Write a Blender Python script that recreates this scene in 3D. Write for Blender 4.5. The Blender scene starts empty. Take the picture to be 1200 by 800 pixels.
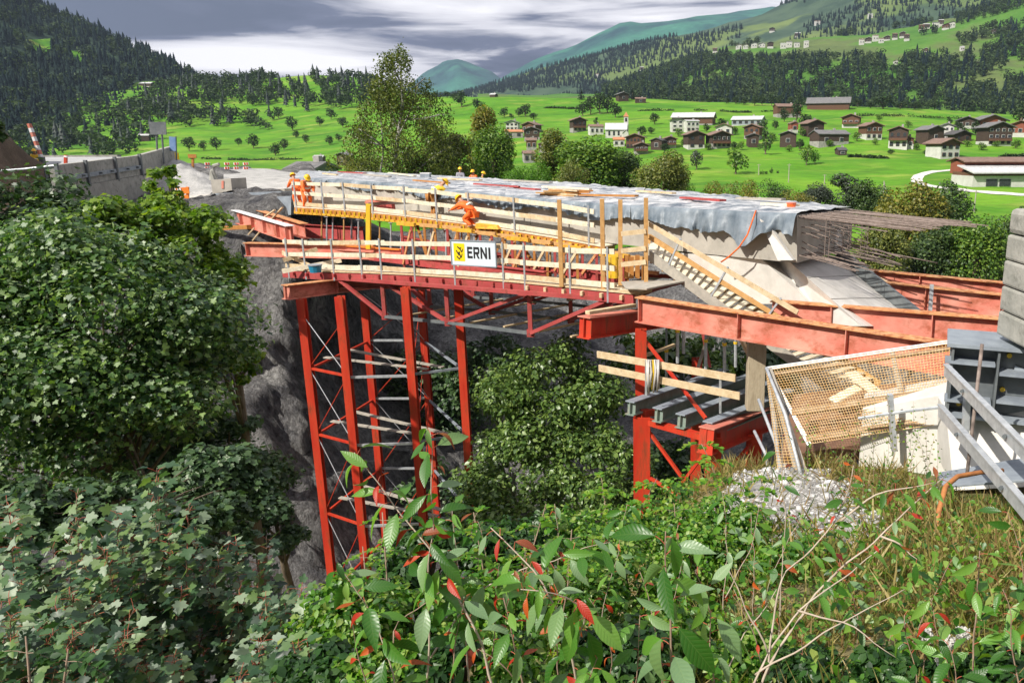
import bpy, bmesh, math, random
import numpy as np
from mathutils import Vector, Matrix, noise as mnoise
from mathutils.bvhtree import BVHTree

random.seed(7)
rng = np.random.default_rng(7)
S = bpy.context.scene
C = S.collection
PI = math.pi

# ------------------------------------------------------------------ camera
F, CX, CY, PITCH = 900.0, 760.0, 400.0, math.radians(14)
cp, sp = math.cos(PITCH), math.sin(PITCH)


def ray(px, py):
    u, v = (px - CX) / F, -(py - CY) / F
    return np.array((u, cp + v * sp, -sp + v * cp))


def at(px, py, Y):
    """world point seen at photo pixel (px, py) at world depth Y (camera at the origin)"""
    d = ray(px, py)
    return Vector(d * (Y / d[1]))


def atz(px, py, z):
    d = ray(px, py)
    return Vector(d * (z / d[2]))


cam = bpy.data.cameras.new('camera')
camo = bpy.data.objects.new('camera', cam)
C.objects.link(camo)
cam.sensor_width = 36.0
cam.lens = 36.0 * F / 1200.0
cam.shift_x = -(CX - 600.0) / 1200.0
cam.clip_start, cam.clip_end = 0.05, 30000
camo.rotation_euler = (PI / 2 - PITCH, 0, 0)
S.camera = camo
S.view_settings.view_transform = 'Standard'
S.view_settings.look = 'None'
S.view_settings.gamma = 1
S.view_settings.exposure = 0.38
S.view_settings.use_curve_mapping = False

# ------------------------------------------------------------------ objects


def thing(name, label, cat, loc=(0, 0, 0), rz=0.0, group=None):
    o = bpy.data.objects.new(name, None)
    o.empty_display_size = 0.2
    C.objects.link(o)
    o.location = loc
    o.rotation_euler = (0, 0, rz)
    o['label'] = label
    o['category'] = cat
    if group:
        o['group'] = group
    return o


def tag(o, label, cat, group=None):
    o['label'] = label
    o['category'] = cat
    if group:
        o['group'] = group
    return o


def dup(root, label, loc=None, rz=None, scale=None):
    r = root.copy()
    C.objects.link(r)
    r['label'] = label
    if loc is not None:
        r.location = loc
    if rz is not None:
        r.rotation_euler = (0, 0, rz)
    if scale is not None:
        r.scale = scale
    for ch in root.children:
        c = ch.copy()
        C.objects.link(c)
        c.parent = r
        for g in ch.children:
            d = g.copy()
            C.objects.link(d)
            d.parent = c
    return r


def wloc(o):
    v = Vector((0, 0, 0))
    while o is not None:
        v += o.location
        o = o.parent
    return v


def link_mesh(name, me, mats, parent=None, kind=None):
    for m in (mats if isinstance(mats, (list, tuple)) else [mats]):
        me.materials.append(m)
    o = bpy.data.objects.new(name, me)
    C.objects.link(o)
    if parent is not None:
        o.parent = parent
    if kind:
        o['kind'] = kind
    return o


def np_mesh(name, verts, faces, uv=None, smooth=False):
    """verts (N,3); faces (F,k) with one k"""
    verts = np.ascontiguousarray(verts, dtype=np.float32)
    faces = np.ascontiguousarray(faces, dtype=np.int32)
    me = bpy.data.meshes.new(name)
    nf, k = faces.shape
    me.vertices.add(len(verts))
    me.vertices.foreach_set('co', verts.ravel())
    me.loops.add(nf * k)
    me.loops.foreach_set('vertex_index', faces.ravel())
    me.polygons.add(nf)
    me.polygons.foreach_set('loop_start', np.arange(0, nf * k, k, dtype=np.int32))
    if uv is not None:
        l = me.uv_layers.new(name='UVMap')
        l.data.foreach_set('uv', np.ascontiguousarray(uv[faces.ravel()], dtype=np.float32).ravel())
    if smooth:
        me.polygons.foreach_set('use_smooth', np.ones(nf, dtype=bool))
    me.update(calc_edges=True)
    return me


class MB:
    """collects boxes, bars, beams and tubes, then links them as ONE mesh object"""

    def __init__(s):
        s.v, s.f, s.m = [], [], []

    def poly(s, vs, fs, m=0):
        b = len(s.v)
        s.v += [tuple(v) for v in vs]
        s.f += [tuple(i + b for i in f) for f in fs]
        s.m += [m] * len(fs)
        return s

    def frame(s, p, q, up):
        p, q = Vector(p), Vector(q)
        d = (q - p)
        L = d.length
        d.normalize()
        up = Vector(up)
        if abs(d.dot(up.normalized())) > 0.99:
            up = Vector((0, 1, 0)) if abs(d.y) < 0.9 else Vector((1, 0, 0))
        r = d.cross(up).normalized()
        u = r.cross(d).normalized()
        return p, d, r, u, L

    def bar(s, p, q, w, h, up=(0, 0, 1), m=0, off=(0, 0)):
        """rectangular bar from p to q, w sideways, h along up"""
        p, d, r, u, L = s.frame(p, q, up)
        c = p + r * off[0] + u * off[1]
        vs = []
        for t in (0, L):
            for a, b in ((-1, -1), (1, -1), (1, 1), (-1, 1)):
                vs.append(c + d * t + r * (a * w / 2) + u * (b * h / 2))
        return s.poly(vs, [(3, 2, 1, 0), (4, 5, 6, 7), (0, 1, 5, 4), (1, 2, 6, 5), (2, 3, 7, 6), (3, 0, 4, 7)], m)

    def box(s, c, size, m=0, rz=0.0):
        c = Vector(c)
        R = Matrix.Rotation(rz, 3, 'Z')
        x, y, z = [k / 2 for k in size]
        vs = [c + R @ Vector((a * x, b * y, e * z)) for e in (-1, 1) for a, b in ((-1, -1), (1, -1), (1, 1), (-1, 1))]
        return s.poly(vs, [(3, 2, 1, 0), (4, 5, 6, 7), (0, 1, 5, 4), (1, 2, 6, 5), (2, 3, 7, 6), (3, 0, 4, 7)], m)

    def profile(s, p, q, pts, up=(0, 0, 1), m=0, caps=True):
        p, d, r, u, L = s.frame(p, q, up)
        n = len(pts)
        vs = [p + d * t + r * a + u * b for t in (0, L) for a, b in pts]
        fs = [(i, (i + 1) % n, n + (i + 1) % n, n + i) for i in range(n)]
        if caps:
            fs += [tuple(range(n - 1, -1, -1)), tuple(range(n, 2 * n))]
        return s.poly(vs, fs, m)

    def ibeam(s, p, q, h, w, tf=0.025, tw=0.015, up=(0, 0, 1), m=0):
        """I section, p and q on the top centre line"""
        a, b = w / 2, tw / 2
        pts = [(-a, 0), (-a, -tf), (-b, -tf), (-b, -h + tf), (-a, -h + tf), (-a, -h),
               (a, -h), (a, -h + tf), (b, -h + tf), (b, -tf), (a, -tf), (a, 0)]
        return s.profile(p, q, pts, up, m)

    def tube(s, pts, rad, seg=7, m=0, cap=True):
        pts = [Vector(p) for p in pts]
        n = len(pts)
        rads = rad if isinstance(rad, (list, tuple)) else [rad] * n
        ref = Vector((0.3, 0.2, 1)).normalized()
        vs = []
        for i, p in enumerate(pts):
            d = (pts[min(i + 1, n - 1)] - pts[max(i - 1, 0)])
            if d.length < 1e-9:
                d = Vector((0, 0, 1))
            d.normalize()
            rf = ref if abs(d.dot(ref)) < 0.95 else Vector((1, 0, 0))
            a = d.cross(rf).normalized()
            b = a.cross(d)
            for k in range(seg):
                t = 2 * PI * k / seg
                vs.append(p + (a * math.cos(t) + b * math.sin(t)) * rads[i])
        fs = []
        for i in range(n - 1):
            for k in range(seg):
                k2 = (k + 1) % seg
                fs.append((i * seg + k, i * seg + k2, (i + 1) * seg + k2, (i + 1) * seg + k))
        if cap:
            fs.append(tuple(range(seg)))
            fs.append(tuple((n - 1) * seg + k for k in range(seg - 1, -1, -1)))
        return s.poly(vs, fs, m)

    def prism(s, outline, vec, m=0):
        """outline: 3D polygon, extruded by vec"""
        n = len(outline)
        vec = Vector(vec)
        vs = [Vector(o) for o in outline] + [Vector(o) + vec for o in outline]
        fs = [tuple(range(n - 1, -1, -1)), tuple(range(n, 2 * n))]
        fs += [(i, (i + 1) % n, n + (i + 1) % n, n + i) for i in range(n)]
        return s.poly(vs, fs, m)

    def grid(s, pts, m=0):
        """pts[row][col] -> sheet"""
        R, K = len(pts), len(pts[0])
        vs = [p for row in pts for p in row]
        fs = [(i * K + j, i * K + j + 1, (i + 1) * K + j + 1, (i + 1) * K + j) for i in range(R - 1) for j in range(K - 1)]
        return s.poly(vs, fs, m)

    def build(s, name, mats, parent=None, local=False, smooth=False, bevel=0.0, solid=0.0, fix=True):
        off = Vector((0, 0, 0)) if (local or parent is None) else wloc(parent)
        me = bpy.data.meshes.new(name)
        me.from_pydata([(v[0] - off.x, v[1] - off.y, v[2] - off.z) for v in s.v], [], s.f)
        me.polygons.foreach_set('material_index', s.m)
        if smooth:
            me.polygons.foreach_set('use_smooth', [True] * len(s.f))
        me.update()
        if fix:
            bm = bmesh.new()
            bm.from_mesh(me)
            bmesh.ops.recalc_face_normals(bm, faces=bm.faces)
            bm.to_mesh(me)
            bm.free()
        o = link_mesh(name, me, mats, parent)
        if bevel:
            b = o.modifiers.new('bevel', 'BEVEL')
            b.width = bevel
            b.segments = 2
            b.limit_method = 'ANGLE'
        if solid:
            b = o.modifiers.new('solid', 'SOLIDIFY')
            b.thickness = solid
        return o


# ------------------------------------------------------------------ materials


def nodes_of(name):
    m = bpy.data.materials.new(name)
    m.use_nodes = True
    nt = m.node_tree
    nt.nodes.clear()
    return m, nt, nt.nodes.new, nt.links.new


def ramp(nt, stops, interp='LINEAR'):
    r = nt.nodes.new('ShaderNodeValToRGB')
    r.color_ramp.interpolation = interp
    e = r.color_ramp.elements
    while len(e) < len(stops):
        e.new(0.5)
    for k, (p, c) in enumerate(stops):
        e[k].position = p
        e[k].color = tuple(c) + (1,) if len(c) == 3 else c
    return r


def pm(name, c1, c2=None, scale=2.0, rough=0.7, bump=0.0, bscale=None, spots=None, spot_scale=3.0, spot_amt=0.5,
       metal=0.0, stretch=(1, 1, 1), spec=0.5, detail=6, lo=0.35, hi=0.65):
    """paint / wood / stone: two colours mixed by noise, optional stains of a third colour, optional bump"""
    m, nt, N, L = nodes_of(name)
    out, b = N('ShaderNodeOutputMaterial'), N('ShaderNodeBsdfPrincipled')
    L(b.outputs[0], out.inputs[0])
    b.inputs['Roughness'].default_value = rough
    b.inputs['Metallic'].default_value = metal
    b.inputs['Specular IOR Level'].default_value = spec
    tc, mp = N('ShaderNodeTexCoord'), N('ShaderNodeMapping')
    mp.inputs['Scale'].default_value = stretch
    L(tc.outputs['Object'], mp.inputs[0])
    nz = N('ShaderNodeTexNoise')
    nz.inputs['Scale'].default_value = scale
    nz.inputs['Detail'].default_value = detail
    nz.inputs['Roughness'].default_value = 0.65
    L(mp.outputs[0], nz.inputs[0])
    r = ramp(nt, [(lo, c1), (hi, c2 or c1)])
    L(nz.outputs[0], r.inputs[0])
    col = r.outputs[0]
    if spots:
        n2 = N('ShaderNodeTexNoise')
        n2.inputs['Scale'].default_value = spot_scale
        n2.inputs['Detail'].default_value = 8
        n2.inputs['Roughness'].default_value = 0.7
        L(mp.outputs[0], n2.inputs[0])
        r2 = ramp(nt, [(1 - spot_amt - 0.08, (0, 0, 0)), (1 - spot_amt + 0.08, (1, 1, 1))])
        L(n2.outputs[0], r2.inputs[0])
        mx = N('ShaderNodeMix')
        mx.data_type = 'RGBA'
        L(r2.outputs[0], mx.inputs[0])
        L(col, mx.inputs[6])
        mx.inputs[7].default_value = tuple(spots) + (1,)
        col = mx.outputs[2]
    L(col, b.inputs['Base Color'])
    if bump:
        n3 = N('ShaderNodeTexNoise')
        n3.inputs['Scale'].default_value = bscale or scale * 4
        n3.inputs['Detail'].default_value = 8
        L(mp.outputs[0], n3.inputs[0])
        bp = N('ShaderNodeBump')
        bp.inputs['Strength'].default_value = 1
        bp.inputs['Distance'].default_value = bump
        L(n3.outputs[0], bp.inputs['Height'])
        L(bp.outputs[0], b.inputs['Normal'])
    return m


def leafmat(name, cols, rough=0.45, trans=0.3, tcol=None, spec=0.5, veins=False):
    """leaf: each leaf (mesh island) its own tint; thin, so light also comes through"""
    m, nt, N, L = nodes_of(name)
    out, b, t, mx = N('ShaderNodeOutputMaterial'), N('ShaderNodeBsdfPrincipled'), N('ShaderNodeBsdfTranslucent'), N('ShaderNodeMixShader')
    g = N('ShaderNodeNewGeometry')
    n = len(cols)
    r = ramp(nt, [(k / (n - 1) if n > 1 else 0, c) for k, c in enumerate(cols)])
    L(g.outputs['Random Per Island'], r.inputs[0])
    col = r.outputs[0]
    b.inputs['Roughness'].default_value = rough
    b.inputs['Specular IOR Level'].default_value = spec
    if veins:
        uv = N('ShaderNodeUVMap')
        sx = N('ShaderNodeSeparateXYZ')
        L(uv.outputs[0], sx.inputs[0])
        ab = N('ShaderNodeMath'); ab.operation = 'ABSOLUTE'
        L(sx.outputs[0], ab.inputs[0])
        # side veins: slanted saw in v - |u|
        mu = N('ShaderNodeMath'); mu.operation = 'MULTIPLY_ADD'
        L(ab.outputs[0], mu.inputs[0]); mu.inputs[1].default_value = -0.9
        L(sx.outputs[1], mu.inputs[2])
        sc = N('ShaderNodeMath'); sc.operation = 'MULTIPLY'; sc.inputs[1].default_value = 11
        L(mu.outputs[0], sc.inputs[0])
        fr = N('ShaderNodeMath'); fr.operation = 'PINGPONG'; fr.inputs[1].default_value = 0.5
        L(sc.outputs[0], fr.inputs[0])
        mid = N('ShaderNodeMath'); mid.operation = 'MULTIPLY'; mid.inputs[1].default_value = 12
        L(ab.outputs[0], mid.inputs[0])
        mn = N('ShaderNodeMath'); mn.operation = 'MINIMUM'
        L(fr.outputs[0], mn.inputs[0]); L(mid.outputs[0], mn.inputs[1])
        vr = ramp(nt, [(0.0, (1, 1, 1)), (0.10, (0, 0, 0))])
        L(mn.outputs[0], vr.inputs[0])
        cm = N('ShaderNodeMix'); cm.data_type = 'RGBA'
        fa = N('ShaderNodeMath'); fa.operation = 'MULTIPLY'; fa.inputs[1].default_value = 0.22
        L(vr.outputs[0], fa.inputs[0])
        L(fa.outputs[0], cm.inputs[0]); L(col, cm.inputs[6])
        cm.inputs[7].default_value = (0.25, 0.32, 0.10, 1)
        col = cm.outputs[2]
        bp = N('ShaderNodeBump'); bp.inputs['Distance'].default_value = 0.002; bp.inputs['Strength'].default_value = 0.6
        L(mn.outputs[0], bp.inputs['Height'])
        L(bp.outputs[0], b.inputs['Normal'])
    L(col, b.inputs['Base Color'])
    br = N('ShaderNodeMix'); br.data_type = 'RGBA'; br.blend_type = 'MULTIPLY'
    br.inputs[0].default_value = 1
    L(col, br.inputs[6])
    br.inputs[7].default_value = tuple(tcol or (1.6, 1.7, 0.7)) + (1,)
    L(br.outputs[2], t.inputs[0])
    mx.inputs[0].default_value = trans
    L(b.outputs[0], mx.inputs[1]); L(t.outputs[0], mx.inputs[2])
    L(mx.outputs[0], out.inputs[0])
    return m


M = {}
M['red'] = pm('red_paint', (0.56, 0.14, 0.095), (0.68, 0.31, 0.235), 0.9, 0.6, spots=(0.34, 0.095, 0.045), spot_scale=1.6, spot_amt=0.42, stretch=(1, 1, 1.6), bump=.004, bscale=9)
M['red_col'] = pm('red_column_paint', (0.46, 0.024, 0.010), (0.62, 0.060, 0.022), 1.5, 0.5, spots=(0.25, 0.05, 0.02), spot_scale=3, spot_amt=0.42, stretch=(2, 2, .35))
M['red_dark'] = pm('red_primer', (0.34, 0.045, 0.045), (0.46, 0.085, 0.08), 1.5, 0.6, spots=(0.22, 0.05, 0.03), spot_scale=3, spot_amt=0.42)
M['rust'] = pm('rusted_flange', (0.55, 0.22, 0.07), (0.62, 0.36, 0.18), 5, 0.8, spots=(0.35, 0.10, 0.04), spot_scale=7, spot_amt=0.45)
M['wood'] = pm('pine_boards', (0.50, 0.36, 0.20), (0.68, 0.55, 0.36), 5, 0.8, bump=0.004, bscale=30, spots=(0.33, 0.26, 0.17), spot_scale=6, spot_amt=0.35)
M['wood_pale'] = pm('pale_boards', (0.62, 0.53, 0.38), (0.76, 0.70, 0.56), 5, 0.8, bump=0.003, bscale=30, spots=(0.42, 0.36, 0.28), spot_scale=7, spot_amt=0.36)
M['wood_grey'] = pm('weathered_boards', (0.30, 0.28, 0.24), (0.44, 0.40, 0.34), 5, 0.85, bump=0.004, bscale=40)
M['wood_post'] = pm('orange_timber', (0.48, 0.25, 0.08), (0.60, 0.36, 0.14), 6, 0.75, bump=0.003, bscale=40)
M['wood_old'] = pm('squared_post_timber', (0.34, 0.28, 0.19), (0.48, 0.41, 0.29), 3, 0.85, bump=0.01, bscale=14, stretch=(3, 3, .7), spots=(0.18, 0.13, 0.08), spot_scale=3, spot_amt=0.36)
M['yellow'] = pm('yellow_formwork', (0.62, 0.30, 0.02), (0.72, 0.42, 0.04), 4, 0.6, spots=(0.35, 0.15, 0.03), spot_scale=5, spot_amt=0.4)
M['yellow_bright'] = pm('yellow_paint', (0.75, 0.48, 0.02), (0.80, 0.55, 0.04), 4, 0.5)
M['brown_joist'] = pm('brown_formwork_timber', (0.34, 0.13, 0.03), (0.48, 0.22, 0.05), 5, 0.7)
M['galv'] = pm('galvanised_steel', (0.42, 0.45, 0.48), (0.62, 0.65, 0.68), 9, 0.4, metal=0.35)
M['steel_grey'] = pm('grey_steel', (0.10, 0.115, 0.125), (0.17, 0.185, 0.19), 3, 0.5, spots=(0.22, 0.13, 0.07), spot_scale=4, spot_amt=0.30)
M['steel_blue'] = pm('bluish_grey_steel', (0.20, 0.23, 0.27), (0.30, 0.34, 0.38), 3, 0.5)
M['green_steel'] = pm('green_grey_steel', (0.14, 0.20, 0.16), (0.26, 0.31, 0.27), 2.5, 0.5, spots=(0.22, 0.16, 0.10), spot_scale=3, spot_amt=0.36)
M['concrete'] = pm('cast_concrete', (0.34, 0.32, 0.28), (0.47, 0.44, 0.39), 1.2, 0.85, bump=0.004, bscale=25, spots=(0.24, 0.22, 0.19), spot_scale=2.0, spot_amt=0.36)
M['concrete_pale'] = pm('pale_concrete', (0.55, 0.53, 0.49), (0.70, 0.68, 0.64), 1.5, 0.85, bump=0.004, bscale=25)
M['concrete_grey'] = pm('weathered_concrete', (0.27, 0.27, 0.24), (0.40, 0.39, 0.35), 2.5, 0.9, bump=0.01, bscale=18, spots=(0.14, 0.14, 0.12), spot_scale=3, spot_amt=0.38)
M['dark'] = pm('dark_rubber', (0.03, 0.03, 0.035), (0.05, 0.05, 0.05), 3, 0.7)
M['black'] = pm('black_lettering', (0.02, 0.02, 0.022), None, 3, 0.5)
M['white'] = pm('white_paint', (0.74, 0.74, 0.74), (0.82, 0.82, 0.82), 3, 0.5)
M['sign_white'] = pm('sign_face', (0.60, 0.68, 0.74), (0.66, 0.73, 0.78), 2, 0.4)
M['sign_yellow'] = pm('sign_yellow', (0.85, 0.60, 0.01), None, 2, 0.4)
M['orange'] = pm('orange_plastic', (0.85, 0.20, 0.02), (0.90, 0.28, 0.04), 3, 0.5)
M['orange_cloth'] = pm('orange_workwear', (0.85, 0.13, 0.015), (0.95, 0.20, 0.03), 6, 0.7)
M['yellow_cloth'] = pm('yellow_workwear', (0.72, 0.46, 0.02), (0.82, 0.58, 0.04), 6, 0.7)
M['grey_cloth'] = pm('grey_workwear', (0.25, 0.25, 0.30), (0.34, 0.34, 0.38), 6, 0.8)
M['skin'] = pm('skin', (0.48, 0.26, 0.17), (0.54, 0.30, 0.20), 8, 0.6)
M['helmet'] = pm('yellow_helmet', (0.85, 0.50, 0.01), None, 3, 0.3)
M['helmet_red'] = pm('orange_helmet', (0.85, 0.13, 0.02), None, 3, 0.3)
M['stripe'] = pm('reflective_stripe', (0.70, 0.72, 0.66), None, 3, 0.4)
M['bark'] = pm('bark', (0.10, 0.075, 0.05), (0.19, 0.15, 0.10), 6, 0.9, bump=0.02, bscale=25, stretch=(1, 1, .3))
M['bark_pale'] = pm('pale_bark', (0.26, 0.25, 0.22), (0.42, 0.41, 0.38), 5, 0.9, bump=0.02, bscale=20, stretch=(1, 1, .4))
M['twig'] = pm('twig', (0.20, 0.13, 0.09), (0.34, 0.25, 0.18), 12, 0.8)
M['twig_pale'] = pm('pale_dry_twig', (0.36, 0.29, 0.22), (0.50, 0.42, 0.34), 12, 0.8)
M['twig_red'] = pm('red_leaf_stalk', (0.36, 0.05, 0.04), (0.45, 0.14, 0.06), 12, 0.6)
M['cloth_white'] = pm('faded_straps', (0.55, 0.52, 0.50), (0.70, 0.68, 0.66), 6, 0.8)
M['gap'] = pm('shadowed_glass', (0.03, 0.035, 0.04), (0.06, 0.065, 0.07), 3, 0.2)
# ------------------------------------------------------------------ sky and sun
SUN = Vector((-0.54, -0.50, 0.68)).normalized()          # direction towards the sun
sl = bpy.data.lights.new('sun', 'SUN')
sl.energy = 5.0
sl.angle = math.radians(0.53)
sl.color = (1.0, 0.94, 0.84)
so = bpy.data.objects.new('sun', sl)
C.objects.link(so)
so.rotation_euler = SUN.to_track_quat('Z', 'Y').to_euler()
so.location = SUN * 60

W = bpy.data.worlds.new('World')
S.world = W
W.use_nodes = True
wt = W.node_tree
wt.nodes.clear()
N, L = wt.nodes.new, wt.links.new


def wmath(op, a, b=None, c=None):
    n = N('ShaderNodeMath')
    n.operation = op
    for k, x in enumerate((a, b, c)):
        if x is None:
            continue
        if isinstance(x, (int, float)):
            n.inputs[k].default_value = x
        else:
            L(x, n.inputs[k])
    return n.outputs[0]


wo, bg = N('ShaderNodeOutputWorld'), N('ShaderNodeBackground')
L(bg.outputs[0], wo.inputs[0])
bg.inputs[1].default_value = 0.10
sky = N('ShaderNodeTexSky')
sky.sky_type = 'NISHITA'
sky.sun_disc = False
sky.sun_elevation = math.asin(SUN.z)
sky.sun_rotation = math.atan2(SUN.x, SUN.y)
sky.air_density, sky.dust_density, sky.ozone_density = 1.0, 0.6, 2.0
tc = N('ShaderNodeTexCoord')
sep = N('ShaderNodeSeparateXYZ')
L(tc.outputs['Generated'], sep.inputs[0])
az = wmath('ARCTAN2', sep.outputs[0], sep.outputs[1])       # 0 = straight ahead, + to the right
el = wmath('ARCSINE', sep.outputs[2])


def blob(a0, e0, ra, re):
    """soft elliptical bank of cloud around azimuth a0, elevation e0 (degrees)"""
    x = wmath('DIVIDE', wmath('SUBTRACT', az, math.radians(a0)), math.radians(ra))
    y = wmath('DIVIDE', wmath('SUBTRACT', el, math.radians(e0)), math.radians(re))
    r2 = wmath('ADD', wmath('MULTIPLY', x, x), wmath('MULTIPLY', y, y))
    return wmath('EXPONENT', wmath('MULTIPLY', r2, -1.0))


banks0 = wmath('MULTIPLY', blob(-42, 13, 17, 7), -0.32)
mp = N('ShaderNodeMapping')
mp.inputs['Scale'].default_value = (3.6, 3.6, 30.0)
mp.inputs['Location'].default_value = (4.1, 0.3, 1.7)
L(tc.outputs['Generated'], mp.inputs[0])
nz = N('ShaderNodeTexNoise')
nz.inputs['Scale'].default_value = 1.0
nz.inputs['Detail'].default_value = 7
nz.inputs['Roughness'].default_value = 0.55
nz.inputs['Distortion'].default_value = 0.6
L(mp.outputs[0], nz.inputs[0])
banks = wmath('ADD', wmath('MULTIPLY', blob(-27, 5.6, 10, 1.3), 0.75), wmath('MULTIPLY', blob(-9, 9.6, 14, 2.4), 0.50))
banks = wmath('ADD', banks, banks0)
banks = wmath('ADD', banks, wmath('MULTIPLY', blob(4, 11.5, 10, 2.6), 0.42))
banks = wmath('ADD', banks, wmath('MULTIPLY', blob(-9, 4.0, 9, 1.6), 0.10))
high = N('ShaderNodeMapRange')  # unseen brighter cloud overhead, added as fill light
high.inputs[1].default_value = math.radians(14)
high.inputs[2].default_value = math.radians(32)
high.inputs[3].default_value = 0.0
high.inputs[4].default_value = 0.36
L(el, high.inputs[0])
dens = wmath('ADD', wmath('ADD', wmath('ADD', wmath('MULTIPLY', nz.outputs[0], 1.5), -0.32), banks), high.outputs[0])
cr = ramp(wt, [(0.42, (0.36, 0.42, 0.82)), (0.60, (1.0, 1.08, 1.75)), (0.78, (7.2, 7.0, 7.4)), (1.05, (10.8, 10.5, 10.6))])
cr.color_ramp.elements[3].position = 1.0
L(dens, cr.inputs[0])
cover = N('ShaderNodeMapRange')
cover.inputs[1].default_value, cover.inputs[2].default_value = 0.30, 0.62
cover.inputs[3].default_value, cover.inputs[4].default_value = 0.72, 1.0
L(dens, cover.inputs[0])
dim = N('ShaderNodeMix')
dim.data_type = 'RGBA'
dim.blend_type = 'MULTIPLY'
dim.inputs[0].default_value = 1
L(sky.outputs[0], dim.inputs[6])
dim.inputs[7].default_value = (0.20, 0.19, 0.26, 1)
mixc = N('ShaderNodeMix')
mixc.data_type = 'RGBA'
L(cover.outputs[0], mixc.inputs[0])
L(dim.outputs[2], mixc.inputs[6])
L(cr.outputs[0], mixc.inputs[7])
L(mixc.outputs[2], bg.inputs[0])
S.cycles.max_bounces = 6
S.cycles.diffuse_bounces = 3
S.cycles.glossy_bounces = 2
S.cycles.transmission_bounces = 4
S.cycles.transparent_max_bounces = 4
S.cycles.volume_bounces = 0
# ------------------------------------------------------------------ terrain


def row(pxs, *cps):
    cps = sorted(cps)
    x = [c[0] for c in cps]
    py = np.interp(pxs, x, [c[1] for c in cps])
    Y = np.exp(np.interp(pxs, x, np.log([c[2] for c in cps])))
    return np.array([at(a, b, c) for a, b, c in zip(pxs, py, Y)])


def fbm(p, f, octv=4):
    return mnoise.fractal(Vector((p[0] * f, p[1] * f, p[2] * f)), 0.9, 2.1, octv)


class Sheet:
    """a terrain sheet interpolated through surveyed rows (near to far)"""

    def __init__(s, name, px0, px1, nc, rows, sub, mat, amp=0.0, freq=0.01, smooth=True, side=0.0, kind='structure'):
        pxs = np.linspace(px0, px1, nc)
        R = [row(pxs, *r) for r in rows]
        pts = []
        for k in range(len(R) - 1):
            a0, a, b, b1 = R[max(k - 1, 0)], R[k], R[k + 1], R[min(k + 2, len(R) - 1)]
            n = sub[k] if isinstance(sub, (list, tuple)) else sub
            for j in range(n):
                t = j / n
                lin = a * (1 - t) + b * t
                cr = 0.5 * (2 * a + (b - a0) * t + (2 * a0 - 5 * a + 4 * b - b1) * t * t + (3 * a - a0 - 3 * b + b1) * t ** 3)
                pts.append(0.5 * lin + 0.5 * cr)
        pts.append(R[-1])
        P = np.array(pts)
        if amp:
            for i in range(P.shape[0]):
                for j in range(P.shape[1]):
                    P[i, j, 2] += amp * fbm(P[i, j], freq)
                    if side:
                        P[i, j, 1] += side * fbm(P[i, j] + 37.0, freq)
                        P[i, j, 0] += side * fbm(P[i, j] + 91.0, freq)
        if name == 'rock_face':
            for i in range(P.shape[0]):
                for j in range(P.shape[1]):
                    q = P[i, j]
                    r_ = mnoise.ridged_multi_fractal(Vector(q * np.array((.55, .55, .3))), .9, 2.0, 3, 1.0, 2.0) - 1.0
                    P[i, j] += np.array((.55, -.5, .2)) * r_
        s.P = P
        r, c = P.shape[:2]
        idx = np.arange(r * c).reshape(r, c)
        f = np.stack([idx[:-1, :-1], idx[:-1, 1:], idx[1:, 1:], idx[1:, :-1]], -1).reshape(-1, 4)
        me = np_mesh(name, P.reshape(-1, 3), f, smooth=smooth)
        s.o = link_mesh(name, me, mat, kind=kind)
        s.bvh = BVHTree.FromPolygons([tuple(v) for v in P.reshape(-1, 3)], [tuple(q) for q in f])

    def hit(s, px, py):
        d = Vector(ray(px, py)).normalized()
        r = s.bvh.ray_cast(Vector((0, 0, 0)), d)
        return r[0]

    def drop(s, x, y):
        r = s.bvh.ray_cast(Vector((x, y, 3000)), Vector((0, 0, -1)))
        return r[0]

    def rand(s, n, i0=0.0, i1=1.0, j0=0.0, j1=1.0):
        """random points on the sheet, about even in area"""
        r, c = s.P.shape[:2]
        out = []
        A = s.P[:-1, :-1]
        e1 = s.P[1:, :-1] - A
        e2 = s.P[:-1, 1:] - A
        ar = np.linalg.norm(np.cross(e1, e2), axis=-1)
        m = np.zeros_like(ar)
        m[int(i0 * (r - 1)):max(int(i1 * (r - 1)), 1), int(j0 * (c - 1)):max(int(j1 * (c - 1)), 1)] = 1
        w = (ar * m).ravel()
        k = rng.choice(len(w), n, p=w / w.sum())
        a, b = rng.random((n, 1)), rng.random((n, 1))
        i, j = k // (c - 1), k % (c - 1)
        return A[i, j] + e1[i, j] * a + e2[i, j] * b


def project(p):
    p = np.asarray(p, dtype=float)
    X, Y, Z = p[..., 0], p[..., 1], p[..., 2]
    dep = Y * cp - Z * sp
    up = Y * sp + Z * cp
    return CX + F * X / dep, CY - F * up / dep


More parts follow.
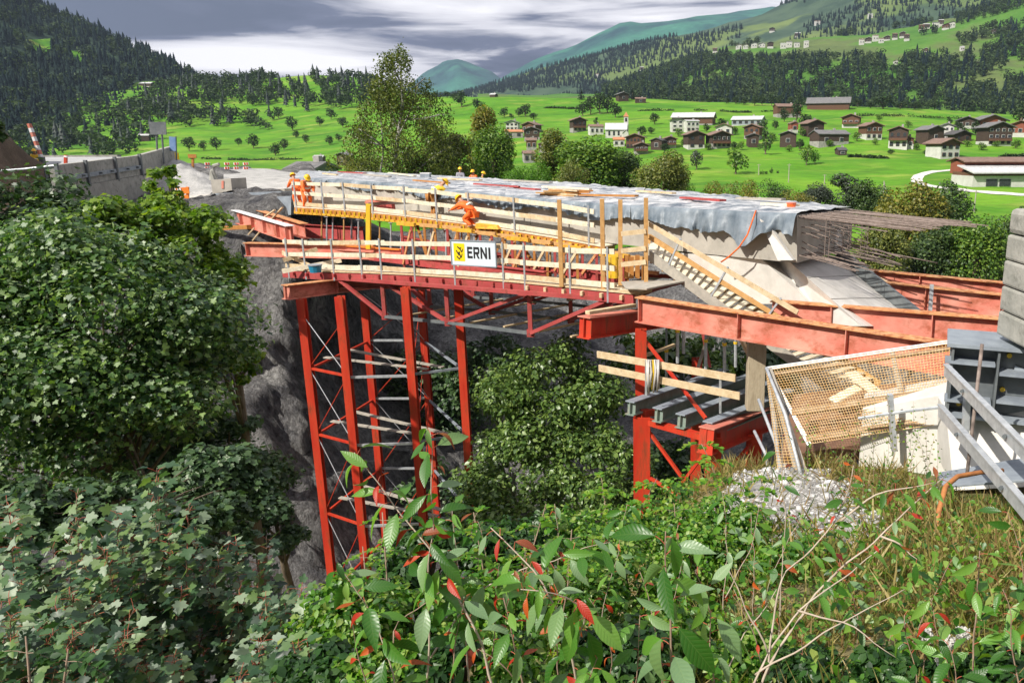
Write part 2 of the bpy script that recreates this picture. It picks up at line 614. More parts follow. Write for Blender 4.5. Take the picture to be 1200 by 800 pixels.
def groundmat(name, stops, scale, stops2=None, scale2=None, rough=0.9, bump=0.0, bscale=1.0, stretch=(1, 1, 1), mixr=(0.45, 0.55), fine=None):
    """grass / scree: noise between colours, optional second set of patches"""
    m, nt, N, L = nodes_of(name)
    out, b = N('ShaderNodeOutputMaterial'), N('ShaderNodeBsdfPrincipled')
    b.inputs['Roughness'].default_value = rough
    b.inputs['Specular IOR Level'].default_value = 0.15
    L(b.outputs[0], out.inputs[0])
    tc, mp = N('ShaderNodeTexCoord'), N('ShaderNodeMapping')
    mp.inputs['Scale'].default_value = stretch
    L(tc.outputs['Object'], mp.inputs[0])

    def nz(sc, det=6, ro=0.6):
        n = N('ShaderNodeTexNoise')
        n.inputs['Scale'].default_value = sc
        n.inputs['Detail'].default_value = det
        n.inputs['Roughness'].default_value = ro
        L(mp.outputs[0], n.inputs[0])
        return n.outputs[0]

    r = ramp(nt, stops)
    L(nz(scale), r.inputs[0])
    col = r.outputs[0]
    if stops2:
        r2 = ramp(nt, stops2)
        L(nz(scale * 3.1), r2.inputs[0])
        k = ramp(nt, [(mixr[0], (0, 0, 0)), (mixr[1], (1, 1, 1))])
        L(nz(scale2, 5, 0.55), k.inputs[0])
        mx = N('ShaderNodeMix'); mx.data_type = 'RGBA'
        L(k.outputs[0], mx.inputs[0]); L(col, mx.inputs[6]); L(r2.outputs[0], mx.inputs[7])
        col = mx.outputs[2]
    if fine:
        f = ramp(nt, [(0.3, (1 - fine,) * 3), (0.7, (1 + fine,) * 3)])
        L(nz(scale * 14, 4, 0.7), f.inputs[0])
        mx = N('ShaderNodeMix'); mx.data_type = 'RGBA'; mx.blend_type = 'MULTIPLY'
        mx.inputs[0].default_value = 1
        L(col, mx.inputs[6]); L(f.outputs[0], mx.inputs[7])
        col = mx.outputs[2]
    L(col, b.inputs['Base Color'])
    if bump:
        bp = N('ShaderNodeBump'); bp.inputs['Distance'].default_value = bump
        L(nz(bscale, 8, 0.7), bp.inputs['Height'])
        L(bp.outputs[0], b.inputs['Normal'])
    return m


M['meadow'] = groundmat('meadow_grass', [(0.32, (0.050, 0.165, 0.012)), (0.5, (0.095, 0.255, 0.013)), (0.68, (0.17, 0.32, 0.024))], 0.012,
                        [(0.3, (0.04, 0.13, 0.014)), (0.5, (0.12, 0.25, 0.02)), (0.7, (0.30, 0.34, 0.07))], 0.03, mixr=(0.47, 0.62), stretch=(1, 2.2, 1), fine=0.22)
M['forest_floor'] = groundmat('forest_floor', [(0.3, (0.020, 0.042, 0.030)), (0.7, (0.05, 0.085, 0.045))], 0.02)
M['alp'] = groundmat('alpine_slope', [(0.35, (0.07, 0.12, 0.04)), (0.6, (0.13, 0.18, 0.055))], 0.004,
                     [(0.4, (0.03, 0.06, 0.04)), (0.6, (0.06, 0.10, 0.06))], 0.0035, mixr=(0.47, 0.53))
M['alp_far'] = groundmat('far_alpine_slope', [(0.35, (0.02, 0.10, 0.085)), (0.65, (0.055, 0.20, 0.135))], 0.0022, [(0.4, (0.010, 0.05, 0.06)), (0.6, (0.025, 0.09, 0.09))], 0.0026, mixr=(.42,.58), fine=0.2)  # teal cast of distance haze put into the slope colour
M['belt'] = groundmat('terrace_meadow', [(0.35, (0.05, 0.15, 0.018)), (0.65, (0.11, 0.22, 0.03))], 0.006, [(0.3, (0.12, 0.16, 0.05)), (0.7, (0.08, 0.12, 0.04))], 0.006, mixr=(0.5, 0.58), fine=0.15)
M['rock'] = groundmat('schist_rock', [(0.30, (0.11, 0.11, 0.115)), (0.52, (0.28, 0.275, 0.27)), (0.72, (0.52, 0.51, 0.49))], 0.35,
                      [(0.35, (0.10, 0.10, 0.11)), (0.7, (0.33, 0.32, 0.31))], 0.5, bump=0.9, bscale=3.4, stretch=(1.0, 1.0, 0.55), fine=0.6)
M['road'] = groundmat('pale_asphalt', [(0.3, (0.33, 0.34, 0.35)), (0.7, (0.46, 0.46, 0.46))], 0.5, fine=0.1)
M['gravel_road'] = groundmat('crushed_stone', [(0.3, (0.30, 0.30, 0.29)), (0.7, (0.52, 0.51, 0.49))], 1.2, fine=0.35, bump=0.05, bscale=5)
M['bank'] = groundmat('weedy_bank', [(0.35, (0.12, 0.10, 0.05)), (0.6, (0.26, 0.22, 0.11))], 1.6, [(0.4, (0.05, 0.09, 0.02)), (0.6, (0.13, 0.16, 0.04))], 0.9, bump=0.04, bscale=8, fine=0.3)
M['gravel'] = groundmat('white_gravel', [(0.3, (0.20, 0.19, 0.17)), (0.7, (0.48, 0.47, 0.45))], 5, fine=0.35, bump=0.03, bscale=22)
M['earth_slope'] = groundmat('brown_earth_bank', [(0.3, (0.07, 0.05, 0.035)), (0.7, (0.15, 0.11, 0.08))], 0.6, fine=0.3, bump=0.1, bscale=3)

# valley meadows: one sheet from the gorge rim to the crest of the plateau
meadow = Sheet('meadow', -420, 1700, 160, [
    [(-420, 330, 70), (60, 330, 72), (420, 330, 72), (800, 330, 74), (1700, 340, 70)],
    [(-420, 262, 92), (300, 258, 95), (520, 262, 95), (800, 275, 92), (1100, 290, 90), (1700, 300, 90)],
    [(-420, 215, 250), (60, 213, 260), (300, 212, 260), (480, 225, 200), (620, 250, 150), (1000, 246, 170), (1200, 243, 178), (1700, 246, 180)],
    [(-420, 196, 440), (60, 193, 450), (300, 190, 430), (430, 192, 380), (560, 192, 310), (800, 190, 285), (1000, 192, 280), (1200, 192, 280), (1700, 194, 290)],
    [(-420, 172, 560), (60, 168, 570), (200, 158, 600), (300, 152, 620), (420, 152, 560), (560, 160, 400), (800, 161, 370), (1000, 159, 365), (1200, 160, 360), (1700, 160, 380)],
    [(-420, 140, 720), (60, 135, 740), (200, 124, 760), (300, 116, 780), (420, 124, 700), (520, 138, 540), (800, 137, 480), (950, 139, 470), (1200, 144, 450), (1700, 148, 470)],
    [(-420, 118, 860), (60, 112, 880), (200, 102, 900), (300, 94, 900), (360, 88, 880), (410, 90, 860), (450, 100, 800), (500, 113, 700), (560, 113, 640), (700, 115, 620), (850, 120, 600), (960, 125, 580), (1060, 127, 580), (1190, 135, 570), (1700, 145, 560)],
    [(-420, 140, 1000), (60, 130, 1020), (300, 112, 1050), (500, 128, 820), (700, 128, 760), (960, 134, 720), (1190, 142, 700), (1700, 160, 700)],
], [3, 10, 14, 12, 14, 14, 4], M['meadow'], amp=1.6, freq=0.02)

# dark forested mountain on the left
forest_hill = Sheet('forest_hill', -700, 330, 70, [
    [(-700, 215, 380), (0, 205, 430), (60, 195, 480), (110, 175, 600), (160, 150, 700), (240, 128, 800), (330, 118, 880)],
    [(-700, 60, 620), (-200, 90, 700), (0, 120, 760), (60, 128, 780), (150, 122, 860), (240, 118, 900), (330, 122, 940)],
    [(-700, -280, 1100), (-200, -150, 1200), (-60, -62, 1200), (0, -24, 1200), (45, 6, 1200), (100, 32, 1180), (160, 58, 1150), (200, 80, 1120), (235, 101, 1080), (262, 122, 1040), (330, 150, 1000)],
    [(-700, -100, 1500), (0, 60, 1500), (160, 130, 1500), (330, 200, 1300)],
], [14, 18, 4], M['forest_floor'], amp=9, freq=0.006)

# right-hand mountain side: forest belt and terrace meadows above the village
belt_hill = Sheet('terraced_hill', 560, 1800, 110, [
    [(560, 150, 760), (850, 135, 740), (1000, 142, 700), (1200, 152, 680), (1800, 170, 660)],
    [(560, 128, 1000), (700, 122, 980), (850, 108, 960), (1000, 100, 920), (1100, 100, 900), (1200, 108, 850), (1800, 100, 850)],
    [(560, 118, 1300), (700, 112, 1280), (850, 68, 1260), (920, 60, 1240), (1000, 56, 1220), (1080, 46, 1200), (1150, 42, 1150), (1200, 52, 1050), (1800, -10, 1050)],
    [(560, 112, 1500), (700, 110, 1480), (800, 72, 1480), (850, 56, 1480), (920, 49, 1460), (1000, 44, 1440), (1060, 34, 1430), (1130, 18, 1400), (1200, -12, 1350), (1800, -160, 1350)],
    [(560, 140, 1700), (850, 90, 1700), (1000, 60, 1700), (1200, 30, 1600), (1800, -60, 1600)],
], [12, 16, 8, 4], M['belt'], amp=7, freq=0.008)

mid_hill = Sheet('mountain_slope', 380, 1900, 110, [
    [(380, 150, 1500), (700, 140, 1500), (900, 120, 1520), (1200, 90, 1560), (1900, 60, 1560)],
    [(380, 126, 2000), (560, 112, 2000), (700, 95, 2000), (800, 78, 2000), (900, 52, 1950), (1000, 30, 1900), (1200, -10, 1900), (1900, -90, 1900)],
    [(380, 124, 2700), (500, 119, 2700), (560, 109, 2700), (600, 97, 2700), (640, 82, 2700), (700, 63, 2650), (740, 50, 2650), (800, 36, 2600), (850, 24, 2600), (900, 10, 2550), (950, -6, 2500), (1050, -40, 2500), (1200, -100, 2500), (1900, -330, 2400)],
    [(380, 160, 3200), (700, 110, 3200), (900, 70, 3200), (1200, 0, 3200), (1900, -150, 3200)],
], [18, 18, 4], M['alp'], amp=26, freq=0.0022)

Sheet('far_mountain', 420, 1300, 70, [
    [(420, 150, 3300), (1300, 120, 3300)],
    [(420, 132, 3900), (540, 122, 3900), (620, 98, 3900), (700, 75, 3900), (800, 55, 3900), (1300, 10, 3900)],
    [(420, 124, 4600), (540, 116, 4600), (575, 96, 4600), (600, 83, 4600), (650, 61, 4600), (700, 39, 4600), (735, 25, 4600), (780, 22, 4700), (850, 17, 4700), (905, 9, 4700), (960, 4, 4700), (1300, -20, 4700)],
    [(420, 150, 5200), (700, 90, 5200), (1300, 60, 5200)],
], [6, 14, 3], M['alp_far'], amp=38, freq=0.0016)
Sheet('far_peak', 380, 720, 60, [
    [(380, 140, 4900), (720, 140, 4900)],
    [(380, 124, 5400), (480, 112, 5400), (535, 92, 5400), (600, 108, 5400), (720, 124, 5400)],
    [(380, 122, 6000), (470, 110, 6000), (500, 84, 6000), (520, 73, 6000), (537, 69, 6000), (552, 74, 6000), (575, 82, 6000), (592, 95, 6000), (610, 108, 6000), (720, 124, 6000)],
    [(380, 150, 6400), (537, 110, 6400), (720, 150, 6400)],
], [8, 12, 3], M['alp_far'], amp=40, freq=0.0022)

# left bank of the gorge: rim, rock face, floor and the wooded side under the bridge
cliff = Sheet('rock_face', -260, 1500, 210, [
    [(-260, 200, 78), (60, 196, 78), (250, 192, 80), (360, 197, 82), (430, 260, 78), (800, 300, 76), (1500, 330, 74)],
    [(-260, 232, 52), (60, 226, 50), (200, 224, 46.5), (245, 233, 45.5), (330, 240, 44), (400, 250, 44), (470, 300, 56), (620, 330, 66), (900, 345, 66), (1500, 360, 62)],
    [(-260, 300, 38), (60, 290, 37), (205, 258, 41), (262, 280, 39), (318, 300, 37), (345, 325, 36), (400, 345, 40), (500, 370, 52), (700, 380, 56), (1500, 400, 50)],
    [(-260, 460, 26), (100, 450, 28), (215, 345, 35), (290, 400, 33.5), (335, 440, 33), (400, 450, 37), (500, 470, 44), (700, 470, 46), (1500, 480, 40)],
    [(-260, 640, 21), (100, 620, 23), (280, 560, 28), (350, 580, 29), (420, 600, 31), (560, 610, 36), (800, 600, 36), (1500, 590, 32)],
    [(-260, 800, 18), (300, 760, 24), (400, 740, 26), (560, 730, 28), (800, 720, 28), (1500, 720, 26)],
    [(-260, 1300, 11), (400, 1250, 14), (800, 1100, 17), (1500, 1000, 18)],
], [6, 16, 22, 22, 14, 5], M['rock'], amp=1.0, freq=0.16, side=0.9)

# near bank the camera stands on


def bank_z(x, y):
    prof = np.interp(y, [-12, 0, 3, 5.5, 8.5, 11.5, 13.0, 15.0, 18, 22, 26], [-1.5, -1.75, -2.35, -3.25, -4.3, -5.0, -5.2, -7.0, -11, -15, -18])
    left = np.interp(x, [-14, -6, -2.0, 0.2, 1.4], [9.5, 8.5, 6.5, 1.6, 0.0])
    prof2 = np.interp(y + left, [-12, 0, 3, 5.5, 8.5, 11.5, 13.0, 15.0, 18, 22, 26], [-1.5, -1.75, -2.35, -3.25, -4.3, -5.0, -5.6, -7.6, -11, -15, -18])
    k = np.interp(y, [0, 2.0, 6], [0, 0.15, 1])
    return prof * (1 - k) + prof2 * k


bx = np.linspace(-16, 24, 121)
by = np.linspace(-10, 24, 111)
BP = np.array([[(x, y, bank_z(x, y) + 0.10 * fbm((x, y, 0), 0.7) + 0.03 * fbm((x, y, 5), 3.0)) for x in bx] for y in by])
idx = np.arange(len(bx) * len(by)).reshape(len(by), len(bx))
bf = np.stack([idx[:-1, :-1], idx[:-1, 1:], idx[1:, 1:], idx[1:, :-1]], -1).reshape(-1, 4)
link_mesh('bank', np_mesh('bank', BP.reshape(-1, 3), bf, smooth=True), M['bank'], kind='structure')
bank_bvh = BVHTree.FromPolygons([tuple(v) for v in BP.reshape(-1, 3)], [tuple(q) for q in bf])


def bank_at(x, y):
    r = bank_bvh.ray_cast(Vector((x, y, 50)), Vector((0, 0, -1)))
    return r[0].z if r[0] else -5.0


# wide ground far below and beyond, so the world does not end at the sheets
g = MB()
g.poly([(-7400, -600, -60), (7400, -600, -60), (7400, 7600, -60), (-7400, 7600, -60)], [(0, 1, 2, 3)])
g.build('ground', M['forest_floor'])['kind'] = 'structure'

# road and gravel ramp on the far-left plateau
Sheet('road', -300, 205, 40, [
    [(-300, 200, 50), (60, 197, 52), (205, 190, 58)],
    [(-300, 186, 66), (60, 184, 66), (140, 184, 66), (205, 183, 72)],
], [4], M['road'])
Sheet('gravel_road', 262, 352, 24, [
    [(262, 226, 46.5), (352, 222, 47)],
    [(262, 209, 56), (335, 208, 57), (352, 209, 57)],
    [(262, 199, 70), (310, 198, 72), (322, 199, 72), (352, 204, 70)],
], [6, 6], M['gravel_road'], amp=0.12, freq=0.3)
embk = Sheet('embankment', 186, 300, 40, [
    [(186, 262, 45), (222, 246, 45), (262, 226, 46.2), (300, 226, 46.2)],
    [(186, 212, 50), (205, 204, 50), (225, 208, 50), (250, 218, 49), (300, 226, 48)],
    [(186, 190, 55), (200, 187, 55), (213, 189, 55), (232, 200, 54), (258, 216, 51), (300, 228, 50)],
    [(186, 200, 60), (213, 203, 60), (258, 222, 56), (300, 232, 53)],
], [8, 8, 3], M['gravel_road'], amp=0.3, freq=0.5)
Sheet('earth_bank', -300, 52, 40, [
    [(-300, 300, 34), (0, 250, 37), (52, 232, 40)],
    [(-300, 60, 42), (-60, 110, 42), (0, 158, 42), (25, 182, 44), (52, 200, 46)],
    [(-300, 30, 56), (-60, 108, 56), (0, 152, 54), (20, 170, 54), (52, 205, 54)],
], [14, 4], M['earth_slope'], amp=0.9, freq=0.3)
# white gravel spread on the near bank: loose stones over a thin layer
STONE = bmesh.new()
bmesh.ops.create_icosphere(STONE, subdivisions=1, radius=1)
sv = np.array([tuple(v.co) for v in STONE.verts])
sf_ = np.array([[v.index for v in f.verts] for f in STONE.faces])
STONE.free()


def gravel_mask(x, y):
    """how much gravel lies at (x, y): 1 in the middle of the spread, 0 outside"""
    cx_ = 1.75 + .12 * (y - 8.5)
    d = ((x - cx_) / 1.35) ** 2 + ((y - 9.1) / 3.0) ** 2
    return .95 - d + 1.0 * fbm((x, y, 9), 1.1)


N_ST = 17000
sx, sy = rng.uniform(-.2, 4.2, N_ST), rng.uniform(5.2, 12.4, N_ST)
mk = np.array([gravel_mask(a, b) for a, b in zip(sx, sy)])
kp = (mk > .12) & (rng.random(N_ST) < np.clip(mk * 1.4, .08, 1))
sx, sy = sx[kp], sy[kp]
ns_ = len(sx)
sr = rng.uniform(.010, .034, ns_) * np.where(rng.random(ns_) < .05, 2.4, 1.0)
szz = np.array([bank_at(a, b) for a, b in zip(sx, sy)]) + sr * .3
scl = rng.uniform(.6, 1.3, (ns_, 1, 3)) * np.array((1, 1, .7))
jig = 1 + .22 * rng.normal(size=(ns_, len(sv), 1))
vv_ = sv[None] * jig * scl * sr[:, None, None] + np.stack([sx, sy, szz], -1)[:, None]
ff_ = (np.arange(ns_)[:, None, None] * len(sv) + sf_[None]).reshape(-1, 3)
M['stones'] = leafmat('white_limestone', [(.16, .16, .155), (.34, .335, .32), (.48, .47, .46), (.60, .59, .575)], .8, 0.0, spec=.2)
o_ = link_mesh('gravel', np_mesh('gravel', vv_.reshape(-1, 3), ff_), M['stones'], kind='stuff')
o_['label'] = 'white gravel spilled down the near bank'
o_['category'] = 'gravel'
gp = []
for y in np.linspace(5.2, 12.4, 60):
    gp.append([(x, y, bank_at(x, y) + min(.02, .05 * gravel_mask(x, y) - .014)) for x in np.linspace(-.3, 4.2, 50)])
g = MB(); g.grid(gp)
g.build('gravel_bed', M['gravel'], smooth=True)['kind'] = 'structure'
# ------------------------------------------------------------------ the bridge under construction
UP = Vector((0, 0, 1))


def lerp(a, b, t):
    return Vector(a) * (1 - t) + Vector(b) * t


def along(pts, t):
    """point at fraction t of a polyline (by length)"""
    pts = [Vector(p) for p in pts]
    L = [(b - a).length for a, b in zip(pts, pts[1:])]
    s = t * sum(L)
    for a, b, l in zip(pts, pts[1:], L):
        if s <= l + 1e-9:
            return lerp(a, b, s / l)
        s -= l
    return pts[-1]


def stations(rows, n):
    """rows: [(px,py,Y)...] -> n evenly spread points"""
    pts = [at(*r) for r in rows]
    return [along(pts, k / (n - 1)) for k in range(n)]


def at_px(pts, px):
    """point of a world polyline that projects to photo column px"""
    for a, b in zip(pts, pts[1:]):
        xa, xb = project(a)[0], project(b)[0]
        if (xa - px) * (xb - px) <= 0:
            lo, hi = 0.0, 1.0
            for _ in range(40):
                mid = (lo + hi) / 2
                if (project(lerp(a, b, mid))[0] - px) * (xa - px) > 0:
                    lo = mid
                else:
                    hi = mid
            return lerp(a, b, lo)
    return Vector(pts[0])


def girder(name, label, p, q, h, w, mats=('red', 'rust'), stiff=(), group=None, tf=0.03, cat='steel beam', extra=0.0):
    p, q = Vector(p), Vector(q)
    t = thing(name, label, cat, p, 0, group)
    d = (q - p).normalized()
    r = d.cross(UP).normalized()
    u = r.cross(d).normalized()
    f = MB().bar(p, q, w, tf, off=(0, -tf / 2), m=0)
    f.build('top_flange', [M[mats[1]]], t)
    MB().bar(p, q, w, tf, off=(0, -h + tf / 2)).build('bottom_flange', [M[mats[0]]], t)
    MB().bar(p + d * .004, q - d * .004, 0.02, h - 2 * tf + .002, off=(0, -h / 2)).build('web', [M[mats[0]]], t)
    for s in stiff:
        a = lerp(p, q, s)
        MB().bar(a + u * (-tf - .001), a + u * (-h + tf + .001), w - .03, 0.022, up=d).build('stiffener', [M[mats[0]]], t)
    return t


# deck -----------------------------------------------------------------
NS = 40
NT = stations([(345, 209, 37), (430, 213, 34), (520, 223, 30.5), (690, 239, 25), (830, 247, 21.3), (934, 252, 18.8)], NS)
NBp = stations([(345, 240, 37), (430, 247, 34), (520, 258, 30.5), (690, 282, 25), (830, 298, 21.3), (934, 308, 18.8)], NS)
FT = stations([(352, 201, 62), (430, 203, 55), (520, 207, 47.5), (690, 217, 37), (850, 231, 29), (1000, 245, 23)], NS)
t = thing('bridge_deck', 'unfinished concrete road bridge curving across the gorge', 'bridge', (0, 24, -2))
g = MB()
ov = 0.0
rows_ = []
for k in range(NS):
    a, b, f = NT[k], NBp[k], FT[k]
    hgt = a.z - b.z
    fb = f - UP * hgt
    inn = (f - a); inn.z = 0; inn.normalize()
    rows_.append([a, f, fb, b])
for r0, r1 in zip(rows_, rows_[1:]):
    for j in range(4):
        j2 = (j + 1) % 4
        g.poly([r0[j], r0[j2], r1[j2], r1[j]], [(0, 1, 2, 3)])
g.poly(rows_[0], [(0, 1, 2, 3)])
g.poly(rows_[-1], [(3, 2, 1, 0)])
deck = g.build('girder', M['concrete'], t)
# formwork joints on the near face
for k in range(3, NS - 2, 5):
    n = (NT[k] - FT[k]); n.z = 0; n.normalize()
    MB().bar(NT[k] + n * .004 - UP * .03, NBp[k] + n * .004 + UP * .02, 0.03, 0.018, up=n).build('formwork_joint', M['concrete_grey'], t)
# deck end: thickened wing with triangular bracket
e0, e1 = NT[-1], FT[-1]
ed = (e1 - e0).normalized()
al = (NT[-1] - NT[-3]); al.z = 0; al.normalize()
nn = (NT[-1] - FT[-1]); nn.z = 0; nn.normalize()
# bracket: triangular gusset on the near face beneath the tarpaulin
q0 = at(898, 262, 19.9); q1 = at(921, 304, 19.0); q2 = at(931, 305, 18.9)
MB().prism([at(893, 256, 19.7), at(903, 262, 19.4), at(932, 304, 18.7), at(914, 304, 19.0)], nn * 0.16).build('gusset', M['concrete_pale'], t)
# second rib and inner block seen past the cut end
MB().prism([at(968, 268, 21.6), at(982, 270, 21.6), at(982, 296, 21.6), at(955, 298, 21.2)], (0.5, 1.1, 0)).build('end_rib', M['concrete_pale'], t)

# inclined leg: bright top face; near side undercut to imitate the deck's shadow
T0, T1 = at(921, 303, 19.7), at(1010, 382, 17.4)
U0, U1 = at(902, 302, 20.5), at(966, 382, 18.5)
F0, F1 = at(977, 300, 22.3), at(1078, 382, 19.6)
G0, G1 = F0 + (U0 - T0) - UP * .2, F1 + (U1 - T1) - UP * .2
leg = MB()
leg.poly([T0, T1, F1, F0, U0, U1, G1, G0], [(0, 1, 2, 3), (4, 5, 1, 0), (7, 6, 5, 4), (3, 2, 6, 7), (0, 3, 7, 4), (1, 5, 6, 2)])
leg.build('inclined_leg', M['concrete_pale'], t)
MB().bar(lerp(F0, F1, .04) + UP * .12, F1 + UP * .12, .10, .5).build('leg_shade_strip', M['steel_grey'], t)  # dark strip added in place of the shaded band beyond the leg
for f in (.3, .62):
    a_, b_ = lerp(T0, T1, f), lerp(F0, F1, f)
    MB().bar(a_ + UP * .002, b_ + UP * .002, .03, .012).build('formwork_joint', M['concrete_grey'], t)
# near plinth wall under the deck beside the leg
MB().prism([at(790, 296, 22.3), at(893, 304, 19.9), at(952, 356, 18.9), at(868, 356, 20.6), at(805, 318, 22.1)], (0.35, 0.55, 0)).build('haunch_wall', M['concrete_pale'], t)

# tarpaulins -------------------------------------------------------------
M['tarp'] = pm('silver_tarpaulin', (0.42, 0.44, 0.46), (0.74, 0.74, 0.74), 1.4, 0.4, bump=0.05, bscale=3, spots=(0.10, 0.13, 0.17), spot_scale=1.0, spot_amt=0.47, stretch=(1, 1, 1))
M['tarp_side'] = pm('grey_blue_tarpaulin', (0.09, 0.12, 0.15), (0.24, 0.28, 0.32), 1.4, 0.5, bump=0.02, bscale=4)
tl = ['grey tarpaulin at the far left end of the deck behind the orange workers',
      'grey tarpaulin on the deck beside the bending worker in yellow',
      'grey tarpaulin on the deck behind the timber offcuts and tall posts',
      'grey tarpaulin hanging in deep folds at the cut right end of the deck']
segs = [(0, 11), (11, 21), (21, 30), (30, 39)]
for si, (k0, k1) in enumerate(segs):
    tt = thing('tarpaulin', tl[si], 'tarpaulin', NT[k0], 0, 'tarpaulins covering the bridge deck')
    nu = (k1 - k0) * 11
    top, side = [], []
    for v in range(15):
        rw = []
        for u in range(nu + 1):
            kk = k0 + (k1 - k0) * u / nu
            i = min(int(kk), NS - 2)
            a, f = lerp(NT[i], NT[i + 1], kk - i), lerp(FT[i], FT[i + 1], kk - i)
            vv = 0.97 * v / 14 - 0.004
            p = lerp(a, f, vv)
            w = mnoise.fractal(Vector((p.x * 0.9, p.y * 0.9, si)), 0.8, 2.0, 4)
            rdg = abs(math.sin(p.x * 0.7 + p.y * .5 + 2.2 * w))
            p.z += 0.04 + 0.06 * max(w + .3, 0) + 0.035 * rdg * (0.3 + .7 * min(1, v / 2))
            if v == 0:
                p = a + UP * 0.04
            rw.append(p)
        top.append(rw)
    g = MB(); g.grid(top)
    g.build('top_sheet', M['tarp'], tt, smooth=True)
    for v in range(9):
        rw = []
        dv0 = v / 8
        for u in range(nu + 1):
            kk = k0 + (k1 - k0) * u / nu
            i = min(int(kk), NS - 2)
            a, f = lerp(NT[i], NT[i + 1], kk - i), lerp(FT[i], FT[i + 1], kk - i)
            n = (a - f); n.z = 0; n.normalize()
            s = kk * 1.05
            ln = (0.24 + 0.20 * (kk / 39) + 0.10 * math.sin(s * 0.9 + 1) + 0.10 * mnoise.noise(Vector((s * 0.7, si, 2)))) * (1.0 if si < 3 else 1.1)
            if si == 3 and kk > 35.5:
                ln += 0.45 * math.exp(-((kk - 36.6) / 0.7) ** 2)
            fold = min(1.2, max(0.0, 1.15 - 2.4 * abs(mnoise.noise(Vector((s * 1.35 + .05 * v, 3.1, si))) + .35 * mnoise.noise(Vector((s * 3.1, 8.1 + .2 * dv0, si))))))
            dv = v / 8
            out = 0.03 + dv ** .7 * (0.04 + 0.42 * fold * (0.6 + .6 * mnoise.noise(Vector((s, 7, si))))) + 0.03 * mnoise.noise(Vector((s * 3, dv * 3, 1)))
            p = a + n * out - UP * (ln * dv * (0.92 + .10 * fold)) + UP * 0.04 * (1 - dv)
            if v == 0:
                p = a + UP * 0.04
            rw.append(p)
        side.append(rw)
    g = MB(); g.grid(side)
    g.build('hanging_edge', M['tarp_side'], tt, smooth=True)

# starter bars sticking out of the cut end ----------------------------------
rb = thing('reinforcement', 'rusty steel bars sticking out of the cut end of the bridge', 'rebar', e1)
bm_ = pm('rebar_steel', (0.13, 0.10, 0.085), (0.28, 0.22, 0.19), 9, 0.7)
M['rebar'] = bm_
rdir = (at(1152, 268, 19.2) - at(975, 249, 21.6))
for layer, (zz, n, Lr, j) in enumerate([(-0.02, 26, 1.0, 0.14), (-0.08, 16, 0.85, 0.25), (-0.30, 7, .20, .3), (-0.46, 7, 0.22, .3), (-0.62, 6, 0.20, .3), (-0.78, 7, 0.26, .4), (-0.98, 20, 0.72, 0.45)]):
    g = MB()
    for k in range(n):
        s = (k + 0.5) / n
        p = lerp(e0, e1, s) + UP * (zz + 0.03 * random.uniform(-1, 1)) - rdir * 0.01
        q = p + rdir * (Lr * (1 - j * random.random()) * (.70 + .30 * s)) + Vector((0, 0, random.uniform(-.05, .03))) + UP * (-0.03 * layer)
        mid = lerp(p, q, 0.5) + UP * random.uniform(-.02, .04)
        MB().tube([p, mid, q], 0.014, 5).build('bar', bm_, rb)
for k in range(9):
    s = k / 8
    p = lerp(e0, e1, s) + rdir * random.uniform(.1, .3)
    MB().tube([p + UP * .0, p - UP * 1.0], 0.010, 5).build('stirrup', bm_, rb)

# things lying on the deck ---------------------------------------------------
pil = thing('plank_pile', 'pile of orange brown timber offcuts on the deck edge above the tall posts', 'planks', at(667, 226, 27.5))
for k in range(9):
    c = at(660 + random.uniform(-6, 12), 229 - k * 0.8, 27.4)
    dx = Vector((random.uniform(1.0, 1.8), random.uniform(-.5, .25), random.uniform(-.06, .06)))
    MB().bar(c - dx * .5, c + dx * .5, 0.14, 0.045).build('plank', [M['wood_post'], M['brown_joist'], M['wood']][k % 3], pil)
for nm, lb, c, sz, mt in [('timber_beam', 'reddish flat timber beam on the deck left of the timber offcuts', (613, 222, 32), (2.4, .3, .14), 'red_dark'),
                          ('timber_beam', 'long pale timber beam on the deck right of the timber offcuts', (765, 238.5, 25), (3.4, .14, .10), 'wood'),
                          ('timber_beam', 'dark red timber beam on the deck behind the tall posts', (735, 230, 29), (2.6, .25, .12), 'red_dark'),
                          ('timber_beam', 'long thin pale beam lying at the far edge of the deck', (560, 212, 42), (5.0, .14, .12), 'wood'),
                          ('timber_beam', 'dark red beam at the far left end of the deck', (415, 205, 50), (3.2, .4, .16), 'red_dark')]:
    p = at(*c)
    d_ = Vector((0.62, -0.78, 0)) * (sz[0] / 2)
    o = MB().bar(p - d_, p + d_, sz[1], sz[2]).build(nm, M[mt], bevel=.01)
    tag(o, lb, 'beam', 'loose beams on the deck')
tb = thing('crate', 'small grey box on the far deck edge left of the yellow helmets', 'box', at(499, 207, 44))
MB().box(at(499, 207, 44) + UP * .0, (.5, .4, .32)).build('box_body', M['steel_blue'], tb)
MB().box(at(499, 207, 44) + UP * .185, (.54, .44, .05)).build('lid', M['white'], tb)
rbk = thing('bucket', 'red bucket on the deck close to the steel bars', 'bucket', at(927, 248, 20.6))
MB().tube([at(927, 248, 20.6), at(927, 248, 20.6) + UP * .22], [.10, .13], 12).build('bucket_body', M['helmet_red'], rbk)
MB().tube([at(927, 248, 20.6) + UP * .22, at(927, 248, 20.6) + UP * .24], [.14, .14], 12).build('bucket_rim', M['red'], rbk)
hs = MB()
hp = [at(886, 247, 19.8), at(882, 258, 19.5), at(876, 275, 19.5), at(866, 290, 19.7), at(854, 301, 20.0), at(845, 307, 20.3)]
hs.tube(hp, 0.022, 6)
tag(hs.build('hose', M['orange_cloth'], smooth=True), 'thin orange red hose hanging down the concrete face', 'hose')

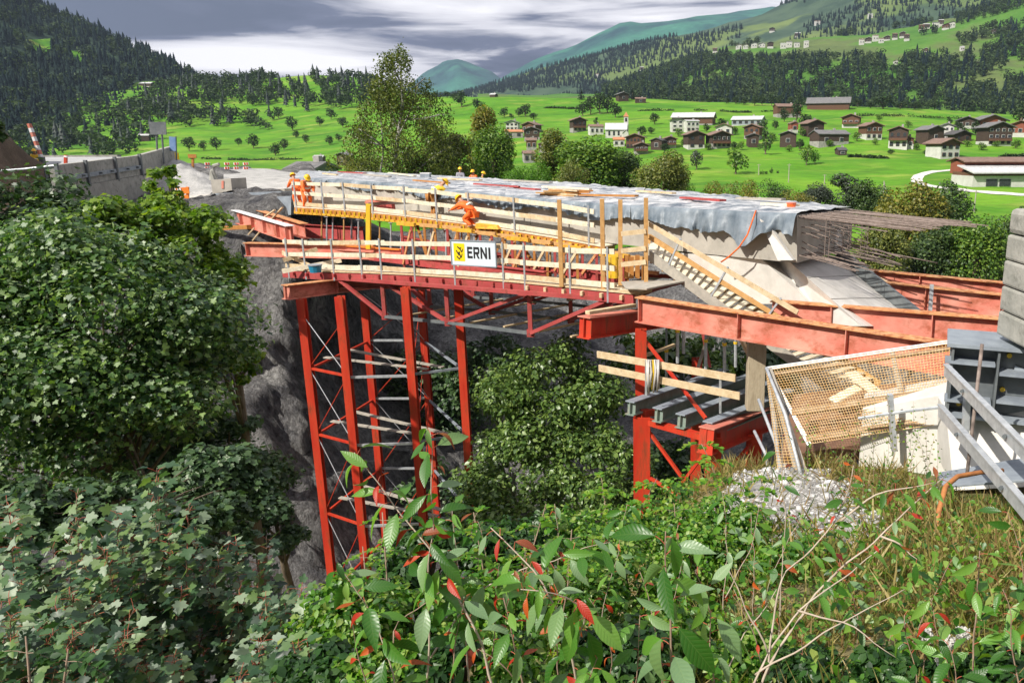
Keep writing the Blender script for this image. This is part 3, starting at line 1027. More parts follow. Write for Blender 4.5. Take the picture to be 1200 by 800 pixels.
# upper work platform on yellow formwork --------------------------------------
UE = [at(*p) for p in [(345, 243, 35.4), (410, 247, 33.2), (480, 254, 31.0), (540, 262, 29.0), (600, 271, 27.0), (650, 279, 25.5), (708, 290, 23.7)]]
UI = [at(*p) for p in [(345, 238.5, 37.2), (430, 246, 34.2), (520, 257, 30.8), (690, 281, 25.3), (724, 287, 24.4)]]
up_ = thing('formwork_platform', 'upper work platform of boards on yellow formwork beams along the deck', 'platform', UE[0])
NP = 58
ue = [along(UE, k / (NP - 1)) for k in range(NP)]
ui = [along(UI, k / (NP - 1)) for k in range(NP)]
g = MB()
for k in range(NP - 1):
    g.prism([ue[k], ue[k + 1], lerp(ue[k + 1], ui[k + 1], 0.97), lerp(ue[k], ui[k], 0.97)], (0, 0, 0.04))
g.build('floor_board', M['wood_pale'], up_)
for k in range(1, NP - 1):
    n = (ue[k] - ui[k]); n.z = 0; n.normalize()
    a = ue[k] + n * 0.10 - UP * 0.135
    MB().bar(a, a - n * 1.15, 0.08, 0.17).build('joist', M['yellow_bright' if k % 3 else 'yellow'], up_)
for k, off in ((0, 0.02), (1, 0.75)):
    ln = [p + (i - p).normalized() * off - UP * 0.235 for p, i in zip(ue, ui)]
    g = MB()
    for a, b in zip(ln[::3], ln[3::3]):
        g.bar(a, b, 0.10, 0.09)
    g.build('edge_beam', M['yellow'], up_)
ln = [p + (i - p).normalized() * 0.045 - UP * 0.1 for p, i in zip(ue, ui)]
g = MB()
for a, b in zip(ln[::3], ln[3::3]):
    g.bar(a, b, 0.03, 0.19)
g.build('edge_board', M['brown_joist'], up_)
fx = MB()
fx.prism([at(557, 262, 28.0), at(582, 264, 27.4), at(584, 269, 27.2), at(557, 268, 28.0)], (.1, .35, 0))
tag(fx.build('formwork_sheet', M['yellow'], bevel=.01), 'orange yellow formwork panel leaning by the orange worker', 'formwork panel')
fr = thing('steel_bracket', 'rusty red bracket lying on the upper platform behind the first railing boards', 'bracket', at(450, 242, 33))
MB().bar(at(432, 236, 33.6), at(465, 233, 32.8), .35, .12).build('top_plate', M['red'], fr)
MB().bar(at(438, 245, 33.2), at(462, 243, 32.6), .25, .28).build('bracket_body', M['red_dark'], fr)
MB().bar(at(428, 237, 33.5), at(441, 247, 33.0), .06, .06).build('strut', M['red'], fr)


def railing(name, label, base, pxs, hts, post_h, bw=0.15, pmat='galv', bmat='wood_pale', below=0.35, skip=()):
    t = thing(name, label, 'railing', base[0])
    P = [at_px(base, x) for x in pxs]
    for p in P:
        g = MB()
        g.bar(p - UP * below, p + UP * post_h, 0.05, 0.05, up=(0, 1, 0))
        for h in hts:
            g.box(p + UP * h + Vector((0.0, 0.05, 0)), (0.09, 0.07, 0.05))
        g.build('post', M[pmat], t)
    for i, h in enumerate(hts):
        for k in range(len(P) - 1):
            if (i, k) in skip:
                continue
            a, b = P[k], P[k + 1]
            d = (b - a).normalized()
            n = d.cross(UP)
            off = -n * (0.048 + (0.012 if k % 2 else 0.0)) * -1 * (-1)
            z0, z1 = random.uniform(-.03, .03), random.uniform(-.03, .03)
            MB().bar(a - d * .22 + off + UP * (h + z0), b + d * .22 + off + UP * (h + z1), 0.028, bw).build('rail_board', M[bmat if (i + k) % 4 else 'wood'], t)
    return t


railing('railing', 'railing of pale boards along the upper platform with the yellow edge', [p + UP * 0.04 for p in ue],
        [347, 379, 404, 437, 475, 512, 550, 603, 655, 690], [0.12, 0.58, 1.02], 1.18, skip=())

# lower walkway ----------------------------------------------------------------
LE = [at(*p) for p in [(330, 315, 29.8), (361, 317, 29.0), (455, 319.5, 26.9), (565, 326, 24.6), (650, 334, 22.6), (742, 343, 20.5)]]
ld = (LE[-1] - LE[0]); ld.z = 0; ld.normalize()
ln_ = Vector((-ld.y, ld.x, 0))
if ln_.y < 0:
    ln_ = -ln_
NL = 44
le = [along(LE, k / (NL - 1)) for k in range(NL)]
lw = thing('walkway', 'lower timber walkway with red edge beam carrying the white sign', 'walkway', LE[0])
for j in range(5):
    g = MB()
    for a, b in zip(le[:-1:6], le[6::6] + ([le[-1]] if (NL - 1) % 6 else [])):
        g.bar(a + ln_ * (0.12 + j * .25), b + ln_ * (0.12 + j * .25), 0.235, 0.045, off=(0, -0.02 + 0.006 * (j % 2)))
    g.build('floor_board', M['wood_pale' if j % 2 else 'wood'], lw)
g = MB()
for a, b in zip(le[:-1:6], le[6::6] + [le[-1]]):
    if (b - a).length > .1:
        g.bar(a + ln_ * .05, b + ln_ * .05, 0.10, 0.26, off=(0, -.205))
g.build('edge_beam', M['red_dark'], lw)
for k in range(2, NL, 2):
    a = le[k] - UP * 0.12 - ln_ * 0.10
    MB().bar(a, a + ln_ * 1.5, 0.09, 0.13, off=(0, -.03)).build('cross_joist', M['wood' if k > 30 else 'red_dark'], lw)
railing('railing', 'railing of pale boards along the lower walkway with the white sign on it', le,
        [338, 358, 391, 424, 447, 486, 533, 590, 615, 668, 712], [0.14, 0.60, 1.06], 1.2)

# the sign
s0 = at_px(le, 534) + UP * 0.42 - ln_ * 0.12
s1 = at_px(le, 586) + UP * 0.42 - ln_ * 0.12
sw = (s1 - s0).length
sd = (s1 - s0).normalized()
sn = sd.cross(UP).normalized()
if sn.y > 0:
    sn = -sn
su = UP
sh = 0.80
sg = thing('sign', 'white company sign with yellow emblem hung on the lower railing', 'sign', s0)
MB().prism([s0, s1, s1 + su * sh, s0 + su * sh], -sn * 0.03).build('sign_panel', M['sign_white'], sg)
fr_ = MB()
for a, b in ((s0, s1), (s1, s1 + su * sh), (s1 + su * sh, s0 + su * sh), (s0 + su * sh, s0)):
    fr_.bar(a + sn * .006, b + sn * .006, 0.035, 0.035, up=sn)
fr_.build('sign_frame', M['steel_blue'], sg)


def on_sign(u, v, o=0.004):
    return s0 + sd * (u * sw) + su * (v * sh) + sn * o


MB().prism([on_sign(.06, .16), on_sign(.31, .16), on_sign(.31, .88), on_sign(.06, .88)], sn * .003).build('emblem_square', M['sign_yellow'], sg)
em = MB()
for (cu, cv, l) in ((.15, .50, .20), (.20, .42, .22), (.155, .30, .12), (.22, .62, .18), (.18, .70, .10)):
    em.bar(on_sign(cu - .03, cv + l / 2, .012), on_sign(cu + .03, cv - l / 2, .012), 0.045, .004, up=sn)
    em.bar(on_sign(cu + .03, cv - l / 2, .0125), on_sign(cu + .055, cv + l * .25, .0125), 0.03, .004, up=sn)
em.build('emblem', M['black'], sg)


def letter(strokes, u0, w, v0, h):
    g = MB()
    for poly in strokes:
        g.prism([on_sign(u0 + w * a, v0 + h * b, .005) for a, b in poly], sn * .004)
    g.build('letter', M['black'], sg)


T, B_ = 0.24, 0.2
letter([[(0, 0), (T + .04, 0), (T + .04, 1), (0, 1)], [(T + .04, 0), (1, 0), (1, B_), (T + .04, B_)], [(T + .04, .41), (.9, .41), (.9, .41 + B_), (T + .04, .41 + B_)], [(T + .04, 1 - B_), (1, 1 - B_), (1, 1), (T + .04, 1)]], .37, .115, .30, .46)
letter([[(0, 0), (T, 0), (T, 1), (0, 1)], [(T, 1 - B_), (.82, 1 - B_), (1, .84), (.9, 1), (T, 1)], [(.76, .55), (1, .6), (1, .84), (.76, .82)], [(T, .38), (.86, .38), (1, .6), (.8, .57), (T, .57)], [(.42, .38), (.7, 0), (1, 0), (.7, .38)]], .51, .13, .30, .46)
letter([[(0, 0), (T, 0), (T, 1), (0, 1)], [(1 - T, 0), (1, 0), (1, 1), (1 - T, 1)], [(T, 1), (T, .66), (1 - T, 0), (1 - T, .36)]], .665, .14, .30, .46)
letter([[(0, 0), (1, 0), (1, 1), (0, 1)]], .84, .04, .30, .46)

# tall timber posts at the right end of the walkway
for x, y0, y1, Y, lb in ((658, 332, 234, 22.3, 'tall timber post standing right of the white sign below the timber offcuts'), (707, 336, 233, 21.4, 'tall timber post between the lone post and the ladder-like frame')):
    p = at(x, y0, Y)
    hgt = (at(x, y1, Y) - p).z
    o = MB().bar(p - UP * .1, p + UP * hgt, .12, .12, up=(0, 1, 0)).build('timber_post', M['wood_post'], bevel=.008)
    tag(o, lb, 'post', 'tall timber posts at the end of the walkway')
fr = thing('gate_frame', 'ladder-like timber gate frame at the head of the stairs', 'timber frame', at(727, 335, 21.0))
pp = []
for x, y0, y1, Y in ((727, 334, 234, 21.2), (757, 331, 232, 20.9)):
    p = at(x, y0, Y)
    pp.append((x, Y))
    MB().bar(p, at(x, y1, Y), .115, .115, up=(0, 1, 0)).build('upright', M['wood_post'], fr)
for y in (273, 293, 309):
    MB().bar(at(728, y + 1, 21.12), at(757, y - 2, 20.82), .04, .13).build('rung', M['wood'], fr)
yb = thing('yellow_panel', 'row of short yellow formwork props beside the ladder-like frame', 'formwork props', at(727, 325, 22))
for k, x in enumerate((713, 719, 725, 734, 740, 747)):
    MB().bar(at(x, 326, 21.9), at(x, 301 - k % 2 * 2, 21.9), .13, .10, up=(0, 1, 0)).build('prop', M['yellow_bright' if k < 3 else 'brown_joist'], yb)
gp_ = MB()
gp_.prism([at(728, 332, 20.9), at(752, 330, 21.6), at(803, 331, 20.4), at(758, 340, 19.4), at(733, 339, 19.6)], (0, 0, .05))
tag(gp_.build('platform_panel', M['wood_grey'], bevel=.01), 'grey weathered landing panel above the end of the front red girder', 'panel')

# yellow vertical beam and props between walkway and upper platform
o = MB().ibeam(at(431, 292, 29.6), at(431, 239, 29.6), .14, .16, up=(0, -1, 0)).build('formwork_beam', M['yellow_bright'])
tag(o, 'bright yellow beam standing upright between the two railings', 'formwork beam')
ppx = [(377, 251, 287), (383, 252, 286), (390, 252, 285), (403, 253, 287), (412, 254, 280), (420, 255, 296), (445, 258, 296), (458, 259, 300), (470, 260, 302), (486, 262, 300), (505, 264, 300), (523, 267, 306), (541, 270, 308), (556, 273, 310), (575, 276, 312), (592, 278, 318), (610, 281, 320), (628, 284, 322), (645, 288, 324), (680, 294, 326)]
for k, (x, y0, y1) in enumerate(ppx):
    Y = float(np.interp(x, [345, 480, 600, 708], [35.0, 30.6, 26.7, 23.6])) + (0.35 if k % 2 else 0.9)
    pr = thing('prop', '', 'steel prop', at(x, y1, Y), 0, 'steel props between the walkway and the upper platform')
    pr['label'] = '%s slender prop from the left under the upper platform' % ['first', 'second', 'third', 'fourth', 'fifth', 'sixth', 'seventh', 'eighth', 'ninth', 'tenth', 'eleventh', 'twelfth', 'thirteenth', 'fourteenth', 'fifteenth', 'sixteenth', 'seventeenth', 'eighteenth', 'nineteenth', 'twentieth'][k]
    a, b = at(x, y1, Y), at(x, y0 + 2, Y)
    mt = 'galv' if k % 3 else 'wood_post'
    MB().tube([a, lerp(a, b, .55)], .045, 8).build('outer_tube', M[mt], pr)
    MB().tube([lerp(a, b, .53), b], .033, 8).build('inner_tube', M[mt], pr)
    MB().box(b, (.16, .16, .02)).build('head_plate', M['galv'], pr)
# lattice of red beams in the shade beneath the upper platform
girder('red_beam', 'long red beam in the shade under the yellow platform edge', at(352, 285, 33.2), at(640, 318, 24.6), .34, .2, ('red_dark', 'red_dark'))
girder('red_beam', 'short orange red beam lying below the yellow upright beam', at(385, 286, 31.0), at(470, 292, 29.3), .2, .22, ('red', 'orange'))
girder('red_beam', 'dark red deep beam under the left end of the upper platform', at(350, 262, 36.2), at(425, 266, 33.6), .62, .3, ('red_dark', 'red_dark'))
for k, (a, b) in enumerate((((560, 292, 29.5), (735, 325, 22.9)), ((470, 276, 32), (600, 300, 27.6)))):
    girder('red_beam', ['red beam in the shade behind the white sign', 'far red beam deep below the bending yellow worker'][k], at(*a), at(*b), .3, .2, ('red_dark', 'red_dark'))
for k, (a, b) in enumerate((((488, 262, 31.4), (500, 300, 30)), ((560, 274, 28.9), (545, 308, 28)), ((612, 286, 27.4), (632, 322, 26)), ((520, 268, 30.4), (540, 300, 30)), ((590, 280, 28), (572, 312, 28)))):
    o = MB().bar(at(*a), at(*b), .09, .07).build('timber_brace', M['brown_joist'])
    tag(o, ['first', 'second', 'fourth', 'fifth', 'third'][[0, 2, 4, 1, 3].index(k)] + ' slanting brown timber from the left under the upper platform' if False else ['slanting brown timber below the bending worker', 'slanting brown timber behind the left edge of the sign', 'slanting brown timber right of the sign', 'slanting brown timber left of the sign', 'slanting brown timber behind the right edge of the sign'][k], 'timber', 'slanting timbers under the upper platform')

# trussed bracing under the walkway -------------------------------------------
def truss(label, off, drop, pxs, x_ends, mat):
    t = thing('truss', label, 'truss', at_px(le, 520) + off)
    tops = [at_px(le, x) + off - UP * 0.34 for x in pxs]
    bots = [p - UP * drop for p in tops]
    A, Bv = at_px(le, x_ends[0]) + off - UP * 0.34, at_px(le, x_ends[1]) + off - UP * 0.34
    MB().bar(A, Bv, .12, .12, off=(0, .065)).build('top_chord', M[mat], t)
    for a, b in zip(bots, bots[1:]):
        MB().bar(a, b, .10, .10).build('bottom_chord', M['steel_grey'], t)
    for a, b in zip(tops, bots):
        MB().bar(a, b, .13, .13, up=(0, 1, 0)).build('vertical', M[mat], t)
        MB().box(b, (.24, .05, .24)).build('gusset_plate', M[mat], t)
    MB().bar(A, bots[0], .11, .11).build('diagonal', M[mat], t)
    MB().bar(tops[0] - ld * .0 + ln_ * .02, bots[1] + ln_ * .02, .11, .11).build('diagonal', M[mat], t)
    MB().bar(tops[2] + ln_ * .02, bots[1] + ln_ * .02, .11, .11).build('diagonal', M[mat], t)
    MB().bar(Bv, bots[2], .11, .11).build('diagonal', M[mat], t)
    return t


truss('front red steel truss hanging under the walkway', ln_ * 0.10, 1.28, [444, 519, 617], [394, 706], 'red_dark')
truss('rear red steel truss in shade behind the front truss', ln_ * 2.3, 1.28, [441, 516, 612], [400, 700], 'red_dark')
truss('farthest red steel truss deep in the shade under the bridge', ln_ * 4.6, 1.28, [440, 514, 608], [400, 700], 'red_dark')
for k, x in enumerate((460, 500, 540, 580, 620, 660, 700)):
    p = at_px(le, x) + ln_ * .2 - UP * .42
    o = MB().bar(p, p + ln_ * 5.2, .12, .14).build('cross_beam', M['wood_grey' if k % 2 else 'red_dark'])
    tag(o, '%s cross beam from the left between the red trusses' % ['first', 'second', 'third', 'fourth', 'fifth', 'sixth', 'seventh'][k], 'cross beam', 'cross beams between the trusses')
    if k < 6:
        q = at_px(le, x) + ln_ * .3 - UP * 1.6
        o2 = MB().bar(q, q + ln_ * 4.6 + ld * .8, .1, .05).build('plank', M['wood'])
        tag(o2, '%s plank from the left laid across the truss bottoms' % ['first', 'second', 'third', 'fourth', 'fifth', 'sixth'][k], 'plank', 'planks laid across the truss bottoms')

# left: beams coming off the abutment ------------------------------------------
girder('red_girder', 'bright red girder with many stiffeners reaching from the left abutment', at(244, 237, 46.5), at(340, 264.5, 32), .66, .34, ('red', 'white'), [.02, .22, .33, .36, .5, .64, .77, .9, .985])
girder('red_girder', 'red girder with rusty top running behind the stiffened one', at(267, 235, 47), at(357, 262, 33.5), .66, .34, ('red', 'rust'), [.1, .3, .5, .7])
girder('red_girder', 'plain pale red girder projecting left below the stiffened one', at(288, 284, 32.0), at(440, 287, 30.2), .56, .34, ('red', 'rust'), [.015])
girder('cap_beam', 'rust-edged red cap beam on top of the left tower', at(333, 334, 26.8), at(445, 321, 30.3), .52, .4, ('red', 'rust'), [.02, .5])
girder('cap_beam', 'short red cap beam behind the first one on the left tower', at(392, 326, 28.9), at(560, 327, 27.4), .35, .4, ('red', 'rust'), [.02])
o = MB().bar(at(246, 268, 40), at(292, 266, 36), .22, .2).build('timber_beam', M['brown_joist'], bevel=.01)
tag(o, 'brown timber beam poking out of the rock below the red girders', 'timber beam')
for k, (a, b) in enumerate((((300, 262, 37), (322, 246, 36)), ((310, 266, 36.5), (331, 243, 36)), ((291, 275, 36), (298, 267, 36)), ((296, 282, 35), (304, 272, 35)))):
    o = MB().bar(at(*a), at(*b), .1, .05).build('timber_brace', M['wood'])
    tag(o, ['pale slanting board between the two left red girders', 'pale steeper board leaning at the platform corner by the orange workers', 'short pale board under the stiffened red girder', 'short pale lower board close to the rock'][k], 'board', 'pale boards around the left girders')
for k, (a, b) in enumerate((((332, 305, 29.5), (372, 292, 30)), ((331, 318, 29), (400, 305, 29)), ((331, 296, 30.5), (385, 322, 28.6)))):
    o = MB().bar(at(*a), at(*b), .05, .16).build('plank', M['wood' if k != 1 else 'wood_pale'])
    tag(o, ['pale plank slanting at the left end of the walkway, upper one', 'pale plank slanting at the left end of the walkway, lower one', 'long thin plank leaning down across the left walkway railing'][k], 'plank', 'planks at the left end of the walkway')
bk = thing('bucket', 'blue bucket on the left end of the walkway above the cap beam', 'bucket', at(370, 319, 28.2))
MB().tube([at(370, 319, 28.2), at(370, 319, 28.2) + UP * .26], [.2, .24], 12).build('bucket_body', pm('blue_plastic', (.02, .22, .38), None, 3, .4), bk)
MB().tube([at(370, 319, 28.2) + UP * .26, at(370, 319, 28.2) + UP * .29], [.26, .26], 12).build('bucket_rim', M['steel_blue'], bk)

# left support tower -------------------------------------------------------------
tw = thing('support_tower', 'tall scaffold tower of six red steel columns on the left', 'support tower', at(440, 640, 25.5))


def column(px, py, Y, zb, h, parent, mat='red_col'):
    p = at(px, py, Y)
    g = MB()
    b_ = Vector((p.x, p.y, zb))
    w = h
    g.bar(b_, p, w, .028, up=(0, 1, 0), off=(0, w / 2 - .014))
    g.bar(b_, p, w, .028, up=(0, 1, 0), off=(0, -w / 2 + .014))
    g.bar(b_, p, .02, w - .058, up=(0, 1, 0))
    g.build('column', M[mat], parent)
    return p


cols = {}
for nm, px, py, Y in (('a', 353, 350, 26.4), ('b', 398, 347, 25.4), ('c', 427, 352, 30.5), ('d', 475, 336, 25.6), ('e', 493, 340, 30.5), ('f', 537, 338, 26.4), ):
    cols[nm] = column(px, py, Y, -17.5, .27, tw)
lev_z = [at(353, 431, 26.4).z, at(353, 508, 26.4).z, at(353, 600, 26.4).z, at(353, 690, 26.4).z]


def atlev(n, z):
    p = cols[n]
    return Vector((p.x, p.y, z))


for li, z in enumerate(lev_z):
    for k, (a, b) in enumerate((('a', 'b'), ('b', 'd'), ('d', 'f'), ('a', 'c'), ('c', 'e'), ('e', 'f'))):
        MB().bar(atlev(a, z - .05 * (k % 2)), atlev(b, z - .05 * (k % 2)), .075, .08).build('tie_beam', M['galv' if k % 3 == 1 else ('red_col' if k % 3 == 0 else 'steel_blue')], tw)
    for j in range(2):
        A_, B2 = lerp(atlev('a', z + .12), atlev('c', z + .12), .25 + .3 * j), lerp(atlev('d', z + .12), atlev('f', z + .12), .3 + .3 * j)
        MB().bar(A_, B2, .18, .04).build('catwalk_plank', M['wood_grey'], tw)
zs = [cols['a'].z - .6] + lev_z
for za, zb in zip(zs, zs[1:]):
    for a, b in (('a', 'b'), ('c', 'e'), ('d', 'e')):
        for s in (0, 1):
            MB().tube([atlev(a, za if s else zb), atlev(b, zb if s else za)], .016, 5).build('brace_rod', M['galv' if s else 'red_col'], tw)

# right support tower ---------------------------------------------------------------
rt = thing('support_tower', 'red support tower below the front girder on the right', 'support tower', at(752, 560, 18.6))


def boxcol(px, py0, py1, Y, w, name='column', mat='red_col'):
    a, b = at(px, py0, Y), at(px, py1, Y)
    g = MB()
    bb = Vector((a.x, a.y, b.z))
    for o_ in (-1, 1):
        g.bar(bb, a, w, .03, up=(0, 1, 0), off=(0, o_ * (w / 2 - .015)))
    g.bar(bb, a, .025, w - .062, up=(0, 1, 0))
    g.build(name, M[mat], rt)
    return a


boxcol(751, 386, 480, 19.6, .30)
c1 = boxcol(752, 486, 700, 18.2, .42)
c2 = boxcol(836, 510, 700, 16.9, .36)
boxcol(884, 506, 640, 18.6, .36)
boxcol(817, 420, 640, 22.2, .3)
MB().bar(at(760, 494, 18.1), at(832, 514, 17.0), .2, .13).build('head_beam', M['red_col'], rt)
MB().bar(at(752, 484, 18.3), at(884, 470, 22.0), .2, .16).build('head_beam', M['red_col'], rt)
for a, b in (((760, 505, 18.1), (800, 560, 17.5)), ((830, 525, 16.95), (800, 565, 17.4)), ((762, 560, 18.0), (830, 600, 17.0)), ((845, 560, 17.2), (880, 520, 18.4)), ((757, 400, 19.6), (827, 490, 17.4))):
    MB().bar(at(*a), at(*b), .07, .07).build('brace', M['red_col'], rt)
girder('red_girder', 'short bright red girder stub jutting left under the front girder', at(684, 371, 18.9), at(800, 357, 22.6), .56, .42, ('red_col', 'red'), [.02])
o = MB().bar(at(690, 369, 18.9), at(745, 360, 20.3), .16, .09, off=(-.05, .05)).build('timber_beam', M['wood'], bevel=.01)
tag(o, 'pale timber lying on the short red girder stub', 'timber beam')
girder('red_girder', 'heavy red cross girder carrying the square timber post', at(828, 501, 16.6), at(905, 474, 20.0), .62, .40, ('red_col', 'red'), [.01])
girder('red_girder', 'front red girder running right from the short girder stub', at(748, 347, 19.4), at(1200, 414, 14.0), .66, .32, ('red', 'rust'), [.012, .33, .62])
girder('red_girder', 'second red girder just behind the front one, crossing the concrete leg', at(905, 351.5, 19.1), at(1330, 384, 15.2), .66, .32, ('red', 'rust'), [.2, .5])
girder('red_girder', 'far red girder passing right beneath the steel bars, rearmost of the four', at(990, 313, 24.2), at(1330, 345, 20.0), .66, .32, ('red', 'rust'), [.3])
girder('red_girder', 'far red girder with a grey clamp on its web, third from the camera', at(985, 325, 22.3), at(1330, 360, 18.0), .72, .32, ('red', 'rust'), [.18, .34, .6])
o = MB().bar(at(1092, 333, 20.35), at(1090, 364, 20.25), .09, .06, up=(0, 1, 0)).build('clamp', M['galv'])
tag(o, 'grey steel clamp on the far red girder', 'clamp')
o = MB().bar(at(998, 310, 24.4), at(1038, 330, 22.0), .14, .04).build('plank', M['wood'])
tag(o, 'pale plank leaning from the steel bars onto the far girder', 'plank')
o = MB().bar(at(884, 479, 18.1), Vector((at(884, 479, 18.1).x, 18.1, at(884, 396, 18.1).z)), .43, .40, up=(0, 1, 0)).build('timber_post', M['wood_old'], bevel=.02)
tag(o, 'thick squared timber post standing on the red cross girder', 'post')
# green steel joists across the right tower
for k, (a, b) in enumerate((((738, 470, 18.0), (850, 432, 22.4)), ((770, 478, 17.7), (880, 438, 22.2)), ((797, 485, 17.4), (905, 446, 21.8)), ((829, 494, 17.0), (930, 455, 21.0)))):
    girder('green_beam', ['green grey joist at the left edge of the right tower under the white straps', 'second green grey joist from the left on the right tower', 'third green grey joist from the left on the right tower', 'green grey joist nearest the square timber post'][k],
           at(*a), at(*b), .36, .26, ('green_steel', 'steel_blue'), [.02], 'green grey joists on the right tower')
rl = thing('guard_rail', 'two-board guard rail above the green joists hung with white straps', 'guard rail', at(757, 465, 17.8))
for x, y0, y1, Y in ((757, 463, 421, 17.9), (844, 484, 436, 16.75)):
    MB().bar(at(x, y0, Y), at(x, y1, Y), .05, .05, up=(0, 1, 0)).build('post', M['galv'], rl)
for a, b in (((700, 415, 18.75), (862, 443, 16.5)), ((702, 431, 18.75), (867, 464, 16.4))):
    MB().bar(at(*a), at(*b), .04, .17).build('rail_board', M['wood'], rl)
bg = thing('straps', 'faded white lifting straps draped over the guard rail', 'straps', at(765, 430, 17.75))
for k in range(9):
    x = 759 + k * 1.7
    Y = 17.62 - .02 * (k % 3)
    g = MB()
    g.tube([at(x, 423, Y + .18), at(x - .4, 421.5, Y), at(x + random.uniform(-1, 1), 436, Y - .05), at(x + random.uniform(-2, 2) - .5, 450 + random.uniform(0, 12), Y - .02)], [.016, .02, .03, .022], 5)
    g.build('strap', M['cloth_white'] if k != 4 else M['yellow_cloth'], bg, smooth=True)
# tall props between the tower and the deck
for k, (x, y0, y1, Y) in enumerate(((794, 372, 425, 19.9), (801, 372, 414, 20.2), (827, 384, 436, 19.6), (849, 388, 440, 19.3), (781, 378, 470, 21.5), (862, 392, 430, 20.8))):
    pr = thing('prop', '%s grey steel prop from the left between front girder and right tower' % ['second', 'third', 'fourth', 'fifth', 'first', 'sixth'][k], 'steel prop', at(x, y1, Y), 0, 'steel props under the front girder')
    a, b = at(x, y1, Y), at(x, y0 - 10, Y)
    MB().tube([a, lerp(a, b, .6)], .045, 8).build('outer_tube', M['galv'], pr)
    MB().tube([lerp(a, b, .58), b], .033, 8).build('inner_tube', M['steel_blue'], pr)
    MB().tube([lerp(a, b, .57), lerp(a, b, .62)], .06, 8).build('collar', M['yellow_bright'], pr)
for k, (a, b, mt) in enumerate((((833, 384, 20.6), (818, 430, 20.6), 'wood_grey'), ((822, 384, 20.4), (832, 430, 20.4), 'red_dark'), ((866, 392, 18.6), (878, 416, 18.4), 'wood'), ((757, 416, 20.4), (790, 404, 21.2), 'wood'))):
    o = MB().bar(at(*a), at(*b), .10, .08).build('timber_brace', M[mt])
    tag(o, ['grey slanting timber crossing behind the right guard rail', 'dark red slanting strut crossing behind the right guard rail', 'short pale brace at the head of the square timber post', 'thin pale board behind the white straps'][k], 'timber', 'braces inside the right tower')

# stairs ------------------------------------------------------------------------------
st = thing('stairs', 'timber site stairs descending beside the concrete leg behind the front girder', 'stairs', at(762, 292, 21.3))
sa, sb = at(757, 296, 21.2), at(985, 463, 17.7)
ta, tbb = at(760, 279, 22.3), at(1030, 452, 18.7)
dS = (sb - sa).normalized()
MB().bar(sa, sb, .06, .26).build('stringer', M['wood_grey'], st)
MB().bar(ta, tbb, .06, .26).build('stringer', M['wood_post'], st)
nst = 30
for k in range(1, nst):
    f = k / nst
    a, b = lerp(sa, sb, f), lerp(ta, tbb, f)
    MB().bar(lerp(a, b, .03) + UP * .07, lerp(a, b, .97) + UP * .07, .24, .035).build('tread', M['wood_pale'], st)
    if k % 2:
        MB().bar(lerp(a, b, .05) - UP * .15, lerp(a, b, .6) - UP * .15, .10, .10).build('bearer', M['brown_joist' if k % 4 == 1 else 'yellow'], st)
hr = thing('handrail', 'pale timber handrail on slanting steel posts along the site stairs', 'handrail', sa)
ha, hb = at(758, 261, 21.15), at(935, 366, 18.35)
MB().bar(ha, hb, .05, .12).build('rail_board', M['wood'], hr)
MB().bar(lerp(ha, sa, .42) + dS * .0, lerp(hb, at(935, 412, 18.5), .42), .04, .12).build('rail_board', M['wood_post'], hr)
for px in (801, 858, 917):
    f = (px - 758) / (935 - 758)
    top = lerp(ha, hb, f)
    btm = lerp(sa, sb, max(f * .72 - .05, 0))
    MB().bar(btm, top + UP * .1, .05, .05).build('post', M['galv'], hr)

# trestles and shoring packed between the walkway and the deck
tn = ['first', 'second', 'third', 'fourth', 'fifth', 'sixth', 'seventh', 'eighth', 'ninth', 'tenth', 'eleventh', 'twelfth', 'thirteenth', 'fourteenth']
for k, x in enumerate((440, 462, 484, 506, 528, 550, 571, 592, 612, 632, 650, 668, 686, 704)):
    Y0 = float(np.interp(x, [440, 704], [30.6, 22.4])) + 1.2
    p = at_px(le, x) + ln_ * (1.5 + .2 * (k % 3))
    top_ = at(x, float(np.interp(x, [345, 480, 600, 708], [252, 263, 281, 299])), p.y + .2)
    t_ = thing('trestle', '%s timber trestle from the left in the shade under the upper platform' % tn[k], 'trestle', p, 0, 'trestles under the upper platform')
    hh_ = max(top_.z - p.z - .12, .6)
    a0, a1 = p - ld * .28, p + ld * .28
    dpt = ln_ * .1
    for q in (a0, a1):
        MB().bar(q - UP * .1, q + UP * hh_, .08, .08, up=(0, 1, 0)).build('post', M['brown_joist' if k % 2 else 'red_dark'], t_)
    MB().bar(a0 - ld * .2 + UP * (hh_ + .05), a1 + ld * .2 + UP * (hh_ + .05), .1, .12).build('head_beam', M['yellow' if k % 3 == 0 else 'wood_post'], t_)
    MB().bar(a0 + UP * .1 - ln_ * .05, a1 + UP * (hh_ * .9) - ln_ * .05, .05, .08).build('brace', M['wood' if k % 2 else 'rust'], t_)
    MB().bar(p + ln_ * .5 - ld * .5 + UP * .22, p + ln_ * .5 + ld * .5 + UP * .22, .1, .1).build('sill', M['rust'], t_)
for k, x in enumerate((400, 456, 470, 497, 530, 562, 588, 622, 648, 690)):
    p = at_px(le, x) + ln_ * .55
    a = p + UP * .06
    dv_ = ld * random.uniform(.5, 1.1) + ln_ * random.uniform(-.15, .15)
    o = MB().bar(a, a + dv_, .16, .05, off=(0, .03)).build('board', M[['wood', 'wood_pale', 'brown_joist', 'galv'][k % 4]])
    tag(o, '%s loose board from the left lying on the lower walkway' % tn[k], 'board', 'loose boards on the lower walkway')

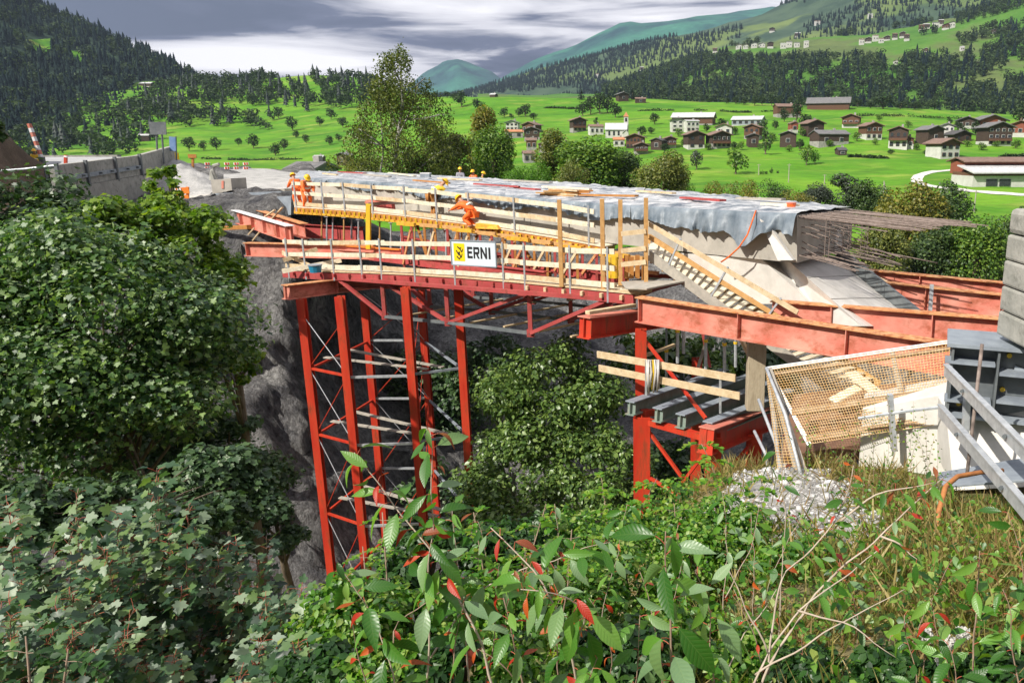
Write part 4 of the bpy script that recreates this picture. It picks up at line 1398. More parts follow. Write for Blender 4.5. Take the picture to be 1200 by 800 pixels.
bn_ = 0
for s_, c_, Ld in ((.10, .25, 2.5), (.16, .6, 3.0), (.23, .35, 2.2), (.30, .7, 3.2), (.37, .2, 2.4), (.44, .55, 2.8), (.52, .3, 2.6), (.58, .75, 3.0), (.65, .45, 2.4), (.72, .2, 2.6), (.79, .6, 2.6), (.86, .35, 2.2), (.92, .7, 1.8), (.96, .3, 1.4)):
    i = s_ * (NS - 1)
    k = min(int(i), NS - 2)
    p = lerp(lerp(NT[k], NT[k + 1], i - k), lerp(FT[k], FT[k + 1], i - k), c_) + UP * .16
    d_ = (NT[k + 1] - NT[k]).normalized()
    d_ = (d_ + Vector((random.uniform(-.35, .35), random.uniform(-.35, .35), 0))).normalized()
    o = MB().bar(p - d_ * Ld / 2, p + d_ * Ld / 2, random.choice([.12, .2, .25]), .06).build('board', M[['wood', 'red_dark', 'wood_grey', 'wood_pale', 'brown_joist'][bn_ % 5]])
    tag(o, '%s loose board from the far left end weighing down the grey tarpaulins' % tn[bn_], 'board', 'loose boards on the tarpaulins')
    bn_ += 1
# ------------------------------------------------------------------ near right bank
# stack of concrete blocks at the right edge
bs = at(1181, 409, 9.6)
zt = at(1181, 249, 9.6).z
n = 5
bh = (zt - bs.z) / n
for k in range(n):
    g = MB().box((bs.x + .63, bs.y + .42, bs.z + bh * (k + .5)), (.84 - .01 * (k % 2), .84, bh - .012))
    o = g.build('concrete_block', M['concrete_grey'], bevel=.035 if k < n - 1 else .07)
    tag(o, ['bottom weathered concrete block standing on the grey steel formwork', 'second concrete block from the bottom of the stack', 'middle concrete block of the five in the stack', 'second concrete block from the top of the stack', 'rounded topmost concrete block of the stack'][k], 'concrete block', 'stacked concrete blocks')
# grey steel formwork box
sf = thing('steel_formwork', 'dark grey steel formwork box under the stacked concrete blocks', 'formwork', at(1115, 500, 10.2))
p0, p1 = at(1113, 402, 10.2), at(1400, 402, 9.2)
dd = (p1 - p0); dd.z = 0; dd.normalize()
nb = Vector((-dd.y, dd.x, 0))
H = p0.z - at(1113, 492, 10.2).z


def sfp(u, v, o=0.0):
    return p0 + dd * u - UP * v + nb * o


MB().prism([sfp(0.02, .05, .30), sfp(3.0, .05, .30), sfp(3.0, H, .30), sfp(.02, H, .30)], nb * .03).build('back_plate', M['steel_grey'], sf)
MB().prism([sfp(-.03, 0, -.02), sfp(3.1, 0, -.02), sfp(3.1, 0, .95), sfp(-.03, 0, .95)], -UP * .05).build('top_plate', M['steel_blue'], sf)
for u in (0.04, .62, 1.6):
    MB().prism([sfp(u, .052, .02), sfp(u, .052, .298), sfp(u, H, .298), sfp(u, H, .02)], dd * .03).build('rib', M['steel_grey'], sf)
for v, u0, u1 in ((.25, -.04, .60), (.80, .0, .60), (.36, .66, 1.58), (.75, .66, 1.58), (1.02, -.02, 3.0)):
    MB().prism([sfp(u0, v, -.01), sfp(u1, v, -.01), sfp(u1, v, .297), sfp(u0, v, .297)], -UP * .035).build('shelf', M['steel_blue'], sf)
for u, v in ((.78, .17), (.74, .66), (.2, .93), (1.4, .17)):
    MB().tube([sfp(u, v, .298), sfp(u, v, .26)], .035, 8).build('bolt', M['yellow_bright'], sf)
MB().prism([sfp(.86, .30, .25), sfp(1.25, .42, .25), sfp(1.25, .48, .25), sfp(.86, .36, .25)], nb * .03).build('brace', M['steel_blue'], sf)
MB().prism([sfp(1.05, .48, .27), sfp(1.25, .48, .27), sfp(1.25, .68, .27), sfp(1.05, .68, .27)], nb * .02).build('label_plate', M['white'], sf)
# concrete base and parapet slab
cb = MB()
cb.prism([at(1108, 478, 10.6), at(1118, 575, 9.9), at(1420, 560, 8.8), at(1420, 470, 9.2)], (0.2, 1.2, 0))
tag(cb.build('concrete_plinth', M['concrete_pale'], bevel=.02), 'pale concrete plinth under the grey steel formwork', 'concrete plinth')
ps = MB()
a, b = at(1011, 478, 11.9), at(1118, 459, 11.0)
hh = a.z - at(1011, 505, 11.9).z + 1.0
ps.prism([a, b, b - UP * (hh + .25), a - UP * hh], (0.25, .8, 0))
tag(ps.build('concrete_wall', M['concrete_pale'], bevel=.02), 'low white concrete wall beside the mesh fence', 'wall')
pl = MB()
q = [at(1098, 556, 9.0), at(1215, 536, 8.9), at(1260, 560, 8.0), at(1105, 572, 8.4)]
pl.prism([Vector((v.x, v.y, max(bank_at(v.x, v.y) + .05, v.z))) for v in q], (0, 0, .03))
tag(pl.build('steel_plate', M['steel_blue'], bevel=.004), 'flat bluish steel plate lying in front of the pale plinth', 'steel plate')
# two sloping galvanised rails and a leaning rod
for k, (a, b) in enumerate((((1108, 434, 9.9), (1225, 556, 6.6)), ((1101, 481, 9.7), (1225, 627, 6.1)))):
    a, b = at(*a), at(*b)
    t = thing('guard_rail', ['upper sloping galvanised rail in front of the steel formwork', 'lower sloping galvanised rail reaching down into the weeds'][k], 'rail', a, 0, 'sloping galvanised rails')
    MB().bar(a, b, .035, .145).build('rail_web', M['galv'], t)
    MB().bar(a + UP * .001, b + UP * .001, .075, .02, off=(0.0, .083)).build('rail_lip', M['galv'], t)
    for f in (.25, .7):
        c = lerp(a, b, f)
        MB().tube([c + Vector((-.03, -.03, 0)), c + Vector((-.06, -.06, 0))], .022, 7).build('bolt', M['steel_grey'], t)
o = MB().tube([at(1132, 566, 8.6), at(1142, 480, 8.75), at(1151, 403, 9.0)], .022, 7).build('steel_rod', M['rebar'], smooth=True)
tag(o, 'thin rusty rod standing in front of the sloping rails', 'rod')
for k, (x0, y0, x1, y1, Y, lb) in enumerate(((1131, 496, 1134, 452, 10.0, 'steel post holding the upper sloping rail'), (1048, 516, 1043, 462, 11.2, 'thin steel post standing before the white concrete wall'))):
    o = MB().bar(at(x0, y0 + 12, Y), at(x1, y1, Y), .08, .08, up=(0, 1, 0)).build('steel_post', M['galv'])
    tag(o, lb, 'post')
o = MB().tube([at(1006, 490, 11.4), at(1060, 482, 11.1), at(1118, 475, 10.5)], .025, 6).build('steel_tube', M['galv'])
tag(o, 'thin galvanised tube running along the white concrete wall', 'tube')
op = MB()
op.tube([at(1096, 632, 6.9), at(1100, 600, 7.2), at(1108, 570, 7.6), at(1122, 558, 7.9), at(1150, 553, 8.1), at(1175, 551, 8.2)], .028, 8)
tag(op.build('pipe', pm('orange_pipe', (.32, .12, .04), (.55, .22, .06), 6, .7), smooth=True), 'bent orange pipe in the dry weeds below the sloping rails', 'pipe')

# mesh fence ------------------------------------------------------------------
M['rail_brown'] = pm('stained_brown_rail', (.20, .13, .08), (.34, .25, .17), 5, .85, spots=(.40, .20, .06), spot_scale=6, spot_amt=.35)
M['mesh_wire'] = pm('rusty_yellow_wire', (.62, .34, .08), (.72, .55, .30), 9, .6)


def mesh_panel(name, label, TL, TR, BR, BL, nx, ny, mids, frame='wood_grey', extra=None):
    t = thing(name, label, 'mesh fence', BL)
    lr = lambda u, v: lerp(lerp(TL, TR, u), lerp(BL, BR, u), v)
    nrm = (TR - TL).cross(BL - TL).normalized()
    g = MB()
    for j in range(ny + 1):
        v = j / ny
        g.bar(lr(0, v), lr(1, v), .006, .012, up=nrm)
    for i in range(nx + 1):
        u = i / nx
        g.bar(lr(u, 0) + nrm * .012, lr(u, 1) + nrm * .012, .006, .006, up=nrm)
    g.build('wire_mesh', M['mesh_wire'], t)
    for v, w in mids:
        MB().bar(lr(0, v) + nrm * .03, lr(1, v) + nrm * .03, w, .04, up=nrm).build('rail', M['galv' if v == 0 else 'rail_brown' if frame == 'wood_grey' else frame], t)
        if v > 0:
            MB().bar(lr(0, v) + nrm * .055, lr(1, v) + nrm * .055, w * .2, .01, up=nrm).build('rail_edge', M['rail_brown'], t)
    for u in (0, .66, 1):
        MB().bar(lr(u, 0) + nrm * .045, lr(u, 1) + nrm * .045, .07, .05, up=nrm).build('upright', M['galv' if u == 0 else 'wood_grey'], t)
    return t


TLp, TRp = at(899, 431, 13.2), at(1128, 397.5, 12.0)
BLp, BRp = at(948, 520, 11.9), at(1130, 492, 11.0)
mesh_panel('mesh_fence', 'long rusty wire mesh fence panel in front of the red girders', TLp, TRp, BRp, BLp, 62, 30, ((0, .06), (.09, .05), (.60, .12), (.93, .10)))
mesh_panel('mesh_fence', 'narrow orange end panel of the mesh fence with silver edge tubes', at(897, 433, 13.25), at(899.5, 432, 13.15), at(943, 560, 11.2), at(912, 560, 11.5), 6, 40, ((0, .06),), 'galv')
for k, (a, b, lb) in enumerate((((898, 431, 13.1), (940, 562, 11.0), 'bent silver tube forming the edge of the narrow mesh panel'), ((889, 468, 13.1), (926, 590, 11.2), 'silver tube sloping beside the square timber post'), ((884, 505, 13.2), (905, 570, 11.9), 'short silver tube sloping below the red cross girder'))):
    a, b = at(*a), at(*b)
    md = lerp(a, b, .5) + Vector((.04, 0, .08))
    o = MB().tube([a, md, b], .03, 7).build('steel_tube', M['galv'], smooth=True)
    tag(o, lb, 'tube', 'silver tubes by the mesh fence')
# boards on the ground beyond the mesh
for k, (a, b) in enumerate((((996, 436, 14.4), (1030, 462, 13.8)), ((975, 470, 14.0), (1010, 452, 14.2)))):
    o = MB().bar(at(*a), at(*b), .28, .04).build('plank', M['wood_pale'])
    tag(o, ['wide pale plank seen through the mesh fence', 'second pale plank behind the mesh fence, lower left'][k], 'plank')
gb = MB()
gb.prism([at(915, 535, 13.3), at(1145, 498, 12.9), at(1140, 440, 14.6), at(930, 462, 15.4)], (0, 0, -.3))
tag(gb.build('concrete_slab', pm('rust_stained_slab', (.10, .05, .03), (.22, .12, .07), 2, .9)), 'rust stained slab seen through the mesh fence', 'slab')

# ------------------------------------------------------------------ far-left plateau


def wallrun(name, label, cat, base, h, thick, mat, parent=None):
    g = MB()
    for a, b in zip(base, base[1:]):
        g.bar(a, b, thick, h, off=(0, h / 2))
    return g.build(name, mat, parent)


pb = [at(66, 222, 38), at(100, 216, 41.5), at(134, 210, 45), at(163, 205, 48.2), at(205, 191, 55)]
pr = thing('parapet', 'concrete road parapet clamped in grey steel posts and rails on the left', 'parapet', pb[0])
for k, (a, b) in enumerate(zip(pb, pb[1:])):
    hgt = 1.15
    MB().bar(a, b, .30, hgt, off=(0, hgt / 2)).build('concrete_panel', M['concrete_grey'], pr)
    if k < 3:
        dv_ = (b - a).normalized()
        n = Vector((dv_.y, -dv_.x, 0)).normalized()
        MB().bar(a + n * .2, b + n * .2, .10, .20, off=(0, .48)).build('steel_rail', M['steel_blue'], pr)
        for f in (.35, .75):
            c = lerp(a, b, f) + n * .29
            MB().box(c + UP * .5, (.24, .08, .10)).build('coupler', M['steel_grey'], pr)
    MB().bar(a + Vector((.24, -.05, -.1)), a + Vector((.24, -.05, 1.25)), .16, .12, up=(0, 1, 0)).build('steel_post', M['steel_grey'], pr)
rw = MB()
for a, b in zip(pb[:4], pb[1:4]):
    rw.bar(a + Vector((0, .1, 0)), b + Vector((0, .1, 0)), .5, 2.4, off=(0, -1.21))
tag(rw.build('retaining_wall', M['concrete_grey']), 'weathered retaining wall under the road parapet', 'wall')
o = MB().tube([at(-10, 201, 38), at(30, 198, 37.8), at(66, 194, 38)], .05, 7).build('handrail', M['galv'])
tag(o, 'grey pipe handrail left of the parapet below the yellow worker', 'handrail')
ba = thing('barrier_arm', 'red and white barrier arm raised beside the yellow worker', 'barrier arm', at(49, 184, 49))
a, b = at(49, 186, 49), at(34, 145, 49)
for k in range(8):
    MB().bar(lerp(a, b, k / 8), lerp(a, b, (k + .985) / 8), .14, .22, up=(0, 1, 0)).build('arm_segment', M['white' if k % 2 == 0 else 'red'], ba)
MB().bar(a - UP * 1.3, a + UP * .1, .25, .25, up=(0, 1, 0)).build('stand', M['steel_grey'], ba)
mp_ = thing('marker_post', 'small red marker post on the road behind the parapet', 'marker post', at(77, 193, 56))
MB().bar(at(77, 193, 56), at(77, 182, 56), .2, .12, up=(0, 1, 0)).build('post', M['red_col'], mp_)
MB().bar(at(77, 184.4, 55.9), at(77, 182.8, 55.9), .21, .13, up=(0, 1, 0)).build('reflector', M['white'], mp_)
kb = MB()
kb.bar(at(52, 184.5, 67), at(140, 184, 67), .5, .35)
tag(kb.build('stone_kerb', M['concrete_grey']), 'low stone kerb along the far side of the road', 'kerb')
sb_ = thing('road_sign', 'dark back of a large road sign on two thin posts', 'road sign', at(187, 190, 52))
for x0, x1 in ((185, 182.5), (192, 189)):
    MB().tube([at(x0, 192, 52), at(x1, 144, 52)], .06, 7).build('post', M['steel_grey'], sb_)
MB().prism([at(174, 143, 51.9), at(194, 143, 51.9), at(195, 158, 51.9), at(176, 158, 51.9)], (0, .05, 0)).build('sign_board', M['steel_grey'], sb_)
bl = thing('road_sign', 'narrow blue sign beside the large dark sign back', 'road sign', at(206, 190, 54))
MB().tube([at(207, 192, 54), at(206, 160, 54)], .05, 7).build('post', M['steel_grey'], bl)
MB().prism([at(198, 160, 53.9), at(205.5, 161, 53.9), at(206, 177, 53.9), at(199, 177, 53.9)], (0, .06, 0)).build('sign_board', pm('pale_blue_sign', (.12, .22, .42), (.2, .3, .5), 3, .4), bl)
yc = MB().box(at(202, 185, 55), (.7, .5, .7)).build('marker_block', M['sign_yellow'], bevel=.03)
tag(yc, 'yellow marker block at the end of the parapet', 'marker')
ob = thing('road_barrier', 'orange and white road barrier standing at the top of the rock face', 'barrier', at(214, 248, 44))
for k in range(3):
    y = 224 + k * 9
    MB().bar(at(206.5, y, 43.5), at(221.5, y - 1, 43.5), .04, .34).build('board', M['orange'], ob)
    MB().bar(at(208.5, y, 43.46), at(212.5, y - .3, 43.46), .04, .30).build('white_band', M['white'], ob)
for x in (208, 220):
    MB().bar(at(x, 251, 43.6), at(x, 219, 43.6), .12, .1, up=(0, 1, 0)).build('post', M['orange'], ob)
o = MB().tube([at(190, 276, 41), at(212, 252, 42)], .09, 7).build('pole', M['wood'])
tag(o, 'pale timber pole lying on the rock below the orange barrier', 'pole')
bs_ = thing('trail_sign', 'small brown wooden sign on a post above the gravel ramp', 'sign', at(226, 196, 56))
MB().bar(at(226, 197, 56), at(226, 182, 56), .14, .12, up=(0, 1, 0)).build('post', M['brown_joist'], bs_)
MB().bar(at(220.5, 183, 55.9), at(230, 183, 55.9), .06, .26).build('board', M['brown_joist'], bs_)
for k, x in enumerate((243, 266, 277, 288)):
    t = thing('warning_barrier', '%s red and white barrier from the left on the gravel ramp' % ['first', 'second', 'third', 'fourth'][k], 'barrier', at(x, 199, 70), 0, 'red and white barriers on the gravel ramp')
    for y in (192, 197):
        MB().bar(at(x - 3.2, y, 70), at(x + 3.2, y - .1, 70), .05, .2).build('board', M['white'], t)
        MB().bar(at(x - 2.2, y, 69.95), at(x - .5, y, 69.95), .05, .19).build('red_band', M['red_col'], t)
        MB().bar(at(x + .8, y, 69.95), at(x + 2.3, y, 69.95), .05, .19).build('red_band', M['red_col'], t)
    MB().bar(at(x, 201, 70.1), at(x, 191, 70.1), .1, .1, up=(0, 1, 0)).build('post', M['wood_grey'], t)
cbk = thing('concrete_block', 'grey concrete block with a bent metal post beside the gravel ramp', 'concrete block', at(260, 227, 47))
MB().prism([at(247, 211, 47), at(270.5, 209, 47), at(272, 224.5, 47), at(249, 227, 47)], (.3, 1.2, 0)).build('block', M['concrete'], cbk)
MB().prism([at(259.5, 212, 46.96), at(262, 212, 46.96), at(262, 221, 46.96), at(259.5, 221, 46.96)], (0, .03, 0)).build('red_mark', M['red'], cbk)
MB().tube([at(250.5, 211, 47.3), at(249, 200, 47.3), at(251, 194.5, 47.3), at(257, 192.5, 47.3)], [.25, .16, .14, .1], 8).build('bent_post', M['concrete_grey'], cbk)
ab = thing('abutment', 'left bridge abutment of blue grey formwork panels behind the red girders', 'abutment', at(290, 250, 45.5))
for k, (x0, x1) in enumerate(((248, 268), (268.3, 290), (290.3, 311), (311.3, 329))):
    y0, y1 = 227 - k * .6, 226.4 - k * .6
    MB().prism([at(x0, y0, 45.2 - k * .7), at(x1, y1, 44.6 - k * .7), at(x1, 251 + k, 44.6 - k * .7), at(x0, 250 + k, 45.2 - k * .7)], (.4, .8, 0)).build('formwork_panel', M['steel_blue'], ab)
MB().prism([at(222, 229, 46.2), at(248, 227.5, 45.3), at(248, 250, 45.3), at(222, 252, 46.2)], (.3, .8, 0)).build('concrete_wing', M['concrete_pale'], ab)
MB().prism([at(311, 231, 42.0), at(341, 230, 40.4), at(341, 252, 40.4), at(311, 252, 42.0)], (.3, .6, 0)).build('formwork_panel', M['steel_blue'], ab)
for y in (236, 243):
    MB().bar(at(205, y + 1.5, 45.6), at(250, y - 2, 44.7), .12, .16).build('ledge_beam', M['wood_grey'], ab)
MB().bar(at(296, 224.5, 46.5), at(340, 222.5, 45.4), .8, .16).build('coping', M['wood_grey'], ab)

# ------------------------------------------------------------------ people


def skin_mesh(name, joints, radii, edges, mat, parent, root=0, sub=1):
    me = bpy.data.meshes.new(name)
    names = list(joints)
    ix = {k: i for i, k in enumerate(names)}
    off = wloc(parent)
    me.from_pydata([tuple(Vector(joints[k]) - off) for k in names], [(ix[a], ix[b]) for a, b in edges], [])
    o = link_mesh(name, me, mat, parent)
    md = o.modifiers.new('skin', 'SKIN')
    md.use_smooth_shade = True
    for i, k in enumerate(names):
        r = radii[k]
        me.skin_vertices[0].data[i].radius = (r, r)
        me.skin_vertices[0].data[i].use_root = (i == root)
    s = o.modifiers.new('sub', 'SUBSURF')
    s.levels = s.render_levels = sub
    return o


def person(label, feet, heading, lean=0.0, knee=0.0, arms=0.5, elbow=0.4, spread=0.1, top='orange_cloth', legs='orange_cloth', hat='helmet', s=1.0, headtilt=0.0):
    """heading: direction faced (radians, 0 = +X); lean: torso pitch forward; knee: crouch; arms: shoulder angle forwards"""
    t = thing('person', label, 'person', feet)
    fw = Vector((math.cos(heading), math.sin(heading), 0))
    sd_ = Vector((-fw.y, fw.x, 0))
    feet = Vector(feet)
    th = 0.43 * s
    hip = feet + UP * (0.09 + th * math.cos(knee) * 2) * 1.0
    back = fw * 0.0
    hip = hip + back
    sp_ = (UP * math.cos(lean) + fw * math.sin(lean)).normalized()
    J, R = {}, {}
    J['pelvis'] = hip; R['pelvis'] = .135 * s
    J['waist'] = hip + sp_ * .20 * s; R['waist'] = .13 * s
    J['chest'] = hip + sp_ * .40 * s; R['chest'] = .155 * s
    J['neck'] = hip + sp_ * .55 * s; R['neck'] = .065 * s
    hd = (sp_ + fw * headtilt).normalized()
    J['chin'] = J['neck'] + hd * .08 * s + fw * .01; R['chin'] = .075 * s
    J['crown'] = J['neck'] + hd * .22 * s + fw * .015; R['crown'] = .095 * s
    for k, sg in (('l', 1), ('r', -1)):
        shp = hip + sp_ * .48 * s + sd_ * sg * .19 * s
        J['sh' + k] = shp; R['sh' + k] = .075 * s
        ad = (-UP * math.cos(arms) + fw * math.sin(arms) + sd_ * sg * spread).normalized()
        el_ = shp + ad * .29 * s
        J['el' + k] = el_; R['el' + k] = .052 * s
        a2 = arms + elbow
        wd = (-UP * math.cos(a2) + fw * math.sin(a2) - sd_ * sg * .12).normalized()
        J['wr' + k] = el_ + wd * .25 * s; R['wr' + k] = .035 * s
        J['pa' + k] = el_ + wd * .31 * s; R['pa' + k] = .042 * s
        J['fi' + k] = el_ + wd * .40 * s; R['fi' + k] = .022 * s
        J['tb' + k] = el_ + wd * .33 * s + fw * .05; R['tb' + k] = .016 * s
        hp_ = hip + sd_ * sg * .10 * s - UP * .03
        J['hp' + k] = hp_; R['hp' + k] = .095 * s
        kn = hp_ - UP * th * math.cos(knee) + fw * th * math.sin(knee) + sd_ * sg * .02
        J['kn' + k] = kn; R['kn' + k] = .065 * s
        an = kn - UP * th * math.cos(knee) - fw * th * math.sin(knee)
        J['an' + k] = an; R['an' + k] = .045 * s
        J['to' + k] = an + fw * .17 * s - UP * .05; R['to' + k] = .04 * s
    E = [('pelvis', 'waist'), ('waist', 'chest'), ('chest', 'neck'), ('neck', 'chin'), ('chin', 'crown')]
    for k in 'lr':
        E += [('chest', 'sh' + k), ('sh' + k, 'el' + k), ('el' + k, 'wr' + k), ('wr' + k, 'pa' + k), ('pa' + k, 'fi' + k), ('pa' + k, 'tb' + k), ('pelvis', 'hp' + k), ('hp' + k, 'kn' + k), ('kn' + k, 'an' + k), ('an' + k, 'to' + k)]
    skin_mesh('body', J, R, E, M['skin'], t)
    jk = ['waist', 'pelvis', 'chest'] + [a + k for k in 'lr' for a in ('sh', 'el', 'wr')]
    je = [('pelvis', 'waist'), ('waist', 'chest')] + [e for k in 'lr' for e in (('chest', 'sh' + k), ('sh' + k, 'el' + k), ('el' + k, 'wr' + k))]
    skin_mesh('jacket', {k: J[k] for k in jk}, {k: R[k] * 1.22 + .012 for k in jk}, je, M[top], t)
    lk = ['pelvis'] + [a + k for k in 'lr' for a in ('hp', 'kn', 'an')]
    lj = {k: J[k] for k in lk}
    lr_ = {k: R[k] * 1.2 + .014 for k in lk}
    skin_mesh('trousers', lj, lr_, [e for k in 'lr' for e in (('pelvis', 'hp' + k), ('hp' + k, 'kn' + k), ('kn' + k, 'an' + k))], M[legs], t)
    bc = J['waist'] + sp_ * .06 * s
    MB().tube([bc - sp_ * .035, bc + sp_ * .035], R['chest'] * 1.36, 14).build('reflective_band', M['stripe'], t, smooth=True)
    # helmet: dome with brim
    c = J['crown'] + hd * .0
    a = hd
    r_ = sd_
    f_ = r_.cross(a).normalized()
    if f_.dot(fw) < 0:
        f_ = -f_
    g = MB()
    vs, seg = [], 12
    for i in range(5):
        ph = i / 4 * PI / 2
        for k in range(seg):
            q = 2 * PI * k / seg
            vs.append(c + (r_ * math.cos(q) * .125 + f_ * math.sin(q) * .145) * math.cos(ph) * s + a * (math.sin(ph) * .13 - .0) * s)
    for k in range(seg):
        q = 2 * PI * k / seg
        vs.append(c + (r_ * math.cos(q) * .14 + f_ * (math.sin(q) * .16 + .05 * max(0, math.sin(q)))) * s - a * .012)
    fs = [(i * seg + k, i * seg + (k + 1) % seg, (i + 1) * seg + (k + 1) % seg, (i + 1) * seg + k) for i in range(4) for k in range(seg)]
    fs += [(5 * seg + k, 5 * seg + (k + 1) % seg, (k + 1) % seg, k) for k in range(seg)]
    g.poly(vs, fs)
    g.build('helmet', M[hat], t, smooth=True)
    return t


person('worker in yellow jacket, orange trousers and yellow helmet by the barrier arm', at(46.5, 209, 50), -1.2, lean=.12, arms=.5, elbow=.7, top='yellow_cloth')
person('worker in orange bending at the left end of the upper platform, the larger one', at(360, 244, 35.2), -0.9, lean=.75, knee=.55, arms=.5, elbow=.3)
person('worker in orange half hidden left of the other orange one', at(351, 242, 35.8), 2.4, lean=.5, knee=.6, arms=.7, elbow=.5, s=.95)
person('worker in yellow jacket leaning over the grey tarpaulin', at(507, 257, 30.35), 0.6, lean=.85, knee=.25, arms=.75, elbow=.2, top='yellow_cloth', legs='brown_joist', headtilt=.1)
person('worker in orange with yellow helmet stooping by the orange yellow panel', at(555, 266, 28.4), 2.7, lean=.9, knee=1.0, arms=1.0, elbow=.2)
person('worker in grey with yellow helmet looking over the far deck edge, leftmost of three', at(541, 230.5, 49.5), -1.4, lean=.05, arms=.4, elbow=.6, top='grey_cloth', legs='grey_cloth')
person('worker in orange with yellow helmet at the far deck edge, middle one', at(557, 234, 48.5), -2.0, lean=.12, arms=.9, elbow=.5, hat='helmet')
person('worker in yellow stooping at the far deck edge, rightmost of the three', at(563.5, 236, 48.0), 0.2, lean=.3, arms=.6, elbow=.3, top='yellow_cloth')
# ------------------------------------------------------------------ village
M['timber_dark'] = pm('sun_blackened_timber', (0.045, 0.028, 0.022), (0.085, 0.052, 0.038), .8, .8, stretch=(1, 1, 6))
M['timber_brown'] = pm('brown_house_timber', (0.10, 0.045, 0.026), (0.16, 0.075, 0.042), .8, .8, stretch=(1, 1, 6))
M['timber_red'] = pm('reddish_house_timber', (0.22, 0.06, 0.035), (0.30, 0.09, 0.05), .8, .8, stretch=(1, 1, 6))
M['plaster'] = pm('white_plaster', (0.50, 0.49, 0.46), (0.64, 0.63, 0.60), .5, .85)
M['stone_base'] = pm('stone_base', (0.26, 0.25, 0.24), (0.42, 0.40, 0.38), 1.0, .9)
M['roof_grey'] = pm('grey_slate_roof', (0.12, 0.12, 0.125), (0.20, 0.195, 0.19), .9, .7)
M['roof_pale'] = pm('pale_metal_roof', (0.46, 0.46, 0.47), (0.60, 0.60, 0.60), .7, .5)
M['roof_brown'] = pm('brown_tiled_roof', (0.16, 0.10, 0.08), (0.26, 0.17, 0.13), 1.0, .8)
M['roof_orange'] = pm('orange_tiled_roof', (0.42, 0.16, 0.07), (0.55, 0.26, 0.13), 1.0, .8)
M['roof_dark'] = pm('dark_roof', (0.055, 0.055, 0.06), (0.10, 0.095, 0.09), .9, .7)
SHEETS = {'m': meadow, 'b': belt_hill, 'h': mid_hill, 'f': forest_hill}


def house(label, l, r, top, base, walls='timber_dark', low='plaster', roof='roof_brown', lowf=.35, kind='gable', rz=0.0, wins=(3, 2), balcony=False, sheet='m', cat='house', pitch=.36, chimney=True, win='gap', name='house', depth=None, group=None, dist=None):
    cx = (l + r) / 2
    if rz == 0 and sheet == 'm':
        rz = ((l * 7 + r * 3 + top) % 11 - 5) * .07
    p = SHEETS[sheet].hit(cx, base)
    if p is None or dist:
        p = at(cx, base, dist or 420)
    sc = p.y / F
    w, h = (r - l) * sc / 1.18, (base - top) * sc
    w /= (abs(math.cos(rz)) + .25 * abs(math.sin(rz)))
    h *= 1.0
    d = depth or max(w * (1.0 if kind == 'gable' else .6), 5)
    t = thing(name, label, cat, p, rz, group)
    rise = w / 2 * pitch if kind == 'gable' else d / 2 * pitch
    rise = min(rise, h * .45)
    eh = h - rise
    lh = eh * lowf
    ww, dd_ = w / 2, d / 2
    B = -2.5
    ov = .12 * w if kind == 'gable' else .06 * d
    if lowf > 0:
        MB().box((0, dd_, (B + lh) / 2), (w - .1, d - .1, lh - B)).build('base_wall', M[low], t, local=True)
    z0 = lh if lowf > 0 else B
    g = MB()
    if kind == 'gable':
        g.prism([(-ww, 0, z0), (ww, 0, z0), (ww, 0, eh), (0, 0, h - .06), (-ww, 0, eh)], (0, d, 0))
    else:
        g.prism([(-ww, 0, z0), (-ww, d, z0), (-ww, d, eh), (-ww, dd_, h - .06), (-ww, 0, eh)], (w, 0, 0))
    g.build('wall', M[walls], t, local=True)
    g = MB()
    th = .28
    if kind == 'gable':
        k = rise / ww
        for s in (-1, 1):
            g.prism([(0, -ov, h), (s * (ww + ov), -ov, h - (ww + ov) * k), (s * (ww + ov), -ov, h + th - (ww + ov) * k), (0, -ov, h + th)], (0, d + 2 * ov, 0))
    else:
        k = rise / dd_
        for s in (-1, 1):
            yy = dd_ + s * (dd_ + ov)
            g.prism([(-ww - ov, dd_, h), (-ww - ov, yy, h - (dd_ + ov) * k), (-ww - ov, yy, h + th - (dd_ + ov) * k), (-ww - ov, dd_, h + th)], (w + 2 * ov, 0, 0))
    rf = g.build('roof', M[roof], t, local=True)
    if chimney:
        MB().box((ww * .35, dd_ * 1.1, h + .2), (.8, .8, 1.5)).build('chimney', M['stone_base'], rf, local=True)
    nx, ny = wins
    for j in range(ny):
        for i in range(nx):
            x = -ww + w * (i + .5) / nx
            z = (eh * .98) * (j + .55) / max(ny, 1)
            sz = (min(w / nx * .5, 1.5), .10, min(eh / ny * .42, 1.5))
            on_low = z < lh
            f = MB().box((x, -.04, z), (sz[0] + .16, .12, sz[2] + .16)).build('window', M['white' if (not on_low and (l + r) % 3) else 'timber_brown'], t, local=True)
            MB().box((x, -.11, z), (sz[0], .06, sz[2])).build('pane', M[win], f, local=True)
    if balcony:
        MB().box((0, -.7, lh + .5), (w * .92, 1.1, .9)).build('balcony', M['timber_brown'], t, local=True)
    return t


